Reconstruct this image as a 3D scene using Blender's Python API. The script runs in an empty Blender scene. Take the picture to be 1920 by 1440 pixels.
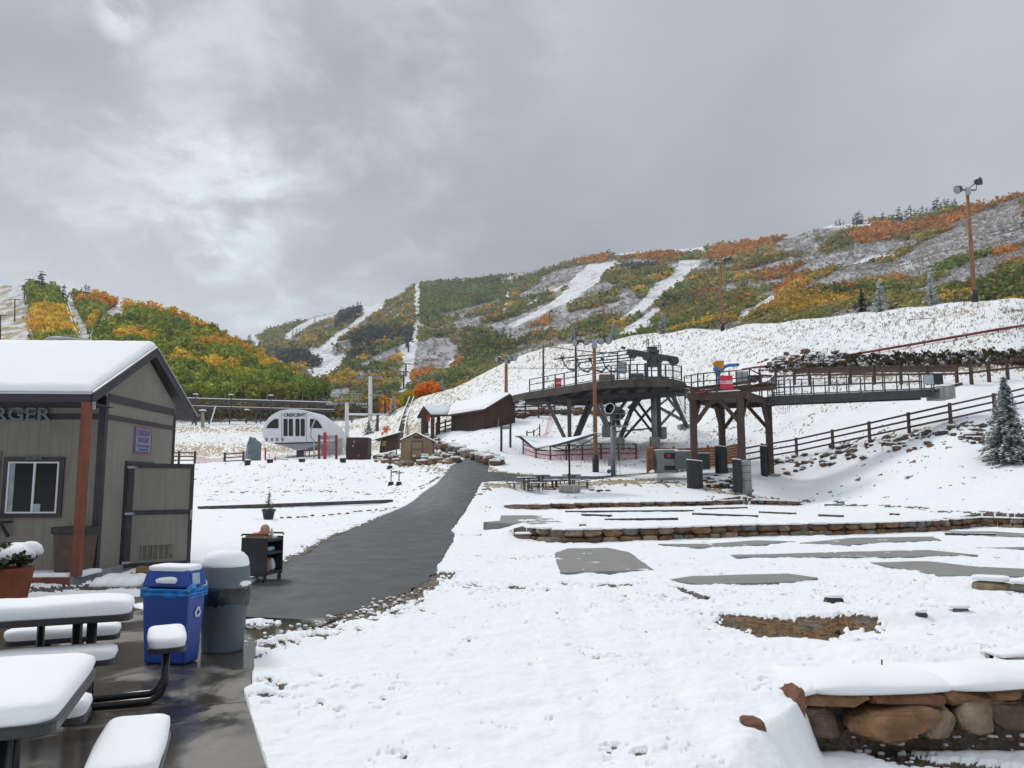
import bpy, bmesh, math, random
import numpy as np
from mathutils import Vector, Matrix
R = math.radians
sc = bpy.context.scene
C = sc.collection
random.seed(7)

# ---------------------------------------------------------------- camera, sky, sun, exposure
CAMH, FPX, PITCH = 1.75, 1500.0, math.atan(180 / 1500)
cd = bpy.data.cameras.new('camera'); cam = bpy.data.objects.new('camera', cd); C.objects.link(cam)
cam.location = (0, 0, CAMH); cam.rotation_euler = (math.pi / 2 + PITCH, 0, 0)
cd.sensor_width = 36; cd.lens = 36 * FPX / 1920; cd.clip_start = 0.1; cd.clip_end = 8000
sc.camera = cam
SUN_EL, SUN_AZ = R(46), R(-38)          # azimuth measured from +Y (the view) towards +X
w = bpy.data.worlds.new('World'); sc.world = w; w.use_nodes = True
nt = w.node_tree; nt.nodes.clear()
def wn(t, **k):
    n = nt.nodes.new(t)
    for a, b in k.items(): setattr(n, a, b)
    return n
def lk(a, b): nt.links.new(a, b)
out = wn('ShaderNodeOutputWorld'); bg = wn('ShaderNodeBackground'); lk(bg.outputs[0], out.inputs[0])
sky = wn('ShaderNodeTexSky', sky_type='NISHITA'); sky.sun_disc = False
sky.sun_elevation = SUN_EL; sky.sun_rotation = SUN_AZ
def wm(op, a, b=None, clamp=False):
    n = wn('ShaderNodeMath', operation=op); n.use_clamp = clamp
    for i, v in enumerate((a, b)):
        if v is None: continue
        if isinstance(v, (int, float)): n.inputs[i].default_value = v
        else: lk(v, n.inputs[i])
    return n.outputs[0]
tc = wn('ShaderNodeTexCoord'); sp = wn('ShaderNodeSeparateXYZ'); lk(tc.outputs['Generated'], sp.inputs[0])
zc = wm('ADD', wm('MAXIMUM', sp.outputs[2], 0.0), 0.42)
cx = wm('DIVIDE', sp.outputs[0], zc); cy = wm('DIVIDE', sp.outputs[1], zc)
cb = wn('ShaderNodeCombineXYZ'); lk(cx, cb.inputs[0]); lk(cy, cb.inputs[1])
def cn(scale, detail, rough, off, dist=0.0):
    n = wn('ShaderNodeTexNoise'); n.inputs['Scale'].default_value = scale; n.inputs['Detail'].default_value = detail
    n.inputs['Roughness'].default_value = rough; n.inputs['Distortion'].default_value = dist
    m = wn('ShaderNodeMapping'); m.inputs['Location'].default_value = off; lk(cb.outputs[0], m.inputs[0]); lk(m.outputs[0], n.inputs[0])
    return n.outputs[0]
def mr(x, a, b, c, d, smooth=True):
    n = wn('ShaderNodeMapRange'); n.interpolation_type = 'SMOOTHSTEP' if smooth else 'LINEAR'
    lk(x, n.inputs[0])
    for i, v in enumerate((a, b, c, d)): n.inputs[i + 1].default_value = v
    return n.outputs[0]
big = cn(0.9, 3, .5, (3.1, 1.7, 0), .3); med = cn(2.4, 7, .58, (7.3, 2.2, 0), .25); fin = cn(7.5, 6, .6, (1.3, 9.2, 0), .2); puf = cn(5.0, 8, .62, (4.3, 5.2, 0), .3)
lum = wm('ADD', wm('MULTIPLY', mr(big, .35, .65, 0, 1), .09), wm('MULTIPLY', mr(med, .3, .72, 0, 1), .07))
lum = wm('ADD', lum, wm('MULTIPLY', fin, .05))
def glow(d, c0, c1, amp):                # a bright rift in the cloud around a sky direction
    v = Vector(d).normalized()
    n = wn('ShaderNodeVectorMath', operation='DOT_PRODUCT'); lk(tc.outputs['Generated'], n.inputs[0]); n.inputs[1].default_value = v
    return wm('MULTIPLY', mr(n.outputs[1], c0, c1, 0, 1), amp)
def pdir(px, py):
    x = (px - 960) / FPX; yv = (720 - py) / FPX
    return (x, math.cos(PITCH) - yv * math.sin(PITCH), math.sin(PITCH) + yv * math.cos(PITCH))
g = wm('ADD', wm('MULTIPLY', glow(pdir(420, 330), .93, 1, .25), mr(puf, .42, .72, 0, 1)), glow(pdir(380, 620), .93, 1, .15))
g = wm('ADD', g, wm('MULTIPLY', glow(pdir(225, 25), .9994, 1, .32), mr(fin, .40, .62, 0, 1)))
g = wm('ADD', g, wm('MULTIPLY', glow(pdir(410, 375), .994, 1, .30), mr(fin, .38, .62, 0, 1)))
g = wm('SUBTRACT', g, wm('ADD', glow(pdir(150, 290), .968, 1, .07), glow(pdir(820, 400), .955, 1, .07)))
g = wm('ADD', g, wm('MULTIPLY', glow(pdir(860, 60), .985, 1, .12), mr(fin, .4, .65, 0, 1)))
lum = wm('ADD', wm('ADD', lum, g), 0.40)
lum = wm('SUBTRACT', lum, glow(pdir(1050, 380), .90, 1, .05))
zen = mr(sp.outputs[2], .56, .95, 1.0, 2.2)       # overcast skies are brightest overhead
beh = mr(sp.outputs[1], .1, -.6, 1.0, 1.0)
lum = wm('MULTIPLY', wm('MULTIPLY', lum, zen), beh)
ccol = wn('ShaderNodeCombineColor'); lk(wm('MULTIPLY', lum, .94), ccol.inputs[0]); lk(wm('MULTIPLY', lum, 1.0), ccol.inputs[1]); lk(wm('MULTIPLY', lum, 1.06), ccol.inputs[2])
skm = wn('ShaderNodeVectorMath', operation='SCALE'); lk(sky.outputs[0], skm.inputs[0]); skm.inputs['Scale'].default_value = .1
mx = wn('ShaderNodeMix', data_type='RGBA'); mx.inputs[0].default_value = .08
lk(ccol.outputs[0], mx.inputs[6]); lk(skm.outputs[0], mx.inputs[7]); lk(mx.outputs[2], bg.inputs[0]); bg.inputs[1].default_value = 1.0
sd = bpy.data.lights.new('sun', 'SUN'); so = bpy.data.objects.new('sun', sd); C.objects.link(so)
sd.energy = 1.5; sd.angle = R(11); sd.color = (1, .96, .90)
sdir = Vector((math.sin(SUN_AZ) * math.cos(SUN_EL), math.cos(SUN_AZ) * math.cos(SUN_EL), math.sin(SUN_EL)))
so.rotation_euler = (-sdir).to_track_quat('-Z', 'Y').to_euler(); so.location = (0, 0, 300)
sc.view_settings.view_transform = 'Standard'; sc.view_settings.look = 'None'
sc.view_settings.exposure = 0.08; sc.view_settings.gamma = 1
sc.cycles.max_bounces = 6; sc.cycles.diffuse_bounces = 3; sc.cycles.transparent_max_bounces = 12

# ---------------------------------------------------------------- geometry of the view
SP, CP = math.sin(PITCH), math.cos(PITCH)
def at(px, py, Y):
    x = (px - 960) / FPX; yv = (720 - py) / FPX
    k = Y / (CP - yv * SP)
    return Vector((x * k, Y, CAMH + (SP + yv * CP) * k))
def proj(X, Y, Z):
    dz = Z - CAMH; f = Y * CP + dz * SP; u = -Y * SP + dz * CP
    return 960 + FPX * X / f, 720 - FPX * u / f
def vnoise(x, y, seed=0):
    xi = np.floor(x).astype(np.int64); yi = np.floor(y).astype(np.int64)
    fx = x - xi; fy = y - yi; fx = fx * fx * (3 - 2 * fx); fy = fy * fy * (3 - 2 * fy)
    def h(a, b):
        n = (a * 374761393 + b * 668265263 + seed * 144266504) & 0x7fffffff
        n = ((n ^ (n >> 13)) * 1274126177) & 0x7fffffff
        return ((n ^ (n >> 16)) & 0xffff) / 65535.0
    a, b, c, d = h(xi, yi), h(xi + 1, yi), h(xi, yi + 1), h(xi + 1, yi + 1)
    return (a * (1 - fx) + b * fx) * (1 - fy) + (c * (1 - fx) + d * fx) * fy
def fbm(x, y, o=4, seed=0, r=.5):
    s = 0; a = 1; t = 0
    for i in range(o):
        s = s + a * vnoise(x * 2 ** i + 17.3 * i, y * 2 ** i - 9.1 * i, seed + i); t += a; a *= r
    return s / t
def sstep(x, a, b):
    t = np.clip((x - a) / (b - a), 0, 1); return t * t * (3 - 2 * t)
def segdist(X, Y, pts):
    """distance from points to a polyline, and the parameter side (positive = above/left)"""
    best = np.full(X.shape, 1e9)
    for (x0, y0), (x1, y1) in zip(pts[:-1], pts[1:]):
        dx, dy = x1 - x0, y1 - y0; L = dx * dx + dy * dy + 1e-12
        t = np.clip(((X - x0) * dx + (Y - y0) * dy) / L, 0, 1)
        d = np.hypot(X - x0 - t * dx, Y - y0 - t * dy); best = np.minimum(best, d)
    return best
def inpoly(X, Y, pts):
    ins = np.zeros(X.shape, bool); n = len(pts); j = n - 1
    for i in range(n):
        xi, yi = pts[i]; xj, yj = pts[j]
        c = ((yi > Y) != (yj > Y)) & (X < (xj - xi) * (Y - yi) / ((yj - yi) if yj != yi else 1e-9) + xi)
        ins ^= c; j = i
    return ins

# ---------------------------------------------------------------- ground heights: profiles along lines of sight outward from the viewer
# each entry: (picture column, [(distance, picture row) or (distance, None, height)])
PROF = [
 (-1400, [(1, None, 0), (20, None, 0), (45, None, .4), (85, 868), (100, 866), (130, 850), (220, 790), (270, 770), (400, 760)]),
 (300, [(1, None, 0), (20, None, 0), (45, None, .3), (58, None, .6), (85, 871), (100, 868), (130, 850), (220, 790), (270, 772), (400, 770)]),
 (500, [(1, None, 0), (20, None, 0), (50, None, .2), (58, None, .6), (85, 867), (100, 866), (130, 845), (220, 788), (270, 772), (400, 775)]),
 (650, [(1, None, 0), (20, None, 0), (50, None, .2), (58, None, .65), (85, 865), (96, 864), (130, 845), (190, 800), (230, 785), (300, 780)]),
 (735, [(1, None, 0), (20, None, 0), (50, 946), (58, 925), (64, 912), (78, 868), (90, 862), (110, 842), (150, 800), (190, 775), (240, 770)]),
 (775, [(1, None, 0), (20, None, 0), (40, 960), (50, 938), (64, 895), (74, 860), (85, 852), (110, 815), (150, 755), (170, 742), (220, 760)]),
 (850, [(1, None, 0), (20, None, 0), (34, 972), (45, 912), (58, 882), (66, 863), (80, 832), (95, 812), (120, 780), (180, 728), (240, 745)]),
 (920, [(1, None, 0), (20, None, 0), (34, 968), (45, 910), (50, 897), (60, 872), (80, 820), (95, 800), (120, 760), (190, 690), (250, 700)]),
 (1000, [(1, None, 0), (20, None, 0), (24, None, .33), (39, None, .38), (42, None, .66), (48, 918), (60, 876), (76, 838), (95, 780), (120, 740), (195, 655), (250, 680)]),
 (1100, [(1, None, 0), (20, None, 0), (24, None, .34), (39, None, .38), (42, None, .66), (48, 918), (56, 884), (66, 858), (82, 800), (110, 740), (190, 635), (240, 655)]),
 (1200, [(1, None, 0), (20, None, 0), (24, None, .34), (39, None, .38), (42, None, .66), (48, 914), (55, 890), (63, 860), (77, 808), (100, 740), (160, 622), (200, 640)]),
 (1300, [(1, None, 0), (20, None, 0), (24, None, .34), (40, None, .38), (43, None, .68), (47, 912), (54, 884), (63, 842), (76, 790), (92, 740), (140, 611), (175, 635)]),
 (1400, [(1, None, 0), (20, None, 0), (25, None, .35), (41, None, .40), (43, None, .68), (47, 918), (50, 892), (57, 850), (66, 790), (80, 710), (115, 603), (145, 625)]),
 (1500, [(1, None, 0), (21, None, 0), (25, None, .36), (44, None, .42), (48, 916), (53, 858), (60, 795), (68, 730), (73, 690), (100, 596), (130, 620)]),
 (1600, [(1, None, 0), (22, None, 0), (26, None, .37), (37, None, .45), (43, 915), (50, 842), (58, 770), (66, 705), (70, 682), (90, 586), (115, 610)]),
 (1700, [(1, None, 0), (22, None, 0), (27, None, .38), (32, None, .45), (39, 910), (48, 818), (55, 752), (62, 704), (66, 674), (84, 575), (110, 605)]),
 (1800, [(1, None, 0), (22, None, 0), (27, None, .38), (31, None, .45), (36, 908), (46, 790), (52, 742), (58, 707), (62, 672), (78, 565), (100, 590)]),
 (1920, [(1, None, 0), (20, None, 0), (26, None, .38), (29, None, .42), (33, 908), (38, 866), (45, 775), (52, 727), (57, 702), (60, 657), (72, 556), (95, 580)]),
 (3300, [(1, None, 0), (16, None, 0), (20, None, .5), (24, 955), (28, 905), (33, 866), (40, 775), (46, 727), (51, 702), (54, 657), (66, 556), (95, 580)]),
]
PXG = np.arange(-1600, 3600, 10.0); LYG = np.linspace(0, math.log(600), 900)
def build_table():
    Yg = np.exp(LYG); cols = []; keys = []
    for px, pr in PROF:
        ys = []; zs = []
        for e in pr:
            ys.append(e[0]); zs.append(e[2] if len(e) > 2 else at(px, e[1], e[0]).z)
        ys.append(700); zs.append(zs[-1])
        cols.append(np.interp(Yg, ys, zs)); keys.append(px)
    cols = np.array(cols); keys = np.array(keys, float)
    T = np.empty((len(PXG), len(LYG)))
    for j in range(len(LYG)): T[:, j] = np.interp(PXG, keys, cols[:, j])
    def blur(A, n, ax):
        k = np.ones(n) / n
        P = np.pad(A, [(n // 2, n // 2) if a == ax else (0, 0) for a in (0, 1)], mode='edge')
        return np.apply_along_axis(lambda v: np.convolve(v, k, 'valid'), ax, P)
    for _ in range(2): T = blur(T, 9, 1); T = blur(T, 5, 0)
    return T
TAB = build_table()
def lookup(px, Y):
    fy = np.clip(np.log(np.maximum(Y, 1)) / LYG[1], 0, len(LYG) - 1.001); fx = np.clip((px - PXG[0]) / 10.0, 0, len(PXG) - 1.001)
    i = fx.astype(int); j = fy.astype(int); a = fx - i; b = fy - j
    return (TAB[i, j] * (1 - a) + TAB[i + 1, j] * a) * (1 - b) + (TAB[i, j + 1] * (1 - a) + TAB[i + 1, j + 1] * a) * b
def flatpt(px, py, z=0.0):               # where a line of sight meets a level height
    x = (px - 960) / FPX; yv = (720 - py) / FPX
    dy = CP - yv * SP; dz = SP + yv * CP; k = (z - CAMH) / dz
    return (x * k, dy * k)
WALL2 = [flatpt(px, py) for px, py in ((975, 1012), (1040, 1020), (1090, 1020), (1250, 1015), (1385, 1009), (1500, 1007), (1640, 1003), (1760, 998), (1840, 990), (1925, 993), (2300, 1010))]
WALL3 = [flatpt(px, py, .37) for px, py in ((945, 957), (1000, 958), (1100, 955), (1200, 953), (1310, 951), (1390, 948), (1440, 949), (1495, 951))]
def wally(W, X): return np.interp(X, [p[0] for p in W], [p[1] for p in W])
PIT_Y = 6.74
def H(X, Y):
    """ground height (bare ground, before snow)"""
    X = np.asarray(X, float); Y = np.asarray(Y, float)
    Yc = np.maximum(Y, .3)
    k = CP + (-CAMH / Yc) * SP * 0
    px = 960 + FPX * X / (Yc * .995)
    z = lookup(px, Yc)
    y2 = wally(WALL2, X); x20 = WALL2[0][0]
    s = sstep(X, x20 - .6, x20 + .1)
    y2 = y2 + .14
    front = (Y < y2) & (Y > y2 - 12)
    z = np.where(front, z * (1 - s), z)
    near2 = (Y >= y2) & (Y < y2 + 5)
    z = np.where(near2, z * (1 - s) + s * np.maximum(z, .34), z)
    y3 = wally(WALL3, X) + .14; s3 = sstep(X, WALL3[0][0] - .5, WALL3[0][0] + .5) * (1 - sstep(X, WALL3[-1][0] - .3, WALL3[-1][0] + .5))
    z = np.where((Y < y3) & (Y > y3 - 8), z * (1 - s3) + s3 * np.minimum(z, .39), z)
    z = np.where((Y >= y3) & (Y < y3 + 3), z * (1 - s3) + s3 * np.maximum(z, .62), z)
    # sunken bed in front of the near boulder wall
    pit = sstep(X, 1.75 + (Y - 5.9) * .8, 2.3 + (Y - 5.9) * .2) * (1 - sstep(Y, PIT_Y - .02, PIT_Y + .02)) * sstep(Y, 3.2, 4.6)
    z = z - .42 * pit
    # hollow with bark mulch
    hx, hy = flatpt(1510, 1180)
    z = z - .16 * np.exp(-(((X - hx) / 1.0) ** 2 + ((Y - hy) / .6) ** 2) ** 1.5)
    # low berm behind the hollow and one to its right
    z = z + .10 * np.exp(-((Y - 9.95 - .05 * X) / .35) ** 2) * sstep(X, 2.4, 3.0) * (1 - sstep(X, 6.2, 7))
    z = z + .10 * np.exp(-((Y - 8.0) / .5) ** 2) * sstep(X, 2.9, 3.6)
    return z
def h1(x, y): return float(H(np.array([x]), np.array([y]))[0])
def hit(px, py, y0=2.0, y1=260.0):
    """first meeting of a line of sight with the ground"""
    x = (px - 960) / FPX; yv = (720 - py) / FPX
    dx = x / (CP - yv * SP); dz = (SP + yv * CP) / (CP - yv * SP)
    Y = np.exp(np.linspace(math.log(y0), math.log(y1), 6000))
    d = CAMH + dz * Y - H(dx * Y, Y)
    k = np.argmax(d < 0)
    if not (d < 0).any(): k = len(Y) - 1
    return Vector((dx * Y[k], Y[k], float(H(dx * Y[k], Y[k]))))
def grd(px, Y, py=800):
    """ground point in a picture column at a distance"""
    X = at(px, py, Y).x; z = h1(X, Y)
    for _ in range(3):
        yy = proj(X, Y, z)[1]; X = at(px, yy, Y).x; z = h1(X, Y)
    return Vector((X, Y, z))
def hxy(px, py): v = hit(px, py); return (v.x, v.y)

# ---------------------------------------------------------------- materials
MATS = {}
class NB:
    def __init__(s, name):
        m = bpy.data.materials.new(name); m.use_nodes = True; s.m = m; s.t = m.node_tree
        s.b = s.t.nodes['Principled BSDF']
    def n(s, t, **k):
        n = s.t.nodes.new(t)
        for a, b in k.items(): setattr(n, a, b)
        return n
    def l(s, a, b): s.t.links.new(a, b)
    def noise(s, scale, detail=4, rough=.55, coord=None, dist=0, out=0):
        n = s.n('ShaderNodeTexNoise'); n.inputs['Scale'].default_value = scale; n.inputs['Detail'].default_value = detail
        n.inputs['Roughness'].default_value = rough; n.inputs['Distortion'].default_value = dist
        if coord is None: coord = s.obj()
        s.l(coord, n.inputs[0]); return n.outputs[out]
    def obj(s):
        if not hasattr(s, '_o'): s._o = s.n('ShaderNodeTexCoord')
        return s._o.outputs['Object']
    def geo(s):
        if not hasattr(s, '_g'): s._g = s.n('ShaderNodeNewGeometry')
        return s._g
    def math(s, op, a, b=None, clamp=False):
        n = s.n('ShaderNodeMath', operation=op); n.use_clamp = clamp
        for i, v in enumerate((a, b)):
            if v is None: continue
            if isinstance(v, (int, float)): n.inputs[i].default_value = v
            else: s.l(v, n.inputs[i])
        return n.outputs[0]
    def rng(s, x, a, b, c=0, d=1):
        n = s.n('ShaderNodeMapRange'); n.interpolation_type = 'SMOOTHSTEP'; s.l(x, n.inputs[0])
        for i, v in enumerate((a, b, c, d)): n.inputs[i + 1].default_value = v
        return n.outputs[0]
    def mix(s, f, a, b):
        n = s.n('ShaderNodeMix', data_type='RGBA')
        for i, v in ((0, f), (6, a), (7, b)):
            if isinstance(v, (int, float)): n.inputs[i].default_value = v
            elif isinstance(v, (tuple, list)): n.inputs[i].default_value = (*v[:3], 1)
            else: s.l(v, n.inputs[i])
        return n.outputs[2]
    def bump(s, h, strength=.3, dist=.02):
        n = s.n('ShaderNodeBump'); n.inputs['Strength'].default_value = strength; n.inputs['Distance'].default_value = dist
        s.l(h, n.inputs['Height']); s.l(n.outputs[0], s.b.inputs['Normal'])
    def attr(s, name, out='Color'):
        n = s.n('ShaderNodeAttribute'); n.attribute_name = name; return n.outputs[out]
    def set(s, **k):
        for a, v in k.items():
            i = s.b.inputs[a.replace('_', ' ')]
            if isinstance(v, (int, float)): i.default_value = v
            elif isinstance(v, (tuple, list)): i.default_value = (*v[:3], 1)
            else: s.l(v, i)
SNOW = (.86, .88, .91)
def M(name, col=None, rough=.6, var=.18, scale=6, bump=.25, bscale=40, metal=0, snow=0, bdist=.01, streak=None, dark=None, spec=None):
    """varied surface: base colour with noise, wear, bump and optional snow lying on upward faces"""
    if name in MATS: return MATS[name]
    b = NB(name)
    f = b.noise(scale, 6, .6)
    lo = tuple(c * (1 - var) for c in col); hi = tuple(min(1, c * (1 + var)) for c in col)
    c = b.mix(b.rng(f, .3, .7), lo, hi)
    if streak:
        mp = b.n('ShaderNodeMapping'); mp.inputs['Scale'].default_value = streak; b.l(b.obj(), mp.inputs[0])
        g = b.noise(1, 5, .6, coord=mp.outputs[0]); c = b.mix(b.rng(g, .35, .75, 0, .75), c, dark or tuple(v * .55 for v in col))
    if snow:
        sx = b.n('ShaderNodeSeparateXYZ'); b.l(b.geo().outputs['Normal'], sx.inputs[0])
        s = b.math('ADD', sx.outputs[2], b.math('MULTIPLY', b.math('SUBTRACT', b.noise(9, 4), .5), .9))
        k = b.rng(s, 1.0 - snow, 1.0 - snow + .08)
        c = b.mix(k, c, SNOW)
    b.set(Base_Color=c, Roughness=rough, Metallic=metal)
    if spec is not None: b.set(Specular_IOR_Level=spec)
    if bump: b.bump(b.noise(bscale, 4), bump, bdist)
    MATS[name] = b.m; return b.m
def snow_mat():
    if 'snow' in MATS: return MATS['snow']
    b = NB('snow'); c = b.mix(b.noise(3, 3), (.84, .865, .90), (.89, .90, .92))
    b.set(Base_Color=c, Roughness=.75, Specular_IOR_Level=.25)
    h = b.math('ADD', b.noise(28, 4), b.math('MULTIPLY', b.noise(220, 2), .35)); b.bump(h, .35, .02)
    MATS['snow'] = b.m; return b.m

# ---------------------------------------------------------------- object helpers
def tag(o, label=None, cat=None, group=None, kind=None):
    if label: o['label'] = label
    if cat: o['category'] = cat
    if group: o['group'] = group
    if kind: o['kind'] = kind
    return o
def thing(name, label, cat, loc=(0, 0, 0), rz=0, group=None):
    o = bpy.data.objects.new(name, None); C.objects.link(o); o.empty_display_size = .2
    o.location = loc; o.rotation_euler = (0, 0, rz)
    return tag(o, label, cat, group)
def npmesh(name, V, F, mat=None, smooth=False, parent=None, cols=None, uvcol='col'):
    """V (n,3), F (m,k) arrays -> linked object"""
    me = bpy.data.meshes.new(name); V = np.asarray(V, np.float32); F = np.asarray(F, np.int32)
    me.vertices.add(len(V)); me.vertices.foreach_set('co', V.ravel())
    k = F.shape[1]; me.loops.add(F.size); me.loops.foreach_set('vertex_index', F.ravel())
    me.polygons.add(len(F)); me.polygons.foreach_set('loop_start', np.arange(0, F.size, k, dtype=np.int32))
    me.polygons.foreach_set('loop_total', np.full(len(F), k, np.int32))
    if smooth: me.polygons.foreach_set('use_smooth', np.ones(len(F), bool))
    if cols is not None:
        dom = 'POINT' if len(cols) == len(V) else 'FACE'
        if dom == 'POINT': a = me.color_attributes.new(uvcol, 'FLOAT_COLOR', 'POINT')
        else:
            a = me.attributes.new(uvcol, 'FLOAT_COLOR', 'FACE')
        a.data.foreach_set('color', np.asarray(cols, np.float32).ravel())
    me.update(calc_edges=True); me.validate()
    if mat: me.materials.append(mat)
    o = bpy.data.objects.new(name, me); C.objects.link(o)
    if parent is not None: o.parent = parent
    return o
class MB:
    """collects shapes (in world or local space) into one mesh"""
    def __init__(s): s.bm = bmesh.new(); s.mats = []; s.cur = 0
    def mat(s, m):
        if m not in s.mats: s.mats.append(m)
        s.cur = s.mats.index(m); return s
    def _new(s, fs, smooth=False):
        for f in fs: f.material_index = s.cur; f.smooth = smooth
    def hexa(s, p):                          # 8 corners: bottom ring 0-3, top ring 4-7
        v = [s.bm.verts.new(q) for q in p]
        fs = [s.bm.faces.new([v[i] for i in q]) for q in ((3, 2, 1, 0), (4, 5, 6, 7), (0, 1, 5, 4), (1, 2, 6, 5), (2, 3, 7, 6), (3, 0, 4, 7))]
        s._new(fs); return s
    def box(s, c, d, rz=0, M4=None):
        x, y, z = d[0] / 2, d[1] / 2, d[2] / 2; m = Matrix.Rotation(rz, 3, 'Z'); c = Vector(c)
        P = [(-x, -y, -z), (x, -y, -z), (x, y, -z), (-x, y, -z), (-x, -y, z), (x, -y, z), (x, y, z), (-x, y, z)]
        return s.hexa([c + m @ Vector(q) for q in P])
    def b2(s, a, b):                         # box from two corners
        a, b = Vector(a), Vector(b); return s.box((a + b) / 2, (abs(b.x - a.x), abs(b.y - a.y), abs(b.z - a.z)))
    def bar(s, p, q, w, h=None, up=(0, 0, 1)):   # rectangular beam
        p, q = Vector(p), Vector(q); h = h or w; d = (q - p)
        if d.length < 1e-6: return s
        d.normalize(); u = Vector(up)
        if abs(d.dot(u)) > .98: u = Vector((0, 1, 0))
        r = d.cross(u).normalized() * (w / 2); u = r.cross(d).normalized() * (h / 2)
        return s.hexa([p - r - u, p + r - u, q + r - u, q - r - u, p - r + u, p + r + u, q + r + u, q - r + u])
    def ring(s, c, ax, r, n):
        ax = Vector(ax).normalized(); t = Vector((0, 0, 1)) if abs(ax.z) < .9 else Vector((1, 0, 0))
        a = ax.cross(t).normalized(); b = ax.cross(a)
        return [s.bm.verts.new(Vector(c) + (a * math.cos(2 * math.pi * i / n) + b * math.sin(2 * math.pi * i / n)) * r) for i in range(n)]
    def tube(s, pts, r, n=8, cap=True, smooth=True):
        pts = [Vector(p) for p in pts]; rs = r if isinstance(r, (list, tuple)) else [r] * len(pts); prev = None; f = []
        for i, p in enumerate(pts):
            d = (pts[min(i + 1, len(pts) - 1)] - pts[max(i - 1, 0)])
            if d.length < 1e-7: d = Vector((0, 0, 1))
            d.normalize()
            if prev is None:
                t = Vector((0, 0, 1)) if abs(d.z) < .9 else Vector((1, 0, 0)); a = d.cross(t).normalized()
            else: a = (a - d * a.dot(d)).normalized()
            b = d.cross(a)
            cur = [s.bm.verts.new(p + (a * math.cos(2 * math.pi * j / n) + b * math.sin(2 * math.pi * j / n)) * rs[i]) for j in range(n)]
            if prev: f += [s.bm.faces.new((prev[j], prev[(j + 1) % n], cur[(j + 1) % n], cur[j])) for j in range(n)]
            elif cap: s._new([s.bm.faces.new(cur[::-1])])
            prev = cur
        if cap: s._new([s.bm.faces.new(prev)])
        s._new(f, smooth); return s
    def lathe(s, c, prof, n=24, smooth=True, M3=None):   # prof: [(r,z)...]
        c = Vector(c); prev = None; f = []
        for r, z in prof:
            cur = []
            for j in range(n):
                a = 2 * math.pi * j / n; v = Vector((r * math.cos(a), r * math.sin(a), z))
                if M3: v = M3 @ v
                cur.append(s.bm.verts.new(c + v))
            if prev: f += [s.bm.faces.new((prev[j], prev[(j + 1) % n], cur[(j + 1) % n], cur[j])) for j in range(n)]
            else: s._new([s.bm.faces.new(cur[::-1])])
            prev = cur
        s._new([s.bm.faces.new(prev)]); s._new(f, smooth); return s
    def prism(s, pts, z0, z1):               # polygon in plan, extruded (z may be lists)
        a = [s.bm.verts.new((p[0], p[1], z0[i] if isinstance(z0, (list, tuple)) else z0)) for i, p in enumerate(pts)]
        b = [s.bm.verts.new((p[0], p[1], z1[i] if isinstance(z1, (list, tuple)) else z1)) for i, p in enumerate(pts)]
        n = len(pts); fs = [s.bm.faces.new(a[::-1]), s.bm.faces.new(b)] + [s.bm.faces.new((a[i], a[(i + 1) % n], b[(i + 1) % n], b[i])) for i in range(n)]
        s._new(fs); return s
    def slab(s, pts, d):                     # polygon of 3D points, thickened by vector d
        d = Vector(d); a = [s.bm.verts.new(Vector(p)) for p in pts]; b = [s.bm.verts.new(Vector(p) + d) for p in pts]; n = len(pts)
        fs = [s.bm.faces.new(a[::-1]), s.bm.faces.new(b)] + [s.bm.faces.new((a[i], a[(i + 1) % n], b[(i + 1) % n], b[i])) for i in range(n)]
        s._new(fs); return s
    def pad(s, pts, z, t, over=.01, seed=0, lump=.15, zf=None):
        """soft pillow of snow over a convex outline (pts in plan)"""
        n0 = len(pts); P = []
        for i in range(n0):                  # densify and round corners
            a, b = Vector(pts[i][:2]), Vector(pts[(i + 1) % n0][:2]); L = (b - a).length; k = max(2, int(L / (t * 1.2)))
            k = min(k, 24)
            for j in range(k): P.append(a.lerp(b, j / k))
        for _ in range(2): P = [(P[i - 1] + P[i] * 2 + P[(i + 1) % len(P)]) / 4 for i in range(len(P))]
        c = sum(P, Vector((0, 0))) / len(P); rnd = random.Random(seed); ph = [rnd.uniform(0, 6.28) for _ in range(4)]
        size = max((p - c).length for p in P)
        rings = [(0.0, -over * .2, 0, 1), (0, over, .45, 1), (0, over * .6, .75, 1), (.35 * t, 0, .93, .2), (.9 * t, 0, 1.0, .42)]
        prev = None; F = []
        def zz(p, h):
            l = 1 + lump * (math.sin(p.x * 7.1 + ph[0]) * math.sin(p.y * 6.3 + ph[1]) * .6 + math.sin(p.x * 17 + p.y * 11 + ph[2]) * .3)
            return (zf(p.x, p.y) if zf else z) + h * t * l
        def row(fn, h):
            r = []
            for p in P:
                q = fn(p); r.append(s.bm.verts.new((q.x, q.y, zz(q, h))))
            return r
        for ins, ov, h, cap in rings:
            f = lambda p, ins=ins, ov=ov, cap=cap: p + (p - c).normalized() * (ov - min(ins, (p - c).length * cap))
            cur = row(f, h)
            if prev: F += [s.bm.faces.new((prev[j], prev[(j + 1) % len(P)], cur[(j + 1) % len(P)], cur[j])) for j in range(len(P))]
            prev = cur
        k0 = 1.0
        for k in (.45, .22):
            cur = row(lambda p: c + (p - c) * k0 * k, 1.03)
            F += [s.bm.faces.new((prev[j], prev[(j + 1) % len(P)], cur[(j + 1) % len(P)], cur[j])) for j in range(len(P))]; prev = cur
        cv = s.bm.verts.new((c.x, c.y, zz(c, 1.05)))
        F += [s.bm.faces.new((prev[j], prev[(j + 1) % len(P)], cv)) for j in range(len(P))]
        s._new(F, True); return s
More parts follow.
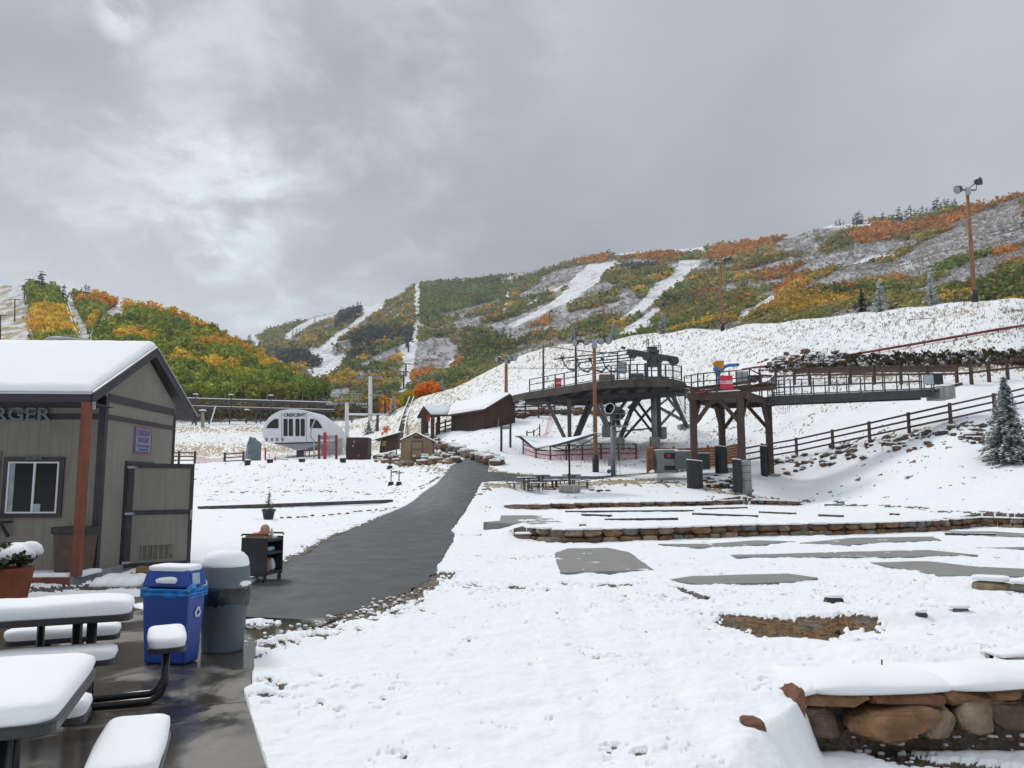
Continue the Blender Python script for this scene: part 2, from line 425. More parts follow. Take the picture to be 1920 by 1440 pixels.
    def build(s, name, mat=None, parent=None, bevel=0, world=True, smooth=None):
        """world=True: shapes were given in world space, rebased to the parent's origin"""
        me = bpy.data.meshes.new(name)
        bmesh.ops.recalc_face_normals(s.bm, faces=s.bm.faces)
        if parent is not None and world:
            mw = Matrix.Translation(parent_origin(parent)).inverted()
            s.bm.transform(mw)
        s.bm.to_mesh(me); s.bm.free()
        if s.mats:
            for m in s.mats: me.materials.append(m)
        elif mat: me.materials.append(mat)
        o = bpy.data.objects.new(name, me); C.objects.link(o)
        if parent is not None: o.parent = parent
        if bevel:
            m = o.modifiers.new('bevel', 'BEVEL'); m.width = bevel; m.segments = 2; m.limit_method = 'ANGLE'; m.angle_limit = R(40)
        return o
def parent_origin(p):
    v = Vector((0, 0, 0))
    while p is not None: v += Vector(p.location); p = p.parent
    return v
def copy_tree(o, parent=None):
    c = o.copy(); C.objects.link(c)
    if parent is not None: c.parent = parent
    for ch in [x for x in bpy.data.objects if x.parent == o]: copy_tree(ch, c)
    return c
def text(name, body, size, mat, parent, M4, depth=.004, bold=0, sx=1.0, align='CENTER'):
    """lettering as mesh; M4 places it (text lies in its local XY plane)"""
    cu = bpy.data.curves.new(name, 'FONT'); cu.body = body; cu.size = size; cu.extrude = depth; cu.align_x = align; cu.align_y = 'CENTER'; cu.offset = bold
    to = bpy.data.objects.new(name, cu); C.objects.link(to)
    bpy.context.view_layer.update()
    me = bpy.data.meshes.new_from_object(to.evaluated_get(bpy.context.evaluated_depsgraph_get()))
    bpy.data.objects.remove(to); me.transform(M4 @ Matrix.Diagonal((sx, 1, 1, 1)))
    me.materials.clear(); me.materials.append(mat)
    if parent is not None: me.transform(Matrix.Translation(-parent_origin(parent)))
    me.name = name; o = bpy.data.objects.new(name, me); C.objects.link(o)
    if parent is not None: o.parent = parent
    return o
def face_mat(origin, right, up=(0, 0, 1)):
    r = Vector(right).normalized(); u = Vector(up); u = (u - r * u.dot(r)).normalized(); n = r.cross(u)
    return Matrix(((r.x, u.x, n.x, origin[0]), (r.y, u.y, n.y, origin[1]), (r.z, u.z, n.z, origin[2]), (0, 0, 0, 1)))
def struct(o, name=None): o['kind'] = 'structure'; return o
# ================================================================ GROUND
def nrs(*p): return [hxy(*q) for q in p]
PATH_L = [(330, 1168), (380, 1142), (440, 1108), (500, 1078), (560, 1046), (620, 1010), (690, 980), (738, 958), (790, 926), (820, 906), (834, 890), (846, 874), (868, 862), (872, 859), (850, 853), (826, 842), (812, 836), (790, 826)]
PATH_R = [(560, 1172), (620, 1158), (690, 1140), (740, 1120), (800, 1092), (818, 1075), (835, 1045), (853, 1012), (848, 996), (862, 972), (892, 928), (903, 906), (912, 888), (917, 874), (912, 866), (890, 857), (858, 842), (815, 822)]
def resample(pts, n):
    P = np.array(pts, float); d = np.r_[0, np.cumsum(np.hypot(*(P[1:] - P[:-1]).T))]; t = np.linspace(0, d[-1], n)
    return np.c_[np.interp(t, d, P[:, 0]), np.interp(t, d, P[:, 1])]
WL = np.array([hxy(*p) for p in PATH_L]); WR = np.array([hxy(*p) for p in PATH_R])
def between(A, B, n):                    # paired resampling keeps the cross-sections matched
    k = len(A); t = np.linspace(0, k - 1, n); i = np.arange(k)
    return np.c_[np.interp(t, i, A[:, 0]), np.interp(t, i, A[:, 1])], np.c_[np.interp(t, i, B[:, 0]), np.interp(t, i, B[:, 1])]
PL, PR = between(WL, WR, 420)
jt = np.arange(420)
PL = PL + ((fbm(jt * .21, jt * 0 + 3.3, 3, 5) - .5) * .22)[:, None] * np.array([[1, .2]])
PR = PR + ((fbm(jt * .23, jt * 0 + 8.3, 3, 6) - .5) * .26)[:, None] * np.array([[1, .2]])
BR_T = nrs((900, 884), (960, 888), (1040, 893), (1120, 893), (1200, 887), (1300, 880))
BR_B = nrs((900, 906), (960, 904), (1040, 902), (1120, 899), (1200, 890), (1300, 883))
PATHPOLY = [tuple(p) for p in PL[::6]] + [tuple(p) for p in PR[::-6]]
BRPOLY = [tuple(p) for p in BR_T] + [tuple(p) for p in BR_B[::-1]]
PATIO = [flatpt(600, 1720), flatpt(497, 1440), flatpt(456, 1301), flatpt(470, 1290), flatpt(481, 1204), flatpt(420, 1190), flatpt(360, 1165), flatpt(240, 1140), flatpt(60, 1128), flatpt(-500, 1125), flatpt(-900, 1720)]
HUT = [(-14.5, 13.6), (-7.2, 13.6), (-7.55, 19.0), (-14.5, 19.0)]
# strips where the snow is thin: (line in picture columns/rows, half-width m, strength, tan)
STRIPS = [
 (nrs((470, 1190), (560, 1178), (640, 1156), (700, 1138), (760, 1112), (815, 1082)), .46, 1.05, 0),
 (nrs((500, 1215), (600, 1195), (700, 1165), (810, 1115), (870, 1100)), .38, .46, 0),
 (nrs((500, 1080), (560, 1050), (620, 1014), (690, 984), (740, 965)), .36, .95, 0),
 (nrs((540, 1060), (640, 1010), (740, 968)), .9, .38, 0),
 (nrs((820, 1095), (900, 1108), (960, 1112)), .45, .48, 0),
 (nrs((905, 1110), (960, 1106), (1010, 1110)), .3, .66, 0),
 (nrs((1070, 1098), (1120, 1104), (1180, 1100), (1230, 1098)), .26, .60, 0),
 (nrs((900, 1045), (960, 1050), (1010, 1048)), .45, .50, 0),
 (nrs((900, 1005), (930, 1002), (970, 1004)), .5, .46, 0),
 (nrs((1265, 1105), (1300, 1117), (1318, 1126)), .12, .85, 0),
 (nrs((1330, 1098), (1400, 1103), (1460, 1100)), .14, .50, 0),
 (nrs((1100, 1125), (1200, 1150), (1300, 1165), (1370, 1172)), .10, .36, 0),
 (nrs((1395, 1165), (1450, 1180), (1520, 1192)), .30, .95, 2),
 (nrs((1480, 1185), (1560, 1174), (1605, 1168)), .24, .95, 2),
 (nrs((1540, 1205), (1600, 1208), (1655, 1205)), .10, .8, 0),
 (nrs((475, 1240), (500, 1230)), .1, .6, 0), (nrs((485, 1275), (520, 1290), (545, 1300)), .12, .50, 0), (nrs((490, 1310), (520, 1312)), .12, .5, 0),
 (nrs((560, 1262), (600, 1272)), .05, .45, 0),
 (nrs((1610, 1415), (1700, 1432), (1820, 1450), (1950, 1470)), .16, .85, 0),
 (nrs((1770, 1375), (1850, 1385), (1930, 1385)), .12, .80, 0),
 (nrs((905, 876), (925, 885), (960, 889), (1000, 892)), .7, .85, 1),
 (nrs((920, 912), (1000, 910), (1100, 908), (1200, 902)), 1.0, .85, 1),
 (nrs((1150, 905), (1240, 906), (1300, 912), (1360, 922)), 1.0, .62, 1),
 (nrs((1300, 917), (1400, 930), (1500, 940), (1650, 950), (1780, 962), (1925, 974)), .45, .50, 0),
 (nrs((1560, 945), (1700, 955), (1925, 966)), .25, .50, 0),
 (nrs((1290, 908), (1330, 915), (1400, 920)), .6, .60, 0),
 (nrs((885, 935), (905, 925), (925, 915)), .4, .42, 0),
 (nrs((770, 868), (810, 874), (850, 884)), 1.0, .55, 1),
 (nrs((775, 920), (800, 908), (828, 893)), .6, .65, 0),
 (nrs((690, 928), (740, 925), (780, 920)), .5, .42, 0),
 (nrs((400, 924), (560, 921), (740, 921)), .5, .40, 0), (nrs((400, 938), (460, 940)), .5, .5, 0),
 (nrs((460, 975), (560, 972), (700, 962), (745, 950)), .35, .38, 0),
 (nrs((440, 1000), (560, 995), (640, 985)), 1.2, .26, 0),
 (nrs((60, 1108), (150, 1106), (260, 1100), (300, 1085)), .55, .75, 0), (nrs((100, 1130), (250, 1130), (300, 1120)), .45, .85, 0),
 (nrs((1600, 825), (1700, 812), (1800, 800), (1860, 812)), 1.0, .42, 0),
 (nrs((1450, 870), (1560, 850), (1680, 822)), .5, .44, 0),
 (nrs((820, 775), (1000, 770), (1130, 765)), 3.5, .36, 0),
 (nrs((1480, 692), (1600, 700), (1760, 700), (1930, 690)), 1.6, .55, 1),
 (nrs((790, 845), (840, 852), (870, 850)), .7, .45, 0),
 (nrs((820, 840), (870, 850), (915, 866)), .7, .40, 0),
]
def bare_at(X, Y, Z):
    bare = np.where(Y < 20, .11, .05); tan = np.zeros(X.shape); bark = np.zeros(X.shape)
    px, py = proj(X, Y, Z)
    for pts, wd, st, tn in STRIPS:
        x0 = min(p[0] for p in pts) - 4 * wd; x1 = max(p[0] for p in pts) + 4 * wd; y0 = min(p[1] for p in pts) - 4 * wd; y1 = max(p[1] for p in pts) + 4 * wd
        m = (X > x0) & (X < x1) & (Y > y0) & (Y < y1)
        if not m.any(): continue
        d = segdist(X[m], Y[m], pts); g = st * 1.12 * np.exp(-(d / wd) ** 2 * .8)
        b = bare[m]; t = tan[m]; t = np.where((g > b) & (tn == 1), g, t); bark[m] = np.maximum(bark[m], g) if tn == 2 else bark[m]; bare[m] = np.maximum(b, g); tan[m] = t
    # open slopes with dry grass poking through
    slope = sstep(Y, 45, 62) * sstep(X / Y, -.02, .06)
    gr = fbm(X / 6, Y / 6, 3, 31)
    bare = np.maximum(bare, slope * (.0 + .17 * gr)); tan = np.maximum(tan, slope * (.35 + .5 * sstep(gr, .4, .7)))
    top = sstep(Y, 110, 170) * sstep(X / Y, -.14, -.05)
    bare = np.maximum(bare, top * (.25 + .2 * gr)); tan = np.maximum(tan, top)
    lef = sstep(Y, 96, 112) * (1 - sstep(X / Y, -.10, -.04))
    bd = .5 + .5 * np.sin(Y * .11 + 4 * fbm(X / 30, Y / 30, 2, 3) + X * .02)
    bare = np.where(lef > 0, np.maximum(bare, lef * (.12 + .55 * bd ** 1.5)), bare); tan = np.maximum(tan, lef)
    lk_ = sstep(Y, 100, 130) * sstep(X / Y, -.2, -.13) * (1 - sstep(X / Y, -.08, -.04))
    bare = np.maximum(bare, lk_ * (.32 + .25 * gr)); tan = np.maximum(tan, lk_)
    field = (X / Y < -.05) & (Y > 24) & (Y < 92)
    bare = np.where(field, np.maximum(bare, -.02 + .22 * fbm(X / 5, Y / 2, 3, 12)), bare)
    fl2 = (X > 0) & (Y > 10) & (Y < 30)
    bare = np.where(fl2, np.maximum(bare, .06 + .20 * fbm(X / 2, Y / 2, 3, 19)), bare)
    return np.clip(bare, 0, 1), np.clip(tan, 0, 1), bark
def ground():
    cp = np.r_[np.arange(-2400, -40, 40), np.arange(-40, 1961, 2.0), np.arange(2000, 4300, 40)]
    ys = [1.2]
    while ys[-1] < 320:
        y = ys[-1]; ys.append(y * (1.03 if y < 4.0 else 1.0048 if y < 120 else 1.012))
    ys = np.array(ys); A = (cp - 960) / FPX * .995
    Y, AA = np.meshgrid(ys, A, indexing='ij'); X = AA * Y
    Z = H(X, Y)
    bare, tan, bark = bare_at(X, Y, Z)
    inp = inpoly(X, Y, PATHPOLY) | inpoly(X, Y, BRPOLY)
    ind = inpoly(X, Y, PATIO) | inpoly(X, Y, HUT)
    far = sstep(Y, 14, 40)
    n = .42 * fbm(X * 7, Y * 7, 3, 1) + .33 * fbm(X * 1.7, Y * 1.7, 3, 2) + .25 * vnoise(X * 24, Y * 24, 3)
    nf = .5 * fbm(X * 2.2, Y * 1.1, 3, 4) + .5 * vnoise(X * 7, Y * 3.0, 7)
    nh = .35 * fbm(X * 1.2, Y * .8, 2, 14) + .65 * vnoise(X * 9, Y * 4.5, 17); sl = sstep(Y, 45, 62) * sstep(X / Y, -.02, .06); nf = nf * (1 - sl) + nh * sl
    n = n * (1 - far) + nf * far
    n = (n - .5) * 2.0 + .55
    cover = sstep(n - bare, -.015, .035 + .16 * sl)
    soil = (abs(Y - wally(WALL2, X) - .14) < .16) & (X > WALL2[0][0] - .2) | (abs(Y - wally(WALL3, X) - .14) < .2) & (X > WALL3[0][0]) & (X < WALL3[-1][0] + .4) | (abs(Y - PIT_Y) < .12) & (X > 2.2)
    cover = np.where(soil, 0, cover); tan = np.where(soil, 0, tan)
    lump = (fbm(X * 9, Y * 9, 2, 21) - .5)
    soft = (fbm(X * 2.3, Y * 3.1, 2, 22) - .5)
    edge = sstep(n - bare, 0, .12)
    trk = np.exp(-((X - (.35 + .05 * Y)) / .12) ** 2) + np.exp(-((X - (.95 + .06 * Y)) / .14) ** 2)
    near = 1 - sstep(Y, 25, 60)
    Z = Z + cover * (.02 + .028 * edge) + near * cover * (.030 * lump + .060 * soft - .020 * trk) + (1 - cover) * near * .02 * (vnoise(X * 38, Y * 38, 9) - .5)
    Z = np.where(ind | inp, H(X, Y) - .10, Z); cover = np.where(inp, 0, cover)
    farv = sstep(Y, 40, 80)
    Z = Z + farv * (fbm(X * .35, Y * .35, 4, 41) - .5) * .5
    n0, n1 = X.shape
    idx = np.arange(n0 * n1).reshape(n0, n1)
    F = np.stack([idx[:-1, :-1], idx[:-1, 1:], idx[1:, 1:], idx[1:, :-1]], -1).reshape(-1, 4)
    col = np.stack([cover, tan, bark, np.ones_like(X)], -1).reshape(-1, 4)
    b = NB('snowy_ground')
    at_ = b.n('ShaderNodeAttribute'); at_.attribute_name = 'col'; s3 = b.n('ShaderNodeSeparateColor'); b.l(at_.outputs['Color'], s3.inputs[0])
    pos = b.geo().outputs['Position']
    vor = b.n('ShaderNodeTexVoronoi'); vor.inputs['Scale'].default_value = 26; b.l(pos, vor.inputs['Vector'])
    hs = b.n('ShaderNodeSeparateColor'); b.l(vor.outputs['Color'], hs.inputs[0])
    gravel = b.mix(hs.outputs[0], (.055, .042, .032), (.20, .155, .115)); gravel = b.mix(b.math('MULTIPLY', hs.outputs[1], .4), gravel, (.16, .15, .145))
    gravel = b.mix(b.rng(b.noise(1.3, 4, coord=pos), .4, .65, 0, .6), gravel, (.06, .045, .03))
    grass = b.mix(b.noise(5, 5, coord=pos), (.27, .22, .135), (.50, .41, .26))
    barkc = b.mix(hs.outputs[0], (.05, .03, .015), (.24, .135, .05)); gravel = b.mix(b.math('MULTIPLY', s3.outputs[2], b.rng(b.noise(2.2, 4, coord=pos), .42, .5)), gravel, barkc)
    c = b.mix(s3.outputs[1], gravel, grass)
    cov = b.rng(b.math('ADD', s3.outputs[0], b.math('MULTIPLY', b.math('SUBTRACT', b.noise(60, 3, coord=pos), .5), .5)), .35, .6)
    sn = b.mix(b.noise(.8, 3, coord=pos), (.83, .855, .895), (.885, .90, .92))
    sn = b.mix(b.math('MULTIPLY', b.math('MULTIPLY', s3.outputs[1], b.rng(b.noise(.55, 6, .7, coord=pos), .35, .7)), .42), sn, (.52, .44, .32))
    c = b.mix(cov, c, sn); b.set(Base_Color=c, Roughness=b.math('ADD', b.math('MULTIPLY', cov, .05), .7), Specular_IOR_Level=.25)
    hh = b.math('ADD', b.math('MULTIPLY', b.noise(16, 5, coord=pos), .9), b.math('MULTIPLY', b.noise(90, 3, coord=pos), .3)); b.bump(hh, .55, .03)
    o = npmesh('snowy_ground', np.stack([X, Y, Z], -1).reshape(-1, 3), F, b.m, True, cols=col); struct(o)
    # level ground reaching the horizon all round, below everything
    m = MB(); s = 7000
    for (xa, ya, xb, yb) in ((-s, -s, s, 1.1), ):
        v = [m.bm.verts.new(p) for p in ((xa, ya, -.35), (xb, ya, -.35), (xb, yb, -.35), (xa, yb, -.35))]; m.bm.faces.new(v)
    v = [m.bm.verts.new(p) for p in ((-s, 1.1, -1.2), (s, 1.1, -1.2), (s, s, -1.2), (-s, s, -1.2))]; m.bm.faces.new(v)
    struct(m.build('ground_sheet', snow_mat()))
ground()

def ribbon(name, A, B, nc, mat, lift):
    t = np.linspace(0, 1, nc); X = A[:, 0:1] * (1 - t) + B[:, 0:1] * t; Y = A[:, 1:2] * (1 - t) + B[:, 1:2] * t
    Z = H(X, Y) + lift + .012 * np.sin(t * math.pi)[None]; n0, n1 = X.shape; idx = np.arange(n0 * n1).reshape(n0, n1)
    F = np.stack([idx[:-1, :-1], idx[:-1, 1:], idx[1:, 1:], idx[1:, :-1]], -1).reshape(-1, 4)
    return npmesh(name, np.stack([X, Y, Z], -1).reshape(-1, 3), F, mat, True)
def asphalt():
    b = NB('asphalt'); pos = b.geo().outputs['Position']
    n1 = b.noise(1.1, 5, coord=pos); mp = b.n('ShaderNodeMapping'); mp.inputs['Scale'].default_value = (1.2, .9, 1); b.l(pos, mp.inputs[0])
    n2 = b.noise(1.4, 5, coord=mp.outputs[0])
    c = b.mix(b.rng(n1, .35, .7), (.018, .021, .026), (.040, .044, .050)); c = b.mix(b.rng(n2, .45, .8, 0, .3), c, (.072, .074, .078))
    b.set(Base_Color=c, Roughness=b.rng(n2, .3, .7, .34, .72), Specular_IOR_Level=.5)
    h = b.noise(140, 3, coord=pos); b.bump(h, .5, .006); return b.m
ASPH = asphalt()
struct(ribbon('asphalt_path', PL, PR, 14, ASPH, .004))
bt, bb = between(np.array(BR_T), np.array(BR_B), 60)
struct(ribbon('asphalt_side_path', bt, bb, 6, ASPH, -.002))
def concrete(name='concrete', wet=False, col=(.23, .225, .215)):
    if name in MATS: return MATS[name]
    b = NB(name); pos = b.geo().outputs['Position']
    c = b.mix(b.noise(2.2, 6, coord=pos), tuple(v * .78 for v in col), tuple(v * 1.18 for v in col))
    c = b.mix(b.rng(b.noise(14, 5, coord=pos), .5, .7, 0, .35), c, tuple(v * .6 for v in col))
    rough = .8
    if wet:
        k = b.rng(b.noise(.75, 4, .6, coord=pos, dist=.6), .36, .52)
        c = b.mix(k, c, (.055, .048, .040)); c = b.mix(b.rng(b.noise(.4, 3, coord=pos), .5, .75, 0, .5), c, (.045, .03, .017)); rough = b.rng(k, 0, 1, .70, .16)
        mp = b.n('ShaderNodeMapping'); mp.inputs['Scale'].default_value = (6, 90, 1); b.l(pos, mp.inputs[0])
        h = b.math('ADD', b.noise(1, 3, coord=mp.outputs[0]), b.noise(60, 3, coord=pos)); b.bump(h, .12, .004)
    else: b.bump(b.noise(80, 4, coord=pos), .3, .005)
    b.set(Base_Color=c, Roughness=rough); MATS[name] = b.m; return b.m
m = MB(); m.prism(PATIO, -.14, .022); struct(m.build('concrete_patio', concrete('wet_concrete', True, (.20, .185, .16))))
m = MB()
for a, b_ in ((flatpt(378, 1287), flatpt(463, 1263)), (flatpt(100, 1345), flatpt(462, 1322))):
    m.bar((a[0], a[1], .0225), (b_[0], b_[1], .0225), .012, .004)
struct(m.build('patio_joint', M('joint', (.05, .045, .04))))
b = NB('water'); b.set(Base_Color=(.012, .011, .009), Roughness=.03, Specular_IOR_Level=.6); b.bump(b.noise(3, 2), .03, .01)
m = MB(); m.prism([flatpt(*p) for p in ((385, 1150), (450, 1158), (560, 1163), (640, 1160), (600, 1176), (560, 1188), (520, 1196), (484, 1203), (420, 1196), (360, 1172))], .001, .016)
struct(m.build('puddle_water', b.m))

# ================================================================ FAR HILLS
def hillgrid(keys, cp, ns, relief, rs, seed, back=3):
    K = np.array(keys, float); s = np.linspace(-.12, 1, ns)
    bY, bp, cY, cpy = [np.interp(cp, K[:, 0], K[:, i]) for i in (1, 2, 3, 4)]
    Yv = bY[:, None] * (cY / bY)[:, None] ** s[None]; PY = bp[:, None] * (1 - s) + cpy[:, None] * s
    x = (cp[:, None] - 960) / FPX; yv = (720 - PY) / FPX; k = Yv / (CP - yv * SP)
    X = x * k; Z = CAMH + (SP + yv * CP) * k
    ed = np.clip(s, 0, 1) * (1 - np.clip(s, 0, 1)) * 4
    Z = Z + (fbm(X / rs, Yv / rs, 4, seed) - .5) * relief * ed[None]
    Z = Z + (fbm(X / (rs * .12), Yv / (rs * .12), 3, seed + 9) - .5) * relief * .08
    return X, Yv, Z, s
def hillmesh(name, X, Y, Z, mat, cols):
    # a far side, so the hill has a back
    Xb = np.stack([X[:, -1] * (1 + .10 * i) for i in (1, 3)], 1); Yb = np.stack([Y[:, -1] * (1 + .10 * i) for i in (1, 3)], 1)
    Zb = np.stack([Z[:, -1] - (Z[:, -1] - 5) * f for f in (.25, 1.05)], 1)
    X2 = np.c_[X, Xb]; Y2 = np.c_[Y, Yb]; Z2 = np.c_[Z, Zb]; n0, n1 = X2.shape
    idx = np.arange(n0 * n1).reshape(n0, n1); F = np.stack([idx[:-1, :-1], idx[1:, :-1], idx[1:, 1:], idx[:-1, 1:]], -1).reshape(-1, 4)
    cc = np.concatenate([cols, np.repeat(cols[:, -1:], 2, 1)], 1).reshape(-1, 4)
    return struct(npmesh(name, np.stack([X2, Y2, Z2], -1).reshape(-1, 3), F, mat, True, cols=cc))
def poly(o, sc_, *p): return [(o[0] + x / sc_, o[1] + y / sc_) for x, y in p]
A5 = ((460, 480), 3.556); A1 = ((1000, 380), 3.84); A2 = ((1400, 300), 3.692)
SNOWRUN = [poly(*A5, (230, 555), (350, 460), (440, 420), (600, 380), (650, 372), (600, 395), (500, 425), (440, 450), (390, 490), (300, 550)),
 poly(*A5, (785, 310), (935, 278), (930, 340), (850, 390), (760, 445), (700, 510), (640, 550), (590, 600), (570, 640), (600, 672), (690, 640), (660, 705), (640, 740), (580, 780), (520, 805), (460, 815), (390, 750), (490, 735), (490, 690), (410, 640), (470, 620), (530, 580), (600, 520), (690, 465), (740, 425), (775, 400)),
 poly(*A5, (1130, 180), (1170, 176), (1167, 300), (1163, 430), (1160, 520), (1145, 575), (1130, 700), (1115, 760), (1100, 860), (1092, 990), (1018, 990), (1028, 850), (1034, 720), (1044, 590), (1108, 560), (1120, 400), (1122, 290)),
 poly(*A5, (960, 440), (1020, 388), (1080, 336), (1088, 340), (1030, 390), (972, 442)),
 poly(*A5, (1758, 130), (1776, 135), (1765, 230), (1742, 385), (1706, 390), (1730, 310), (1750, 200)),
 poly(*A5, (1320, 780), (1330, 740), (1400, 660), (1415, 660), (1370, 740), (1345, 785)),
 poly(*A1, (400, 445), (545, 430), (655, 432), (500, 515), (475, 570), (350, 655), (300, 705), (180, 745), (60, 805), (-140, 900), (-180, 880), (0, 790), (100, 735), (200, 665), (250, 600), (280, 550), (340, 500)),
 poly(*A1, (-60, 740), (150, 620), (210, 592), (205, 620), (100, 665), (-60, 760)),
 poly(*A1, (1050, 412), (1200, 412), (1195, 450), (1130, 490), (1085, 550), (1000, 620), (930, 670), (870, 725), (800, 780), (690, 815), (620, 860), (605, 850), (720, 770), (800, 670), (880, 580), (980, 540), (1040, 450)),
 poly(*A1, (860, 762), (945, 750), (870, 825), (820, 885), (720, 945), (590, 955), (700, 880), (800, 812)),
 poly(*A1, (1430, 850), (1560, 765), (1700, 675), (1820, 638), (1700, 722), (1600, 782), (1480, 850)),
 poly(*A1, (500, 372), (640, 345), (920, 328), (1110, 305), (1250, 305), (1245, 350), (1120, 350), (900, 345), (650, 378)),
 poly(*A2, (480, 470), (560, 440), (900, 432), (870, 455), (640, 470)), poly(*A2, (700, 735), (860, 665), (1045, 645), (1040, 662), (880, 690)), poly(*A2, (1030, 735), (1140, 700), (1140, 712), (1040, 745)),
 [(478, 632), (470, 640), (480, 650), (490, 640)]]
GREY = [poly(*A2, (150, 665), (250, 560), (350, 490), (480, 440), (900, 435), (700, 500), (500, 560), (510, 660)), poly(*A2, (680, 650), (900, 555), (1200, 555), (1180, 600), (800, 700), (700, 720)),
 poly(*A2, (420, 880), (650, 740), (1000, 720), (1250, 560), (1550, 430), (1900, 250), (1960, 560), (1500, 690), (1200, 760), (1000, 830), (640, 900)),
 poly(*A1, (560, 440), (700, 405), (930, 400), (920, 450), (700, 470)), poly(*A1, (-160, 700), (200, 480), (400, 440), (300, 560), (200, 640), (0, 700)), poly(*A1, (130, 820), (250, 780), (330, 860), (250, 910), (140, 890)),
 poly(*A1, (590, 640), (690, 600), (760, 700), (700, 760), (600, 700)), poly(*A5, (740, 720), (1040, 580), (1040, 680), (900, 720), (760, 760)), poly(*A5, (1130, 560), (1350, 550), (1440, 620), (1320, 760), (1180, 860), (1100, 870), (1120, 740)),
 poly(*A5, (1300, 400), (1700, 290), (1700, 330), (1500, 400), (1330, 440)), poly(*A5, (1560, 470), (1920, 380), (1960, 430), (1650, 520)), poly(*A5, (610, 850), (760, 760), (860, 760), (700, 860))]
ORANGE = [poly(*A2, (690, 560), (760, 500), (900, 440), (1050, 470), (1300, 425), (1440, 380), (1500, 320), (1700, 290), (1960, 180), (1960, 240), (1700, 330), (1500, 410), (1300, 490), (1050, 550), (790, 585)), poly(*A1, (270, 440), (380, 385), (640, 385), (1000, 350), (1050, 380), (1000, 430), (700, 390), (560, 405), (420, 440), (300, 450)),
 poly(*A1, (1260, 350), (1500, 290), (1800, 250), (1700, 320), (1500, 400), (1350, 440), (1270, 400)), poly(*A2, (270, 830), (440, 780), (450, 810), (330, 860), (300, 900)), poly(*A1, (1150, 660), (1250, 650), (1240, 680), (1160, 685)), poly(*A1, (870, 680), (930, 665), (910, 710)),
 poly(*A5, (1360, 720), (1420, 690), (1440, 740), (1380, 760)), poly(*A5, (1110, 800), (1240, 760), (1250, 780), (1120, 840)), poly(*A2, (660, 900), (760, 880), (770, 910), (680, 925)), poly(*A2, (1700, 660), (1860, 600), (1850, 630), (1720, 680))]
YELLOW = [poly(*A2, (-150, 1130), (20, 1070), (140, 1000), (230, 920), (340, 900), (390, 970), (250, 1040), (40, 1100)), poly(*A5, (760, 620), (860, 575), (960, 565), (950, 590), (800, 640)), poly(*A5, (370, 560), (480, 545), (480, 580), (390, 600)), poly(*A5, (520, 830), (700, 790), (760, 820), (560, 860)), poly(*A1, (560, 870), (700, 860), (640, 900), (560, 910)), poly(*A2, (1350, 980), (1560, 930), (1600, 960), (1380, 1000))]
DARK = [poly(*A5, (595, 480), (620, 380), (720, 320), (785, 310), (780, 360), (700, 460), (610, 500)), poly(*A5, (680, 560), (860, 480), (1110, 500), (1110, 570), (900, 590), (740, 620)), poly(*A5, (170, 640), (300, 650), (490, 640), (500, 745), (350, 740), (230, 700)), poly(*A5, (670, 700), (700, 640), (900, 600), (860, 650), (700, 720)),
 poly(*A1, (500, 500), (700, 470), (900, 460), (880, 480), (650, 500))]
GREEN = [poly(*A5, (1440, 720), (1470, 560), (1600, 520), (1800, 580), (1800, 610), (1640, 700), (1500, 780)), poly(*A5, (1170, 220), (1400, 160), (1700, 130), (1700, 290), (1500, 380), (1200, 480), (1160, 400)), poly(*A2, (1280, 770), (1560, 640), (1760, 560), (1920, 545), (1800, 610), (1560, 710), (1360, 790)), poly(*A5, (1240, 870), (1440, 740), (1450, 800), (1340, 860))]
def inany(px, py, L):
    r = np.zeros(px.shape, bool)
    for p in L: r |= inpoly(px, py, p)
    return r
MK = [(-200, 430, 790, 1500, 700), (300, 430, 790, 1500, 690), (440, 420, 785, 1500, 650), (475, 420, 785, 1500, 640), (500, 400, 780, 1450, 620), (540, 400, 775, 1400, 609), (600, 380, 775, 1400, 591), (660, 360, 775, 1400, 580), (720, 350, 775, 1350, 567), (785, 320, 775, 1300, 531), (870, 300, 770, 1300, 527), (950, 290, 760, 1300, 518), (1000, 280, 740, 1250, 508), (1080, 270, 710, 1250, 490), (1130, 260, 700, 1200, 479), (1200, 250, 680, 1150, 472), (1290, 240, 665, 1100, 466), (1400, 220, 655, 1000, 456), (1480, 210, 650, 950, 447), (1560, 200, 645, 850, 422), (1700, 190, 635, 800, 413), (1780, 180, 625, 760, 396), (1850, 175, 620, 720, 386), (1920, 165, 615, 680, 365), (2100, 160, 600, 600, 330), (3300, 150, 600, 500, 250)]
cpm = np.r_[np.arange(-200, 420, 40), np.arange(420, 1960, 3.0), np.arange(1980, 3300, 40)]
MX, MY, MZ, MS = hillgrid(MK, cpm, 260, 36, 190, 51)
def classify(px, py, X, Y):
    q = fbm(X / 60, Y / 60, 3, 71); r = fbm(X / 22, Y / 22, 2, 72)
    jx = (fbm(X / 25, Y / 40, 3, 73) - .5) * 14; jy = (fbm(X / 25, Y / 40, 3, 74) - .5) * 9
    px2, py2 = px + jx, py + jy
    k = np.full(px.shape, 0)                         # 0 olive, 1 grey, 2 snow, 3 orange, 4 yellow, 5 dark, 6 green
    k = np.where(q > .60, 6, k); k = np.where((q < .44) | (r < .33), 1, k); k = np.where((q > .50) & (r > .66), 4, k); k = np.where((q > .42) & (q < .48) & (r > .6) & (px > 1000), 3, k)
    for L, v in ((GREEN, 6), (GREY, 1), (ORANGE, 3), (YELLOW, 4), (DARK, 5)): k = np.where(inany(px2, py2, L), v, k)
    k = np.where(inany(px + jx * .25, py + jy * .25, SNOWRUN), 2, k)
    return k
mpx, mpy = proj(MX, MY, MZ); MKL = classify(mpx, mpy, MX, MY)
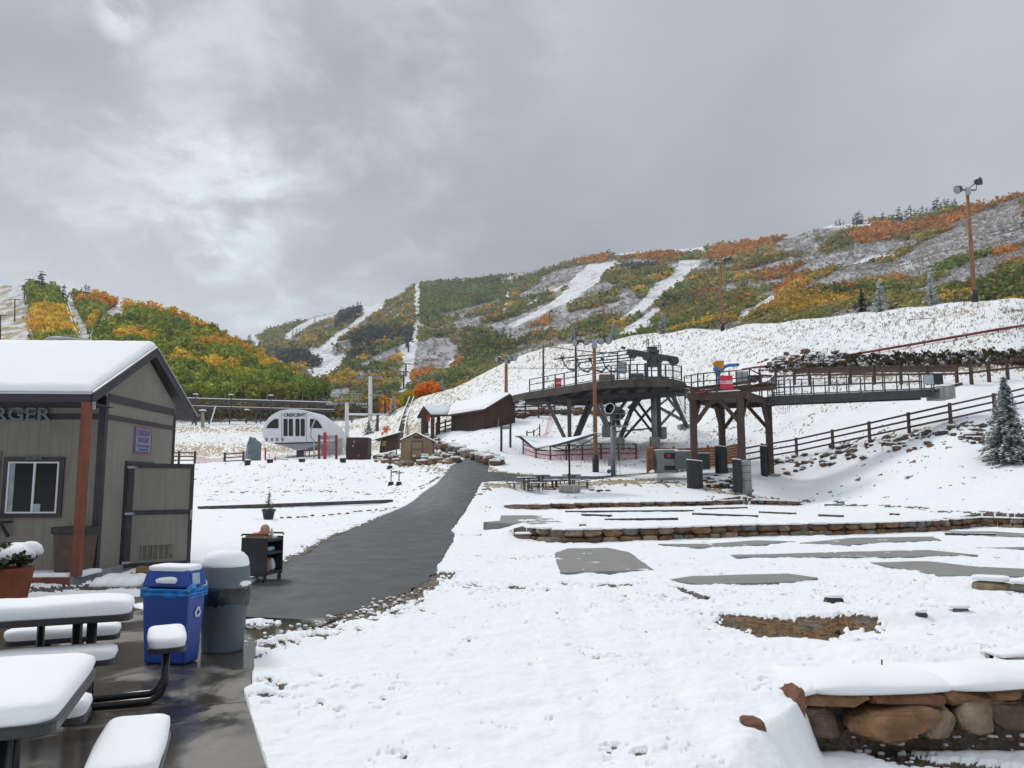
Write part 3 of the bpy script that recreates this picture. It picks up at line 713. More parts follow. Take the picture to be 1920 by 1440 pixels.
gcol = np.array([(.16, .14, .10), (.33, .32, .32), (.80, .82, .85), (.22, .15, .08), (.22, .17, .08), (.10, .11, .11), (.10, .12, .06)])[MKL]
sn_ = fbm(MX / 9, MY / 14, 3, 88); sm = np.where(MKL == 1, sstep(sn_, .44, .62) * .5, np.where(MKL == 2, 0, sstep(sn_, .6, .68) * .5))[..., None]
sm2 = np.where(MKL == 2, sstep(sn_, .56, .66) * .5, 0)[..., None]
gcol = gcol * (1 - sm) + np.array((.66, .68, .71)) * sm; gcol = gcol * (1 - sm2) + np.array((.42, .40, .36)) * sm2
b = NB('hillside'); c = b.attr('col'); pos = b.geo().outputs['Position']
c2 = b.mix(b.rng(b.noise(.35, 5, .7, coord=pos), .3, .7), (.62, .62, .62), (1.25, 1.22, 1.2)); mm = b.n('ShaderNodeMix', data_type='RGBA', blend_type='MULTIPLY'); mm.inputs[0].default_value = 1
b.l(c, mm.inputs[6]); b.l(c2, mm.inputs[7]); b.set(Base_Color=mm.outputs[2], Roughness=.9, Specular_IOR_Level=.15); b.bump(b.noise(.5, 5, coord=pos), .6, 1.0); HILLM = b.m
hillmesh('mountain_hill', MX, MY, MZ, HILLM, np.concatenate([gcol, np.ones(gcol.shape[:2] + (1,))], -1))

LK = [(-1500, 225, 800, 560, 520), (0, 225, 800, 620, 532), (60, 225, 800, 560, 545), (100, 225, 800, 520, 556), (145, 225, 800, 510, 566), (200, 225, 800, 500, 566), (260, 225, 802, 480, 590), (330, 225, 802, 450, 604), (400, 225, 802, 420, 640), (480, 225, 802, 390, 682), (560, 225, 802, 340, 728), (640, 225, 802, 290, 764), (700, 225, 802, 250, 790), (760, 220, 802, 230, 800)]
cpl = np.r_[np.arange(-1500, -40, 60), np.arange(-40, 764, 4.0)]
LX, LY, LZ, LS = hillgrid(LK, cpl, 150, 10, 70, 91)
def lclass(px, py, X, Y):
    """0 forest, 1 open grassy snow, 2 flume clearing, 3 brush"""
    k = np.zeros(px.shape, int); j = (fbm(X / 14, Y / 14, 3, 93) - .5) * 16
    k = np.where((px + j < 50 + np.clip(py - 560, 0, 200) * .28), 1, k)
    c = 121 + (py - 560) * .42
    k = np.where((abs(px + j * .3 - c) < 13 + (py - 560) * .15) & (py > 552), 2, k)
    k = np.where(inpoly(px + j * .5, py, [(195, 585), (225, 570), (240, 585), (235, 610), (205, 620), (180, 640), (165, 630)]), 2, k)
    k = np.where((py > 752), 3, k)
    return k
lpx, lpy = proj(LX, LY, LZ); LKL = lclass(lpx, lpy, LX, LY)
gs = fbm(LX / 5, LY / 9, 4, 95)
g1 = np.array([(.13, .10, .06), (.42, .36, .22), (.45, .44, .42), (.16, .13, .09)])[LKL]
sm = np.where((LKL == 1) | (LKL == 2), sstep(gs, .42, .55) * .9, 0)[..., None]
g1 = g1 * (1 - sm) + np.array((.78, .80, .83)) * sm
hillmesh('aspen_hill', LX, LY, LZ, HILLM, np.concatenate([g1, np.ones(g1.shape[:2] + (1,))], -1))

# ---------------------------------------------------------------- foliage
def crown_proto(nq, size, shape, seed):
    """leaf clumps through a crown volume: (nq,4,3) quads, unit crown height ~1, base at 0"""
    r = np.random.RandomState(seed); out = []
    lob = r.normal(0, .22, (6, 3)) * [1, 1, .8] + [0, 0, .58]
    while len(out) < nq:
        l = lob[r.randint(6)]; d = r.normal(size=3); d /= np.linalg.norm(d); rad = .24 * r.uniform(.55, 1.05) ** .5
        p = l + d * rad * np.array([1, 1, shape])
        if p[2] < .18: continue
        nrm = d + r.normal(0, .45, 3); nrm /= np.linalg.norm(nrm); t = np.cross(nrm, r.normal(size=3)); t /= np.linalg.norm(t); u = np.cross(nrm, t)
        s = size * r.uniform(.6, 1.3); a = r.uniform(.6, 1)
        out.append([p - t * s - u * s * a, p + t * s - u * s * a * .6, p + t * s * .7 + u * s * a, p - t * s * .8 + u * s * a * .9])
    return np.array(out)
def scatter(name, P, S, COL, protos, mat, seed, jit=.22, wid=1.0, label=None):
    r = np.random.RandomState(seed); n = len(P); V = []; CC = []
    var = r.randint(len(protos), size=n); yaw = r.uniform(0, 6.28, n)
    for v, pr in enumerate(protos):
        i = np.where(var == v)[0]
        if not len(i): continue
        c, s = np.cos(yaw[i]), np.sin(yaw[i]); q = pr[None]                 # (1,nq,4,3)
        x = (q[..., 0] * c[:, None, None] - q[..., 1] * s[:, None, None]) * (S[i] * wid)[:, None, None] + P[i, 0][:, None, None]
        y = (q[..., 0] * s[:, None, None] + q[..., 1] * c[:, None, None]) * (S[i] * wid)[:, None, None] + P[i, 1][:, None, None]
        z = q[..., 2] * S[i][:, None, None] + P[i, 2][:, None, None]
        V.append(np.stack([x, y, z], -1).reshape(-1, 3))
        k = COL[i][:, None, :] * (1 + jit * r.normal(size=(len(i), pr.shape[0], 1))).clip(.35, 1.9); CC.append(k.reshape(-1, 3))
    V = np.concatenate(V); CC = np.concatenate(CC).clip(0, 1); F = np.arange(len(V)).reshape(-1, 4)
    o = npmesh(name, V, F, mat, False, cols=np.c_[CC, np.ones(len(CC))])
    return o
b = NB('leaves'); b.set(Base_Color=b.attr('col'), Roughness=.75, Specular_IOR_Level=.15)
tr = b.n('ShaderNodeBsdfTranslucent'); b.l(b.attr('col'), tr.inputs[0]); ms = b.n('ShaderNodeMixShader'); ms.inputs[0].default_value = .22
b.l(b.b.outputs[0], ms.inputs[1]); b.l(tr.outputs[0], ms.inputs[2]); b.l(ms.outputs[0], b.t.nodes['Material Output'].inputs[0]); LEAF = b.m
def samp(X, Y, Z, S, n, seed, lo=0.0, pw=1.0):
    r = np.random.RandomState(seed); a = r.uniform(0, X.shape[0] - 1.001, n)
    s0 = np.searchsorted(S, lo); bq = s0 + (r.uniform(0, 1, n) ** pw) * (X.shape[1] - 1.001 - s0)
    i = a.astype(int); j = bq.astype(int); fa = a - i; fb = bq - j
    def f(A): return (A[i, j] * (1 - fa) + A[i + 1, j] * fa) * (1 - fb) + (A[i, j + 1] * (1 - fa) + A[i + 1, j + 1] * fa) * fb
    return f(X), f(Y), f(Z)
PAL = np.array([(.32, .30, .115), (.42, .39, .375), (.8, .8, .8), (.56, .26, .08), (.62, .42, .09), (.095, .12, .105), (.20, .25, .08)])
# mountain scrub and aspens
sx, sy, sz = samp(MX, MY, MZ, MS, 60000, 5, 0.0)
ppx, ppy = proj(sx, sy, sz); kk = classify(ppx, ppy, sx, sy)
rr = np.random.RandomState(6); k7 = classify(ppx, ppy - 6, sx, sy) == 2; keep = ~k7 & (ppx > 330) & (ppx < 2150) & (kk != 2) & ((kk != 1) | (rr.uniform(size=len(kk)) < .42))
sx, sy, sz, kk, ppx, ppy = [v[keep] for v in (sx, sy, sz, kk, ppx, ppy)]
tone = fbm(sx / 30, sy / 30, 3, 77)[:, None]
colr = PAL[kk] * (.62 + .8 * tone) * (1 + .16 * np.random.RandomState(8).normal(size=(len(kk), 1))).clip(.5, 1.6)
hue = np.random.RandomState(9).uniform(size=(len(kk), 1)); colr = np.where((kk[:, None] != 1) & (hue > .93), colr * .4 + np.array((.42, .24, .03)) * .6, colr)
size = np.where(kk == 1, 3.0, 6.5) * np.random.RandomState(10).uniform(.6, 1.35, len(kk)) * np.clip(sy / 800, .45, 1.05)
o = scatter('mountain_scrub', np.c_[sx, sy, sz - size * .2], size, colr, [crown_proto(13, .17, .9, 100 + i) for i in range(6)], LEAF, 11, .15, 1.15)
tag(o, kind='stuff')
# aspen forest on the near left hill
sx, sy, sz = samp(LX, LY, LZ, LS, 16000, 15, 0.03, .9)
ppx, ppy = proj(sx, sy, sz); kk = lclass(ppx, ppy, sx, sy)
keep = (ppx > -60) & (ppx < 690) & (kk == 0) & (ppy < 765)
sx, sy, sz, ppx, ppy = [v[keep] for v in (sx, sy, sz, ppx, ppy)]
sel = []; grid = {}
for i in range(len(sx)):                 # keep crowns apart
    c = (int(sx[i] / 3.1), int(sy[i] / 3.6))
    if c in grid: continue
    grid[c] = 1; sel.append(i)
sx, sy, sz, ppx, ppy = [v[sel] for v in (sx, sy, sz, ppx, ppy)]
cresty = np.interp(ppx, [k[0] for k in LK], [k[4] for k in LK]); fromcrest = ppy - cresty
q = fbm(sx / 16, sy / 16, 3, 97); q2 = fbm(sx / 7, sy / 7, 2, 98)
GC, DG, YG, YE, OR = np.array((.33, .40, .055)), np.array((.20, .28, .045)), np.array((.42, .43, .05)), np.array((.82, .55, .06)), np.array((.84, .42, .07))
col = np.where((q > .5)[:, None], GC, DG); col = np.where((q2 > .58)[:, None], YG * .8, col)
def ell(cx, cy, rx, ry): return (((ppx - cx) / rx) ** 2 + ((ppy - 12 - cy) / ry) ** 2 + (q2 - .5) * 1.6) < 1
for (cx_, cy_, rx, ry, cc) in ((85, 592, 40, 14, YE), (100, 622, 34, 22, YE), (60, 615, 20, 25, (OR + YE) / 2), (95, 560, 40, 16, GC), (170, 562, 30, 9, OR), (205, 565, 16, 18, OR), (175, 610, 12, 14, YE), (190, 590, 14, 14, GC), (235, 575, 16, 10, OR),
    (262, 640, 50, 10, YE), (225, 625, 20, 12, YG), (300, 583, 42, 7, OR), (350, 598, 26, 6, OR), (390, 622, 30, 6, (OR + YE) / 2), (425, 644, 24, 4, OR), (480, 668, 26, 4, OR), (520, 690, 30, 5, (OR + YE) / 2), (395, 692, 52, 7, YE), (430, 712, 34, 12, YG), (340, 682, 24, 8, YE), (498, 690, 14, 9, YE), (400, 655, 50, 5, (OR + YE) / 2), (360, 640, 30, 6, YG), (600, 740, 50, 30, DG), (540, 725, 40, 14, DG * 1.1)):
    col = np.where(ell(cx_, cy_, rx, ry)[:, None], cc, col)
col = np.where(((fromcrest < 7) & (ppx > 150) & (ppx < 560) & (q > .50))[:, None], (OR + YE) / 2, col)
col = col * (.75 + .5 * np.random.RandomState(17).uniform(size=(len(sx), 1)))
size = np.random.RandomState(18).uniform(5.5, 9.0, len(sx)) * np.clip(sy / 380, .72, 1.05)
o = scatter('aspen_forest', np.c_[sx, sy, sz - .4], size, col, [crown_proto(120, .085, 1.15, 200 + i) for i in range(7)], LEAF, 19, .2, .92)
tag(o, kind='stuff')
m = MB()
for i in range(len(sx)):
    if random.random() < .75: m.bar((sx[i], sy[i], sz[i] - .5), (sx[i] + .2, sy[i], sz[i] + size[i] * .6), .22, .22)
tag(m.build('aspen_trunks', M('aspen_bark', (.42, .39, .34))), kind='stuff')
# undergrowth band at the foot of the hill
rr = np.random.RandomState(23); n = 1600; u = rr.uniform(330, 760, n); yy = rr.uniform(214, 262, n)
pts = np.array([list(at(u[i], 784, yy[i])) for i in range(n)]); pts[:, 2] = np.maximum(H(pts[:, 0], pts[:, 1]), 0)
cl = np.array([(.22, .13, .07), (.15, .13, .05), (.13, .11, .09), (.30, .20, .06)])[rr.randint(4, size=n)] * rr.uniform(.6, 1.2, (n, 1))
o = scatter('brush', pts, rr.uniform(1.6, 4.6, n), cl, [crown_proto(40, .09, 1, 300 + i) for i in range(4)], LEAF, 24); tag(o, kind='stuff')
# ================================================================ MATERIALS FOR THE OBJECTS
mSNOW = snow_mat()
mBLACK = M('black_coated_metal', (.018, .018, .02), .38, .3, 8, .15, 60)
mDTRIM = M('dark_trim_paint', (.040, .034, .042), .6, .2, 5, .3, 30)
mSTEEL = M('galvanised_steel', (.34, .37, .40), .5, .2, 3, .2, 40, metal=.3, snow=.22)
mDSTEEL = M('dark_steel', (.050, .048, .052), .55, .25, 3, .3, 30, snow=.16)
mBROWN = M('brown_timber', (.075, .045, .036), .75, .25, 3, .5, 18, snow=.18, streak=(2, 2, 18))
mRAIL = M('rail_timber', (.085, .055, .05), .75, .25, 2, .4, 20, snow=.2)
mDECK = M('platform_timber', (.085, .07, .06), .75, .3, 1.5, .4, 12, snow=.06)
mCONC = M('pier_concrete', (.33, .32, .30), .85, .18, 2, .4, 20, snow=.3, streak=(6, 6, .6))
mPOLE = M('pole_timber', (.30, .15, .075), .8, .22, 2, .5, 14, streak=(8, 8, .5), dark=(.12, .06, .035))
mPOLE2 = M('weathered_pole', (.22, .15, .11), .8, .22, 2, .5, 14, streak=(8, 8, .5))
mWHITE = M('white_paint', (.70, .72, .74), .5, .06, 2, .1, 20)
mGLASS = M('dark_glass', (.012, .013, .016), .06, .1, 2, 0, 20, spec=.6)
mRED = M('red_paint', (.42, .03, .035), .5, .15, 3, .1, 20)
mPAD = M('black_padding', (.015, .016, .019), .45, .3, 3, .3, 10)
mLENS = M('lamp_glass', (.30, .32, .34), .2, .1, 5, 0)

# ================================================================ CONIFERS
def conifer_data(seed, levels=16, arms=9, leaves=9, r=.30, droop=.35, snow=.0, leafw=.032, gap=0):
    """unit-height tree; returns needle quads, snow quads"""
    g = np.random.RandomState(seed); Q = []; S = []
    for L in range(levels):
        f = L / (levels - 1); z = .06 + .92 * f ** .92; rad = r * (1 - f) ** .85 + .012
        na = max(4, int(arms * (1 - .55 * f)))
        for a in range(na):
            if g.uniform() < gap: continue
            th = g.uniform(0, 6.28); rr = rad * g.uniform(.62, 1.12); d = np.array([math.cos(th), math.sin(th), 0]); sd_ = np.array([-d[1], d[0], 0])
            for k in range(leaves):
                t = (k + g.uniform(.2, 1)) / leaves; p = d * rr * t + np.array([0, 0, z - droop * rr * t + .02 * g.normal() * .6])
                wd = leafw * (1.25 - .5 * t) * g.uniform(.7, 1.3); ln = rr / leaves * 1.6; off = sd_ * g.normal(0, 1) * wd * .9 * (1 - .4 * t)
                tilt = np.array([0, 0, g.normal(0, .35) * wd]); p = p + off
                Q.append([p - sd_ * wd - tilt, p + sd_ * wd * .9 + tilt * .4, p + d * ln + sd_ * wd * .5 - [0, 0, ln * .35] + tilt, p + d * ln - sd_ * wd * .55 - [0, 0, ln * .45]])
                if g.uniform() < snow:
                    q = p + np.array([0, 0, .012]); Wd = wd * 1.0
                    S.append([q - sd_ * Wd, q + sd_ * Wd, q + d * ln * .9 + sd_ * Wd * .6 - [0, 0, ln * .2], q + d * ln * .9 - sd_ * Wd * .6 - [0, 0, ln * .2]])
    return np.array(Q), (np.array(S) if S else None)
def quads(name, Q, mat, parent, col=None, jit=.3, seed=1, s=(1, 1, 1)):
    V = (Q * np.array(s)).reshape(-1, 3); F = np.arange(len(V)).reshape(-1, 4); cc = None
    if col is not None:
        k = (1 + jit * np.random.RandomState(seed).normal(size=(len(Q), 1))).clip(.3, 2); cc = np.c_[np.array(col)[None] * k, np.ones(len(Q))]
    return npmesh(name, V, F, mat, False, parent, cc)
mBARK = M('conifer_bark', (.10, .07, .05), .9, .3, 4, .4, 30)
def conifer(name, label, h, seed=1, col=(.035, .055, .035), snow=.0, loc=(0, 0, 0), wide=1.0, group=None, **k):
    t = thing(name, label, 'spruce tree', loc, 0, group); Q, S = conifer_data(seed, snow=snow, **k)
    quads('crown', Q, LEAF, t, col, .35, seed, (h * wide, h * wide, h))
    if S is not None: quads('snow', S, mSNOW, t, s=(h * wide, h * wide, h))
    m = MB(); m.tube([(0, 0, -.3), (0, 0, h * .5), (0, 0, h * .93)], [h * .02, h * .012, .004], 7); m.build('trunk', mBARK, t, world=False)
    return t
p = hit(1893, 866); p.z -= .15
conifer('spruce_tree', 'large blue spruce laden with snow at the right edge of the slope', at(1897, 708, p.y).z - p.z, 3, (.24, .27, .26), .95, p, .95, levels=30, arms=20, leaves=15, r=.33, droop=.28, leafw=.020)
def planted(px, Y, py_top, label, seed, snow=.5, py=None, wide=1.0, col=(.05, .07, .06), name='spruce_tree', group=None, **k):
    g = grd(px, Y); h = at(px, py_top, Y).z - g.z; col = (.50, .54, .54) if snow > .55 else col
    d = dict(levels=17, arms=9, leaves=7, r=.26, droop=.3, leafw=.035); d.update(k)
    return conifer(name, label, h, seed, col, snow, (g.x, g.y, g.z - .1), wide, group, **d)
planted(1651, 88, 520, 'narrow snowy spruce left of the taller one on the slope crest', 11, .75, gap=.2, r=.28)
planted(1747, 82, 508, 'tall thin snowy spruce on the crest left of the tallest light pole', 12, .7, gap=.3, r=.25)
planted(1617, 92, 537, 'tiny dark spruce sapling on the slope crest', 13, .2)
planted(1243, 152, 584, 'snowy spruce on the crest below the wide ski run', 14, .8)
planted(1151, 170, 603, 'leaning snowy spruce by the crest light pole', 15, .8)
planted(1074, 186, 612, 'snow-white young spruce on the crest above the platform', 16, .9)
planted(1018, 196, 640, 'smallest snowy spruce tip on the crest left of the platform mast', 17, .8)
planted(737, 178, 742, 'frosted spruce beside the truss footbridge', 18, .85, r=.34, col=(.10, .13, .13))
planted(829, 190, 708, 'snowy spruce at the top of the grass bank by the orange bushes', 19, .8)
planted(691, 150, 786, 'small grey green shrub-like spruce at the foot of the rear white tower', 20, .35, r=.5, col=(.14, .17, .11))
planted(706, 152, 788, 'frosted bush spruce right of the rear white tower', 21, .6, r=.42, col=(.14, .17, .13))
# far conifers: three prototypes, copied
fp = []
for i in range(3):
    t = conifer('dark_spruce', 'x', 1.0, 40 + i, (.030, .042, .042), .10, (0, 0, -400), levels=9, arms=6, leaves=3, r=.17, droop=.3, leafw=.05)
    fp.append(t)
first = [True] * 3
def farcon(px, py, Yd, hp, label, group, z=None):
    """a spruce whose foot is at (px,py) on the hill and whose height is hp picture rows"""
    i = random.randrange(3); g = at(px, py, Yd); h = hp * Yd / FPX
    if first[i]: o = fp[i]; first[i] = False
    else: o = copy_tree(fp[i])
    o.location = g - Vector((0, 0, h * .12)); o.scale = (h * 1.45, h * 1.45, h * 1.12); o['label'] = label; o['group'] = group; return o
def hilldist(px, py):                    # distance of the mountain surface in a given direction
    i = int(np.argmin(np.abs(np.interp(px, cpm, np.arange(len(cpm))) - np.arange(len(cpm))))); col_py = mpy[i]
    j = int(np.argmin(np.abs(col_py - py))); return float(MY[i, j])
def crest(px): return float(np.interp(px, [k[0] for k in MK], [k[4] for k in MK])), float(np.interp(px, [k[0] for k in MK], [k[3] for k in MK]))
r0 = random.Random(5)
RIDGE = [(1568, 10), (1575, 12), (1582, 9), (1600, 14), (1606, 20), (1611, 22), (1617, 18), (1630, 12), (1640, 14), (1656, 18), (1672, 12), (1686, 24), (1692, 16), (1700, 20), (1708, 26), (1716, 18), (1722, 16), (1730, 20), (1738, 16), (1745, 14), (1752, 24), (1758, 28), (1765, 20), (1772, 24), (1778, 22), (1786, 18), (1792, 22)]
for x, hp in RIDGE:
    cpy_, cY = crest(x); farcon(x, cpy_ + 3, cY * .99, hp * 1.25, 'small dark spruce in the broken row along the right ridge top', 'spruces on the right ridge')
for x, y, hp in [(476 + 7 * i + r0.uniform(-3, 3), 655 + 1.4 * i + r0.uniform(-3, 3), r0.uniform(12, 19)) for i in range(16)]:
    farcon(x, y, hilldist(x, y), hp, 'dark spruce at the bottom of the valley between the two hills', 'spruces in the valley bottom')
for x, y, hp in [(r0.uniform(470, 562), r0.uniform(654, 684), r0.uniform(12, 20)) for i in range(24)]:
    farcon(x, y, hilldist(x, y), hp, 'dark spruce at the bottom of the valley between the two hills', 'spruces in the valley bottom')
for k in range(28):
    t = k / 27; x = 632 + 45 * t + r0.uniform(-4, 4); y = 612 - 24 * t + r0.uniform(-8, 6)
    farcon(x, y, hilldist(x, y), r0.uniform(16, 24), 'tall dark spruce in the stand between the two upper ski runs', 'spruce stand between the ski runs')
for k in range(26):
    x = r0.uniform(660, 768); y = 652 - (x - 660) * .10 + r0.uniform(-8, 10)
    farcon(x, y, hilldist(x, y), r0.uniform(10, 17), 'dark spruce in the band left of the lift line', 'spruces left of the lift line')
for x, y, hp in ((549, 634, 16), (556, 634, 18), (562, 632, 18), (568, 628, 14), (590, 610, 14), (600, 640, 22), (633, 660, 20), (640, 655, 14), (576, 690, 20), (597, 688, 26), (585, 700, 20), (466, 648, 20), (468, 652, 26)):
    farcon(x, y, hilldist(x, y), hp, 'dark spruce standing at the edge of a lower ski run', 'spruces beside the ski runs')
for x, hp in ((933, 20), (944, 26), (950, 18), (957, 20), (980, 16), (662, 18), (925, 14)):
    farcon(x, 640 if x > 800 else 700, hilldist(x, 640 if x > 800 else 700), hp, 'dark spruce in the green patch above the snowy bank', 'spruces above the bank')
def lcrest(px): return float(np.interp(px, [k[0] for k in LK], [k[4] for k in LK])), float(np.interp(px, [k[0] for k in LK], [k[3] for k in LK]))
for x, hp, lb in ((77, 36, 'broad dark spruce alone above the left aspen block'), (152, 22, 'dark spruce left of the close pair on the left crest'), (160, 28, 'taller spruce of the pair on the left hill crest'), (166, 26, 'shorter spruce of the pair on the left hill crest'), (120, 22, 'dark spruce beside the lift tower on the left crest')):
    c_, Yc = lcrest(x); o = farcon(x, c_ - 6, Yc * .985, hp, lb, 'spruces on the left crest')
    if x == 77: o.scale = (o.scale[0] * 1.7, o.scale[1] * 1.7, o.scale[2])

# bright autumn bushes by the lodge
def bush(name, label, pxs, Y, hp, cols, seed, n=60, group=None):
    g = np.random.RandomState(seed); P = []; c0 = grd(sum(pxs) / 2, Y)
    for i in range(n):
        px = g.uniform(*pxs); Yi = Y + g.uniform(-6, 6); q = grd(px, Yi); f = 1 - abs((px - sum(pxs) / 2) / (pxs[1] - pxs[0]) * 2) ** 2 * .6
        P.append([q.x - c0.x, q.y - c0.y, q.z - c0.z - .4, f])
    P = np.array(P); cl = np.array(cols)[g.randint(len(cols), size=n)] * g.uniform(.75, 1.2, (n, 1))
    o = scatter(name, P[:, :3], hp * Y / FPX * P[:, 3] * g.uniform(.75, 1.05, n), cl, [crown_proto(150, .055, 1.1, 500 + seed + k) for k in range(3)], LEAF, seed, .22)
    o.location = c0; return tag(o, label, 'bush', group)
bush('orange_bush', 'wide blazing orange bushes behind the lodge porch', (768, 828), 195, 31, [(.95, .27, .03), (.98, .33, .03), (.88, .22, .03)], 1, 80)
bush('yellow_bush', 'yellow green bush at the left end of the orange thicket', (755, 778), 192, 28, [(.55, .38, .03), (.35, .34, .03)], 2, 26)
bush('orange_shrub', 'small round orange red shrub on the grassy bank left of the shed', (716, 732), 140, 15, [(.75, .18, .06)], 3, 8)
bush('amber_bush', 'amber bush behind the frosted spruce', (722, 738), 205, 40, [(.80, .35, .04)], 4, 12)

# ================================================================ ROCKS AND WALLS
def rock(m, c, d, seed, rz=0, sub=2, sq=.55, cut=1.25):
    g = random.Random(seed); bm = bmesh.new(); bmesh.ops.create_icosphere(bm, subdivisions=sub, radius=1); Mz = Matrix.Rotation(rz, 3, 'Z'); c = Vector(c)
    pl = [(Vector((g.gauss(0, 1), g.gauss(0, 1), g.gauss(0, .8))).normalized(), g.uniform(.62, .9)) for _ in range(9)]
    mp = {}
    for v in bm.verts:
        p = v.co.copy(); p = Vector([math.copysign(abs(x) ** sq, x) for x in p])
        for n, k in pl:
            s = p.dot(n)
            if s > k * cut: p -= n * (s - k * cut)
        p += p.normalized() * g.uniform(-.03, .03)
        mp[v] = m.bm.verts.new(c + Mz @ Vector((p.x * d[0] / 2, p.y * d[1] / 2, p.z * d[2] / 2)))
    fs = [m.bm.faces.new([mp[v] for v in f.verts]) for f in bm.faces]; m._new(fs, False); bm.free()
STONES = [M('stone_%s' % n, c, .85, .42, 4, .9, 16, bdist=.035, streak=(3, 3, 7), dark=tuple(v * .5 for v in c)) for n, c in (('ochre', (.25, .135, .065)), ('tan', (.29, .21, .14)), ('rust', (.17, .075, .042)), ('grey', (.18, .165, .145)), ('brown', (.15, .095, .06)))]
def along(W, s):
    P = np.array(W); d = np.r_[0, np.cumsum(np.hypot(*(P[1:] - P[:-1]).T))]; s = min(max(s, 0), d[-1]); return float(np.interp(s, d, P[:, 0])), float(np.interp(s, d, P[:, 1])), d[-1]
def stonewall(name, label, W, zfun, h, rows, smin, smax, seed, snow_t=.05, depth=.3, s0=0, s1=1e9, snowcap=True):
    x0, y0, L = along(W, 0); root = thing(name, label, 'stone wall', (x0, y0, zfun(x0, y0)))
    g = random.Random(seed); m = MB(); sn = MB(); s1 = min(s1, L)
    for r in range(rows):
        s = s0 + g.uniform(0, smin)
        while s < s1:
            ln = g.uniform(smin, smax); x, y, _ = along(W, s + ln / 2); xa, ya, _ = along(W, s); xb, yb, _ = along(W, s + ln); rz = math.atan2(yb - ya, xb - xa)
            hh = h / rows; e = min(1, (s - s0 + .4) / 1.2, (s1 - s + .4) / 1.2); z = zfun(x, y)
            if not (r == rows - 1 and g.random() < .16) and not (e < .75 and r > 0):
                m.mat(g.choice(STONES)); dz = hh * g.uniform(.95, 1.15)
                rock(m, (x, y + .05 + .05 * r + g.uniform(-.03, .03), z + hh * (r + .5) + g.uniform(-.02, .02)), (ln * 1.02, depth, dz), g.randint(0, 9999), rz)
                if snowcap and r == rows - 1:
                    w2 = ln * .46; d2 = depth * .46; c, s_ = math.cos(rz), math.sin(rz)
                    sn.pad([(x + a * c - b_ * s_, y + .1 + a * s_ + b_ * c) for a, b_ in ((-w2, -d2), (w2, -d2), (w2, d2 * 1.5), (-w2, d2 * 1.5))], z + hh * rows * .97, snow_t * g.uniform(.7, 1.3), .01, g.randint(0, 99), .25)
            s += ln
    m.build('stones', None, root)
    if snowcap: sn.build('snow_cap', mSNOW, root)
    return root
def bx_(px, py, z): return flatpt(px, py, z)
stonewall('stone_wall', 'long curved stone retaining wall edging the middle terrace', WALL2, lambda x, y: -.03, .42, 2, .32, .75, 21, .05)
stonewall('stone_wall', 'far low stone wall below the picnic umbrella terrace', WALL3, lambda x, y: .33, .34, 2, .35, .85, 22, .05, .35)
# near boulder wall, boulder by boulder
root = thing('boulder_wall', 'near retaining wall of big sandstone boulders under thick snow', 'stone wall', (2.4, PIT_Y, -.42))
def nb(px0, px1, py0, py1, Y, mt, seed, name='boulder', dp=.45):
    a = at(px0, py1, Y); b_ = at(px1, py0, Y); m = MB(); rock(m, ((a.x + b_.x) / 2, Y + dp / 2 - .03, (a.z + b_.z) / 2), (abs(b_.x - a.x) * 1.12, dp, (b_.z - a.z) * 1.22), seed, 0, 4, .38, 1.1)
    o = m.build(name, STONES[mt], root)
    for f in o.data.polygons: f.use_smooth = False
    return o
for i, (a, b_, c, d, Yk, mt, *dp) in enumerate(((1506, 1580, 1335, 1382, 6.50, 4), (1588, 1762, 1332, 1400, 6.46, 0), (1738, 1802, 1324, 1383, 6.50, 1), (1796, 1860, 1322, 1378, 6.54, 1), (1852, 1935, 1312, 1366, 6.58, 4), (1930, 2030, 1310, 1366, 6.6, 1),
        (1508, 1630, 1309, 1330, 6.50, 0), (1648, 1772, 1306, 1330, 6.52, 2), (1768, 1858, 1300, 1328, 6.54, 0), (1850, 1915, 1288, 1318, 6.62, 0), (1908, 1990, 1290, 1312, 6.62, 2), (1494, 1512, 1296, 1378, 6.48, 2))):
    nb(a, b_, c, d, Yk, mt, 60 + i)
for i in range(5): nb(2036 + i * 118, 2158 + i * 118, 1330, 1404, 6.6, (4, 1, 0, 2, 1)[i], 90 + i); nb(2000 + i * 120, 2118 + i * 120, 1296, 1336, 6.6, (0, 2, 0, 4, 2)[i], 96 + i)
m = MB(); xs = np.linspace(at(1498, 1312, 6.46).x, 7.2, 190); rows = []
for x in xs:
    zt = float(np.interp(x, [2.3, 3.3, 3.9, 4.6], [at(1560, 1311, 6.48).z, at(1740, 1306, 6.5).z, at(1850, 1296, 6.55).z, at(1960, 1290, 6.6).z])); a = abs(math.sin((x - 2.33) * 3.1 + math.sin(x * 5) * .5)) ** .5
    e = min(1, (x - xs[0]) / .15 + .05); t = (.055 + .06 * a) * e; yf_ = 6.50 - .09 * a + .10 * float(vnoise(np.array(x * 2.), np.array(3.)))
    row = []
    for v_, h_ in ((.03, -.03), (-.02, .15), (-.035, .45), (0, .75), (.05, .93), (.14, 1.02), (.35, .95), (.6, .6), (.9, .1), (1.2, -.6)):
        row.append(m.bm.verts.new((x, yf_ + v_ + .04, zt - .3 * max(0, 1 - (x - xs[0]) / .2) ** 2 * (v_ > .05) + t * h_ + (.03 * float(vnoise(np.array(x * 4), np.array(v_ * 4))) if v_ > .1 else 0))))
    rows.append(row)
m._new([m.bm.faces.new((rows[i][j], rows[i + 1][j], rows[i + 1][j + 1], rows[i][j + 1])) for i in range(len(rows) - 1) for j in range(9)], True)
m.build('snow_cap', mSNOW, root)
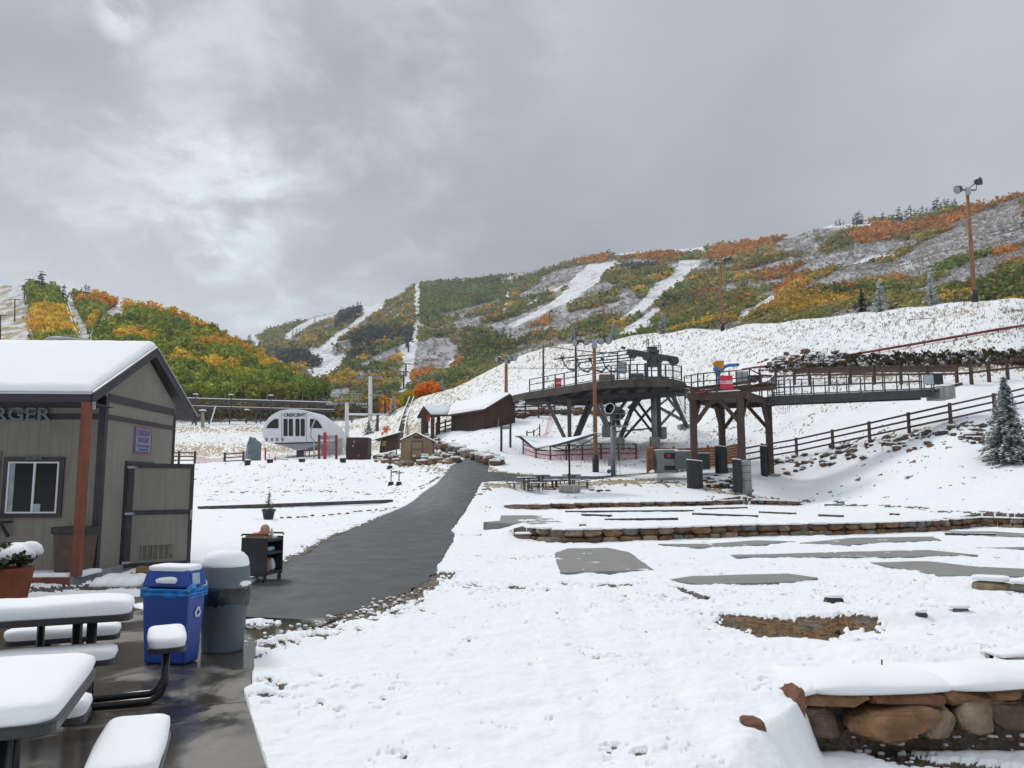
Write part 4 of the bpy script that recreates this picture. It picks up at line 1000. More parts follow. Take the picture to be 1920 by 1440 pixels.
stonewall('stone_wall', 'short low wall of rounded rocks at the right edge mid distance', [hxy(1795, 1108), hxy(1860, 1110), hxy(1935, 1118), hxy(2060, 1130)], lambda x, y: -.02, .20, 1, .35, .62, 24, .06, .34)
stonewall('stone_wall', 'snowed-over rock edge just above the near boulder wall at the right', [hxy(1862, 1252), hxy(1930, 1244), hxy(2050, 1240)], lambda x, y: .0, .13, 1, .2, .34, 25, .05, .25)
def lonerock(px, py, w_, h_, mt, label, seed, snow=True, d=None, name='rock'):
    p = hit(px, py); root = thing(name, label, 'rock', p); s = p.y / FPX; m = MB(); d = d or w_ * .8
    m.mat(STONES[mt] if isinstance(mt, int) else mt); rock(m, (p.x, p.y + d * s * .3, p.z + h_ * s * .4), (w_ * s, d * s, h_ * s * 1.15), seed); m.build('stone', None, root)
    if snow:
        m = MB(); a, b_ = w_ * s * .48, d * s * .5; m.pad([(p.x - a, p.y - b_ * .4), (p.x + a, p.y - b_ * .4), (p.x + a, p.y + b_ * 1.9), (p.x - a, p.y + b_ * 1.9)], p.z + h_ * s * .93, .04, .01, seed, .2); m.build('snow_cap', mSNOW, root)
mSLATE = M('slate', (.05, .052, .058), .7, .3, 8, .6, 30)
lonerock(1567, 1137, 34, 17, mSLATE, 'dark slate block poking from the snow above the bark hollow', 1)
lonerock(1731, 1166, 22, 17, mSLATE, 'small dark rock left of the flat grey one on the right', 2)
lonerock(1752, 1180, 12, 8, 2, 'tiny reddish stone below the two dark rocks', 3, False)
lonerock(1804, 1155, 34, 15, 3, 'flat grey rock under a snow cap on the right', 4)
lonerock(1418, 1378, 46, 26, 2, 'reddish rock slab breaking the near snow beside the boulder wall', 5, False, 60)
lonerock(1572, 1189, 10, 8, mSLATE, 'small black stone in the middle of the bark hollow', 6, False)
lonerock(1093, 990, 15, 7, 0, 'pale ochre stone lying alone left of the middle terrace wall', 7)
lonerock(982, 1015, 34, 14, 1, 'pale sandstone end stone at the left tip of the middle terrace wall', 8)
lonerock(1325, 1128, 8, 8, mSLATE, 'little dark stone at the tip of the gravel scar', 9, False)
p = hit(1654, 1265); m = MB(); m.tube([(p.x, p.y, p.z - .05), (p.x + .004, p.y, p.z + .13)], .007, 6); o = m.build('steel_stake', mBLACK); tag(o, 'thin dark rod standing in the snow behind the boulder wall', 'stake')
# concrete pads
def padslab(pts, label, z=None, t=.07):
    q = [hit(*p) for p in pts]; zz = min(v.z for v in q) if z is None else z; q = [flatpt(p[0], p[1], zz + t) for p in pts]
    gj = random.Random(len(pts) * 7 + int(pts[0][0])); q2 = []
    for i in range(len(q)):
        A2, B2_ = q[i], q[(i + 1) % len(q)]; L2 = math.hypot(B2_[0] - A2[0], B2_[1] - A2[1]); k2 = max(1, min(12, int(L2 / .35)))
        for j in range(k2): q2.append((A2[0] + (B2_[0] - A2[0]) * j / k2 + gj.uniform(-.02, .02), A2[1] + (B2_[1] - A2[1]) * j / k2 + gj.uniform(-.05, .05) * (q[0][1] / 18)))
    q = q2
    cx_ = sum(p[0] for p in q) / len(q); cy_ = sum(p[1] for p in q) / len(q)
    m = MB(); m.prism(q, zz - .08, zz + t); o = m.build('concrete_slab', concrete(), bevel=.008)
    return tag(o, label, 'concrete slab')
padslab([(1042, 1047), (1040, 1036), (1065, 1028), (1140, 1027), (1180, 1035), (1227, 1068), (1052, 1073)], 'large bare concrete slab nearest the asphalt path', 0.0)
padslab([(906, 979), (938, 976), (940, 966), (1020, 966), (1052, 979), (1010, 983)], 'bare concrete slab left of the middle terrace, by the path', None, .22)
padslab([(1236, 1020), (1330, 1019), (1420, 1013), (1490, 1015), (1410, 1022), (1300, 1026)], 'thin slab just below the middle terrace wall', 0.0)
padslab([(1500, 1018), (1600, 1008), (1748, 1006), (1762, 1012), (1660, 1016), (1590, 1022)], 'long slab below the terrace wall, right of the thin one', 0.0)
padslab([(1362, 1040), (1500, 1037), (1600, 1034), (1740, 1031), (1832, 1040), (1660, 1044), (1380, 1044)], 'longest concrete strip crossing the right part of the lawn', 0.0)
padslab([(1630, 1054), (1740, 1052), (1830, 1062), (1960, 1068), (1960, 1080), (1760, 1079)], 'pale slab at the right edge above the low rock wall', 0.0)
padslab([(1254, 1086), (1300, 1080), (1480, 1075), (1532, 1083), (1490, 1090), (1312, 1095)], 'worn slab above the gravel scar in front', 0.0)
padslab([(1765, 996), (1860, 996), (1950, 1002), (1950, 1006), (1830, 1004)], 'slab sliver below the wall at the right', 0.0)
padslab([(1830, 1027), (1940, 1025), (1950, 1030)], 'slab sliver at the right edge above the longest strip', 0.0)
mTIE = M('landscape_timber', (.085, .075, .07), .85, .3, 3, .5, 15, snow=.12)
def timber(a, b_, label, z=None, h=.14, w_=.16, name='landscape_timber', mat=None, off=0):
    p, q = hit(*a), hit(*b_); m = MB(); m.bar(p + Vector((0, 0, h * .35 + off)), q + Vector((0, 0, h * .35 + off)), w_, h); o = m.build(name, mat or mTIE, bevel=.01)
    return tag(o, label, 'timber edging', 'timber edgings on the terraces')
for a, b_, l in (((1060, 963), (1300, 961), 'long thin timber edge on the middle terrace below the far stone wall'), ((1092, 969), (1146, 971), 'short thick timber left on the middle terrace'), ((1135, 979), (1270, 977), 'timber edge second row on the middle terrace'), ((1425, 964), (1491, 967), 'dark timber right of centre on the middle terrace'), ((1537, 970), (1580, 972), 'dark timber at the right of the middle terrace'), ((1671, 968), (1684, 969), 'tiny timber end at the far right of the middle terrace'), ((1318, 957), (1400, 955), 'thin timber close under the end of the far stone wall'), ((1548, 950), (1578, 950), 'thin timber beyond the far stone wall to the right'), ((1300, 967), (1420, 972), 'faint timber edge in mid terrace'), ((1772, 1006), (1866, 1008), 'dark timber beside the slab sliver right')):
    timber(a, b_, l)
timber((372, 956), (735, 942), 'long weathered timber border across the left lawn', h=.22, w_=.22)
# stones lining the left lawn
r1 = random.Random(9)
for i in range(15):
    t = i / 14; px = 528 + 212 * t + r1.uniform(-4, 4); py = 974 - 20 * t ** 1.3 + r1.uniform(-1, 1); p = hit(px, py); root = thing('edging_stone', 'small snow-capped stone in the curved line left of the path', 'stone', p, 0, 'edging stones on the left lawn')
    s = r1.uniform(.12, .24); m = MB(); m.mat(r1.choice(STONES)); rock(m, (p.x, p.y, p.z + .05), (s * 1.4, s, .13), 900 + i, 0, 1); m.build('stone', None, root)
def riprap(name, label, pts, n, smin, smax, seed, spread=(1, 1), mats=None):
    g = random.Random(seed); m = MB(); sn = MB()
    for i in range(n):
        k = g.uniform(0, len(pts) - 1.001); j = int(k); f = k - j; px = pts[j][0] * (1 - f) + pts[j + 1][0] * f + g.uniform(-1, 1) * spread[0]; py = pts[j][1] * (1 - f) + pts[j + 1][1] * f + g.uniform(-1, 1) * spread[1]
        p = hit(px, py); s = g.uniform(smin, smax); m.mat(g.choice(mats or STONES)); rock(m, p + Vector((0, 0, s * .2)), (s * g.uniform(1, 1.5), s, s * g.uniform(.5, .9)), g.randint(0, 99999), g.uniform(0, 3), 1, .9)
        if g.random() < .7: sn.pad([(p.x - s * .5, p.y - s * .25), (p.x + s * .5, p.y - s * .25), (p.x + s * .45, p.y + s * .5), (p.x - s * .45, p.y + s * .5)], p.z + s * .44, s * .16, 0, i, .2)
    o = m.build(name, None); tag(o, label, 'rock pile', kind='stuff'); o2 = sn.build('snow_on_rocks', mSNOW); tag(o2, kind='stuff'); return o
riprap('rubble_rocks', 'rocks lining the uphill bend of the asphalt path', [(822, 838), (850, 845), (880, 855), (915, 866), (935, 872)], 60, .5, 1.2, 31, (5, 4))
riprap('rubble_rocks', 'rock pile around the tan shed', [(700, 862), (735, 862), (755, 868), (815, 866), (850, 862)], 70, .4, 1.0, 32, (10, 7))
riprap('rubble_rocks', 'rocks above the tan shed', [(745, 832), (790, 822), (820, 828)], 26, .5, 1.0, 33, (12, 5))
DARKR = [mSLATE, STONES[4], STONES[2]]
riprap('rubble_rocks', 'dark boulder bank behind the big platform', [(965, 770), (990, 764), (1020, 760), (1060, 762), (1130, 765)], 420, .5, 1.5, 34, (16, 16), DARKR)
riprap('rubble_rocks', 'rocks between the padded piers', [(1320, 900), (1360, 908), (1400, 912)], 34, .25, .6, 35, (24, 9), DARKR)
riprap('rubble_rocks', 'scattered rocks on the bank below the rail fence', [(1450, 882), (1520, 866), (1600, 848), (1680, 835), (1760, 822), (1830, 812), (1850, 828)], 150, .12, .5, 36, (22, 15), DARKR)
riprap('rubble_rocks', 'dark rocks on the bank beyond the walkway', [(1440, 690), (1500, 680), (1560, 675)], 70, .4, .9, 37, (30, 14), DARKR)

# gravel stones with snow caps near the path edge
g = random.Random(12); m = MB(); sn = MB()
for i in range(620):
    if i < 420: k = g.uniform(0, 1); px = 480 + 330 * k + g.gauss(0, 14); py = 1203 - 100 * k ** 1.15 + abs(g.gauss(0, 14)) - 5
    elif i < 500: px = g.uniform(478, 560); py = g.uniform(1225, 1312)
    else: px = g.uniform(1600, 1925); py = g.uniform(1385, 1440)
    p = hit(px, py); s = g.uniform(.016, .045) * (1.4 if g.random() < .1 else 1); m.mat(g.choice(STONES)); rock(m, p + Vector((0, 0, s * .1)), (s * 1.3, s, s * .7), i, g.uniform(0, 3), 1)
    if g.random() < .45: sn.pad([(p.x - s * .7, p.y - s * .4), (p.x + s * .7, p.y - s * .4), (p.x + s * .7, p.y + s * .6), (p.x - s * .7, p.y + s * .6)], p.z + s * .25, s * .55, .004, i, .1)
tag(m.build('gravel_stones', None), kind='stuff'); tag(sn.build('snow_on_gravel', mSNOW), kind='stuff')
# scrub on the bank above the walkway and tufts over the slope
g = np.random.RandomState(61); P = []; S = []; CC = []
for i in range(900):
    px = g.uniform(1440, 1990); y0 = 700 - (px - 1440) * .03; py = y0 + g.uniform(-22, 0) * (.5 + .5 * (px > 1500)); p = hit(px, py); P.append((p.x, p.y, p.z - .1)); S.append(g.uniform(.3, .75)); CC.append(np.array([(.05, .042, .035), (.10, .075, .03), (.06, .06, .04), (.7, .72, .75), (.12, .08, .04)][g.randint(5)]))
o = scatter('bank_scrub', np.array(P), np.array(S), np.array(CC), [crown_proto(40, .11, .9, 600 + i) for i in range(3)], LEAF, 62); tag(o, kind='stuff')
m = MB(); rg = random.Random(77)
for i in range(1500):
    px = rg.uniform(830, 1940); cr = np.interp(px, [830, 1000, 1200, 1500, 1920], [738, 655, 622, 597, 557]); py = cr + 3 + abs(rg.gauss(0, 45)); 
    if py > 800: continue
    p = hit(px, py)
    for k in range(4):
        a = rg.uniform(0, 6.28); hgt = rg.uniform(.1, .38); q = p + Vector((rg.uniform(-.15, .15), rg.uniform(-.15, .15), -.03)); m.bar(q, q + Vector((math.cos(a) * .12, math.sin(a) * .12, hgt)), .02, .02)
tag(m.build('dry_grass', M('dry_grass', (.30, .23, .13), .9)), kind='stuff')
# ================================================================ SNACK HUT
def snowgrid(m, M4, w_, d_, zf, t, nx=50, ny=30, e=.12, seed=0, under=.02, lump=.1):
    """blanket of snow over a rectangle; zf gives the surface below, edges are rounded"""
    xs = sorted(set([-w_ / 2 + e * f for f in (0, .04, .15, .35, .65, 1)] + [w_ / 2 - e * f for f in (0, .04, .15, .35, .65, 1)] + [-w_ / 2 + w_ * i / nx for i in range(1, nx)]))
    ys = sorted(set([-d_ / 2 + e * f for f in (0, .04, .15, .35, .65, 1)] + [d_ / 2 - e * f for f in (0, .04, .15, .35, .65, 1)] + [-d_ / 2 + d_ * i / ny for i in range(1, ny)]))
    X, Y = np.meshgrid(xs, ys, indexing='ij'); n = fbm(X * 3 + seed, Y * 3, 3, seed)
    de = np.minimum(np.minimum(X + w_ / 2, w_ / 2 - X), np.minimum(Y + d_ / 2, d_ / 2 - Y)); f = np.sqrt(np.clip(1 - (1 - np.clip(de / e, 0, 1)) ** 2, 0, 1))
    ed = (n - .5) * .05
    rows = []
    for i in range(len(xs)):
        r = []
        for j in range(len(ys)):
            x, y = X[i, j], Y[i, j]; z = zf(x, y) + t * f[i, j] * (1 + lump * (n[i, j] - .5) * 2) + .002
            if de[i, j] < 1e-6: z = zf(x, y) - under
            x2 = x + (ed[i, j] if abs(x) > w_ / 2 - e else 0); y2 = y + (ed[i, j] if abs(y) > d_ / 2 - e else 0)
            r.append(m.bm.verts.new(M4 @ Vector((x2, y2, z))))
        rows.append(r)
    m._new([m.bm.faces.new((rows[i][j], rows[i + 1][j], rows[i + 1][j + 1], rows[i][j + 1])) for i in range(len(xs) - 1) for j in range(len(ys) - 1)], True)
def siding():
    b = NB('grooved_siding'); pos = b.geo().outputs['Position']; s = b.n('ShaderNodeSeparateXYZ'); b.l(pos, s.inputs[0])
    u = b.math('ADD', s.outputs[0], s.outputs[1]); fr = b.math('FRACT', b.math('MULTIPLY', u, 4.9)); gr = b.math('LESS_THAN', fr, .05)
    mp = b.n('ShaderNodeMapping'); mp.inputs['Scale'].default_value = (22, 22, 1.2); b.l(pos, mp.inputs[0]); n = b.noise(1, 5, .65, coord=mp.outputs[0])
    c = b.mix(b.rng(n, .3, .7), (.225, .207, .178), (.275, .255, .22)); c = b.mix(b.rng(b.noise(.9, 4, coord=pos), .4, .7, 0, .3), c, (.16, .15, .12)); c = b.mix(b.math('MULTIPLY', gr, .3), c, (.09, .085, .07))
    b.set(Base_Color=c, Roughness=.85); b.bump(b.math('SUBTRACT', n, gr), .25, .005); return b.m
mSIDE = siding(); WX, WY0, WY1 = -7.62, 15.0, 18.55
ze = at(165, 736, 14.05).z; zr = at(281, 651, 16.75).z; zc = at(209, 748, 15).z; YE0, YE1, YR = 14.05, 19.45, 16.75; XE = -7.45; XW = -15.5
def rz_(y): return ze + (zr - ze) * (1 - abs(y - YR) / (YR - YE0))
hut = thing('snack_hut', 'taupe sided burger hut with dark trim and thick snow on its roof', 'hut', (-7.5, 14.4, 0), R(2.9))
m = MB().mat(mSIDE)
m.b2((XW, WY0, .02), (WX, WY0 + .12, rz_(WY0) - .2)); m.b2((XW, WY1 - .12, .02), (WX, WY1, rz_(WY1) - .2))
pts = [(WX, WY0 + .12, .02), (WX, WY1 - .12, .02), (WX, WY1 - .12, rz_(WY1) - .2), (WX, YR, zr - .16), (WX, WY0 + .12, rz_(WY0) - .2)]
m.slab(pts, (-.12, 0, 0)); m.build('wall', None, hut)
m = MB()                                                # roof: two planes, fascias, rakes
for s in (0, 1):
    ya, yb = (YE0, YR) if s == 0 else (YE1, YR)
    m.slab([(XW, ya, ze), (XE, ya, ze), (XE, yb, zr), (XW, yb, zr)], (0, 0, -.09))
m.b2((XW, YE0 - .02, ze - .17), (XE, YE0 + .02, ze - .01))
for ya, yb in ((YE0, YR), (YE1, YR)):
    m.slab([(XE + .001, ya, ze - .005), (XE + .001, yb, zr - .005), (XE + .001, yb, zr - .20), (XE + .001, ya, ze - .20)], (.035, 0, 0))
m.b2((XW, YE0 + .02, ze - .19), (XE - .02, WY0, ze - .17))
m.build('roof', mDTRIM, hut)
m = MB()
for ya, yb in ((YE0 - .03, YR), (YE1, YR)):
    m.bar((XE + .045, ya, ze + .005), (XE + .045, yb, zr + .005), .03, .022)
m.bar((XW, YE0 - .035, ze + .005), (XE + .045, YE0 - .035, ze + .005), .03, .022)
m.build('roof_edge', M('drip_edge', (.45, .45, .46), .5), hut)
m = MB(); snowgrid(m, Matrix.Translation(((XW + XE) / 2, YR, 0)), XE - XW + .03, YE1 - YE0 + .06, lambda x, y: rz_(y + YR), .13, 70, 40, .16, 3, .015, .08)
m.build('roof_snow', mSNOW, hut)
m = MB(); e = .025
m.b2((WX - .10, WY0 - e, .05), (WX + e, WY0 + .10, zc + .05)); m.b2((WX - .02, WY1 - .08, .05), (WX + e, WY1 + .02, zc)); 
def hz(py, px=209, Y=15.0): return at(px, py, Y).z
m.b2((XW, WY0 - e + .002, hz(752)), (WX - .10, WY0, hz(738))); m.b2((XW, WY0 - e + .002, hz(787)), (WX - .10, WY0, hz(776)))
m.b2((WX, WY0 + .10, hz(752)), (WX + e - .002, WY1 - .08, hz(737))); m.b2((WX, WY0 + .10, hz(785)), (WX + e - .002, WY1 - .08, hz(776)))
m.build('trim', mDTRIM, hut, bevel=.003)
m = MB().mat(M('hut_skirt', (.30, .31, .31), .8, streak=(3, 3, 1))); m.b2((WX + .003, WY0 + .0, -.06), (WX + .06, WY1, .10)); m.build('skirt_board', None, hut)
# window
wa, wb = at(10, 970, 15), at(128, 857, 15); yf = WY0
win = MB(); tw = .10
def frame(m, x0, x1, z0, z1, y0, y1, t):
    m.b2((x0, y0, z0), (x0 + t, y1, z1)); m.b2((x1 - t, y0, z0), (x1, y1, z1)); m.b2((x0 + t, y0, z1 - t), (x1 - t, y1, z1)); m.b2((x0 + t, y0, z0), (x1 - t, y1, z0 + t))
frame(win, wa.x, wb.x, wa.z, wb.z, yf - .035, yf, .10); wo = win.build('window', mDTRIM, hut, bevel=.003)
fa, fb = at(20, 962, 15), at(119, 866, 15); m = MB(); frame(m, fa.x, fb.x, fa.z, fb.z, yf - .05, yf - .003, .028); xm = (fa.x + fb.x) / 2 + .02; m.b2((xm - .018, yf - .052, fa.z + .028), (xm + .018, yf - .004, fb.z - .028)); m.build('sash', mWHITE, wo)
m = MB(); m.b2((fa.x + .02, yf - .022, fa.z + .02), (fb.x - .02, yf - .016, fb.z - .02)); m.build('pane', M('window_glass', (.006, .006, .007), .08, .1, 2, 0, spec=.25), wo)
m = MB(); m.b2((fa.x + .03, yf - .032, fa.z + .03), (fa.x + .12, yf - .026, fb.z - .03)); m.build('blind', M('blind', (.30, .36, .38), .7), wo)
m = MB(); m.b2((xm + .02, yf - .03, fa.z + .03), (xm + .14, yf - .024, fa.z + .17)); m.build('notice', M('paper', (.42, .48, .55), .8), wo)
m = MB(); lp = at(58, 862, 15); lq = at(86, 856, 15); m.b2((lp.x, yf - .05, lp.z), (lq.x, yf - .037, lq.z)); pl_ = m.build('order_plate', M('plate_grey', (.16, .16, .17), .6), wo)
text('lettering', 'ORDER', .065, M('dim_letters', (.04, .04, .045), .6), wo, face_mat(((lp.x + lq.x) / 2, yf - .053, (lp.z + lq.z) / 2), (1, 0, 0)), .001)
m = MB(); ca, cb_ = at(-40, 940, 15), at(13, 847, 15); frame(m, ca.x, cb_.x, ca.z, cb_.z, yf - .04, yf, .07); bo = m.build('menu_board', M('board_frame', (.16, .17, .18), .6), hut); m = MB(); m.b2((ca.x + .07, yf - .02, ca.z + .07), (cb_.x - .07, yf - .01, cb_.z - .07)); m.build('board_face', mBLACK, bo)
m = MB()
for i in range(16):
    z = cb_.z - .12 - i * .045; m.b2((cb_.x - .30, yf - .024, z), (cb_.x - .085, yf - .021, z + .010))
m.build('menu_lines', M('chalk', (.45, .45, .45)), bo)
m = MB(); sh = at(8, 980, 14.8); m.b2((sh.x - 1, 14.62, sh.z), (sh.x + .12, 15, sh.z + .03)); m.bar((sh.x + .06, 14.7, sh.z), (sh.x + .06, 14.97, sh.z - .25), .04, .05); m.build('serving_shelf', mDTRIM, hut)
# big letters on the front
lz = hz(779, 40); m4 = face_mat((at(20, 779, 14.9).x, 14.935, lz), (1, 0, 0))
text('sign_letters', 'BURGER', .34, M('letter_grey', (.17, .19, .22), .5), hut, m4, .02, .004, 1.24)
# porch post, deck
mPOST = M('red_cedar', (.21, .055, .028), .6, .25, 3, .3, 20, streak=(9, 9, .8), dark=(.10, .03, .02))
m = MB(); m.b2((-7.55, 13.92, .12), (-7.41, 14.06, ze - .18)); m.build('porch_post', mPOST, hut, bevel=.006)
m = MB(); m.b2((-7.40, 14.0, ze - .30), (-7.35, 14.03, ze - .17)); m.build('post_bracket', mSTEEL, hut)
m = MB().mat(mPOST); m.b2((XW, 13.78, -.06), (-7.50, 13.82, .12)); m.mat(M('deck_grey', (.22, .24, .24), .8)); m.b2((-7.54, 13.82, -.06), (-7.50, 15.0, .12)); m.mat(mBROWN); m.b2((XW, 13.82, .07), (-7.54, 14.999, .11)); m.build('deck', None, hut)
m = MB(); m.b2((XW, 13.84, -.2), (-7.56, 14.9, -.06)); m.build('deck_shadow_block', mBLACK, hut)  # solid black block put in as the shade under the deck
m = MB(); snowgrid(m, Matrix.Translation((-8.55, 13.98, 0)), 2.0, .26, lambda x, y: .115, .055, 20, 6, .06, 5); snowgrid(m, Matrix.Translation((-7.53, 14.45, 0)), .22, .75, lambda x, y: .115, .05, 5, 10, .06, 6); m.build('deck_snow', mSNOW, hut)
# side door, standing open
dh = .02; db = .05
m = MB(); da, dd = at(246, 866, 16.05), at(305, 866, 17.4)
m.b2((WX - .005, 16.0, .10), (WX + .03, 16.12, da.z + .02)); m.b2((WX - .005, 16.12, da.z - .10), (WX + .03, 17.45, da.z + .02)); m.b2((WX - .005, 17.33, .10), (WX + .03, 17.45, da.z - .1)); dof = m.build('door_frame', mDTRIM, hut)
m = MB(); m.b2((WX - .03, 16.12, .08), (WX + .012, 17.33, da.z - .10)); m.build('doorway', mBLACK, hut)
th = R(33); O = Vector((WX + .04, 16.08, .03)); rt = Vector((math.cos(th), math.sin(th), 0)); ht = at(373, 870, 16.85).z; DW = 1.26
DM = face_mat(O, rt)
def dbox(m, x0, x1, z0, z1, y0=-.02, y1=.02): m.hexa([DM @ Vector(q) for q in ((x0, z0, y0), (x1, z0, y0), (x1, z0, y1), (x0, z0, y1), (x0, z1, y0), (x1, z1, y0), (x1, z1, y1), (x0, z1, y1))])
m = MB(); dbox(m, 0.01, DW - .01, .01, ht - .01 - O.z); door = m.build('door', mSIDE, hut)
hh_ = ht - O.z; m = MB()
for q in ((0, .11, 0, hh_), (DW - .07, DW, 0, hh_), (.11, DW - .07, 0, .08), (.11, DW - .07, hh_ - .09, hh_), (.11, DW - .07, hh_ * .50, hh_ * .50 + .09)): dbox(m, *q, .021, .040)
m.build('door_trim', mDTRIM, door)
m = MB()
for z in (.10, hh_ * .50 + .03, hh_ - .08): dbox(m, -.03, .11, z - .022, z + .022, .041, .052); dbox(m, .11, .16, z - .010, z + .010, .041, .050)
m.build('hinge', mSTEEL, door)
m = MB(); dbox(m, DW - .05, DW - .02, hh_ * .44, hh_ * .54, .041, .07); m.build('door_handle', mSTEEL, door)
m = MB(); dbox(m, .30, .92, .14, .42, .021, .028); vt = m.build('vent', M('vent_tan', (.12, .11, .09), .7), door); m = MB()
for i in range(6): dbox(m, .31 + i * .102, .335 + i * .102, .15, .41, .029, .04)
dbox(m, .86, .90, .24, .41, .041, .045); m.build('vent_slats', M('vent_rib', (.21, .20, .17), .7), vt)
# sign on the gable wall
sa = at(262, 802, 16.35); yA, yB = 16.35, 17.18; z0, z1 = at(262, 848, 16.4).z, at(262, 800, 16.4).z
m = MB(); m.b2((WX + .002, yA, z0), (WX + .03, yB, z1)); sg = m.build('sign', M('sign_blue', (.22, .24, .42), .6, .15, 1.5), hut)
m = MB(); t_ = .022
for q in (((WX + .03, yA, z0), (WX + .037, yB, z0 + t_)), ((WX + .03, yA, z1 - t_), (WX + .037, yB, z1)), ((WX + .03, yA, z0 + t_), (WX + .037, yA + t_, z1 - t_)), ((WX + .03, yB - t_, z0 + t_), (WX + .037, yB, z1 - t_))): m.b2(*q)
m.build('sign_border', M('sign_red', (.28, .05, .07), .6), sg)
zc2 = (z0 + z1) / 2; hS = z1 - z0; yc = (yA + yB) / 2; mSL = M('sign_letters_dark', (.12, .05, .07), .7)
text('lettering', 'CRESCENT', .155, mSL, sg, face_mat((WX + .032, yc, z1 - hS * .23), (0, 1, 0)), .001, .003, .92)
text('lettering', 'BURGER', .155, mSL, sg, face_mat((WX + .032, yc, z1 - hS * .50), (0, 1, 0)), .001, .003, .92)
mSG = M('sign_letters_green', (.05, .09, .12), .7)
text('small_lettering', 'Bison Burgers, Breakfast', .062, mSG, sg, face_mat((WX + .032, yc, z1 - hS * .73), (0, 1, 0)), .001, .001, .98)
text('small_lettering', 'or Homemade Chili', .062, mSG, sg, face_mat((WX + .032, yc, z1 - hS * .87), (0, 1, 0)), .001, .001, .98)
# roof vent behind the ridge
vp = at(140, 640, 17.6); m = MB(); m.lathe((vp.x, 17.6, zr - .5), [(.40, 0), (.40, .50 + vp.z - zr - .02), (.34, .53 + vp.z - zr)], 28); vo = m.build('roof_vent', M('vent_metal', (.30, .31, .32), .6, .2), hut)
m = MB(); m.lathe((vp.x, 17.6, vp.z + .03), [(.30, 0), (.26, .03), (.16, .055), (.02, .065)], 28); m.build('vent_cap', M('vent_rust', (.13, .11, .09), .8), vo)
# bin standing on the hut's deck
bn = thing('waste_bin', 'brown waste bin with a dark rim against the hut wall behind the red post', 'bin', (at(142, 1000, 14.72).x, 14.72, .11)); bx = bn.location.x
a_, b_ = at(109, 1060, 14.6), at(174, 1000, 14.6); zt = at(140, 988, 14.6).z
m = MB(); w0, w1 = (b_.x - a_.x) / 2 * .9, (b_.x - a_.x) / 2; m.hexa([(bx - w0, 14.55, .115), (bx + w0, 14.55, .115), (bx + w0, 14.9, .115), (bx - w0, 14.9, .115), (bx - w1, 14.5, zt - .1), (bx + w1, 14.5, zt - .1), (bx + w1, 14.95, zt - .1), (bx - w1, 14.95, zt - .1)]); m.build('bin_body', M('bin_brown', (.10, .065, .05), .7), bn, bevel=.02)
m = MB(); m.b2((bx - w1 - .03, 14.47, zt - .12), (bx + w1 + .03, 14.97, zt)); m.build('bin_rim', mBLACK, bn, bevel=.015)

# ================================================================ NEAR TABLES
mTAB = M('coated_table_frame', (.016, .017, .020), .30, .3, 6, .1, 60)
def rpoly(c, u, v, a, b, r=.10, n=5):       # rounded rectangle, centre c, half sizes a (along u), b (along v)
    c, u, v = Vector(c[:2]), Vector(u[:2]), Vector(v[:2]); P = []
    for sx_, sy_, a0 in ((1, 1, 0), (-1, 1, 90), (-1, -1, 180), (1, -1, 270)):
        for k in range(n + 1):
            t = R(a0 + 90 * k / n); P.append(c + u * (sx_ * (a - r) + math.cos(t) * r) + v * (sy_ * (b - r) + math.sin(t) * r))
    return [(p.x, p.y) for p in P]
def plate(m, P, z, h=.045): m.prism(P, z - h, z)
def table(label, c, ang, L, W, benches, zt=.76, zs=.46, t=.115, bt=.10, legs=True, loc=None):
    """benches: list of (offset along u, offset along v, half length, half width, direction 0/1)"""
    u = Vector((math.cos(ang), math.sin(ang), 0)); v = Vector((-u.y, u.x, 0)); c = Vector((c[0], c[1], 0))
    root = thing('picnic_table', label, 'picnic table', (c.x, c.y, 0.022))
    m = MB(); P = rpoly(c, u, v, L / 2, W / 2, .09); plate(m, P, zt, .05); m.build('tabletop', mTAB, root, bevel=.008)
    m = MB(); m.pad(rpoly(c, u, v, L / 2 - .012, W / 2 - .012, .10, 4), zt, t, .015, 1, .06); m.build('tabletop_snow', mSNOW, root)
    m = MB()
    for su in (-1, 1):
        for sv in (-1, 1):
            q = c + u * su * (L / 2 - .28) + v * sv * .11
            m = MB(); m.tube([q + Vector((0, 0, zt - .05)), q + Vector((0, 0, .12)), q + v * sv * .05 + Vector((0, 0, .06))], .030, 10); m.build('leg', mTAB, root)
    for k, (ou, ov, hl, hw, d) in enumerate(benches):
        q = c + u * ou + v * ov; uu, vv = (u, v) if d == 0 else (v, u); m = MB(); P = rpoly(q, uu, vv, hl, hw, .07); plate(m, P, zs, .04); bo = m.build('bench_seat', mTAB, root, bevel=.006)
        m = MB(); m.pad(rpoly(q, uu, vv, hl - .008, hw - .008, .08, 4), zs, bt, .015, k + 5, .08); m.build('seat_snow', mSNOW, bo)
        m = MB(); inn = (c - q); inn = inn - uu * inn.dot(uu); inn = inn * (.62 if inn.length > 1e-6 else 0)
        offs = ((-1, 1) if hl > .5 else (-.12, .12))
        for s in offs:
            q2 = q + uu * s * (hl - .30 if hl > .5 else 1) * 1.0
            m.tube([q2 + Vector((0, 0, zs - .04)), q2 + Vector((0, 0, .16)), q2 + inn * .06 + Vector((0, 0, .08)), q2 + inn * .16 + Vector((0, 0, .045)), q2 + inn * .85 + Vector((0, 0, .045)), q2 + inn * .95 + Vector((0, 0, .08)), q2 + inn + Vector((0, 0, .16)), q2 + inn + Vector((0, 0, zt - .06 if hl <= .5 else .3))], .028, 10); m.build('bench_tube', mTAB, bo); m = MB()
    return root
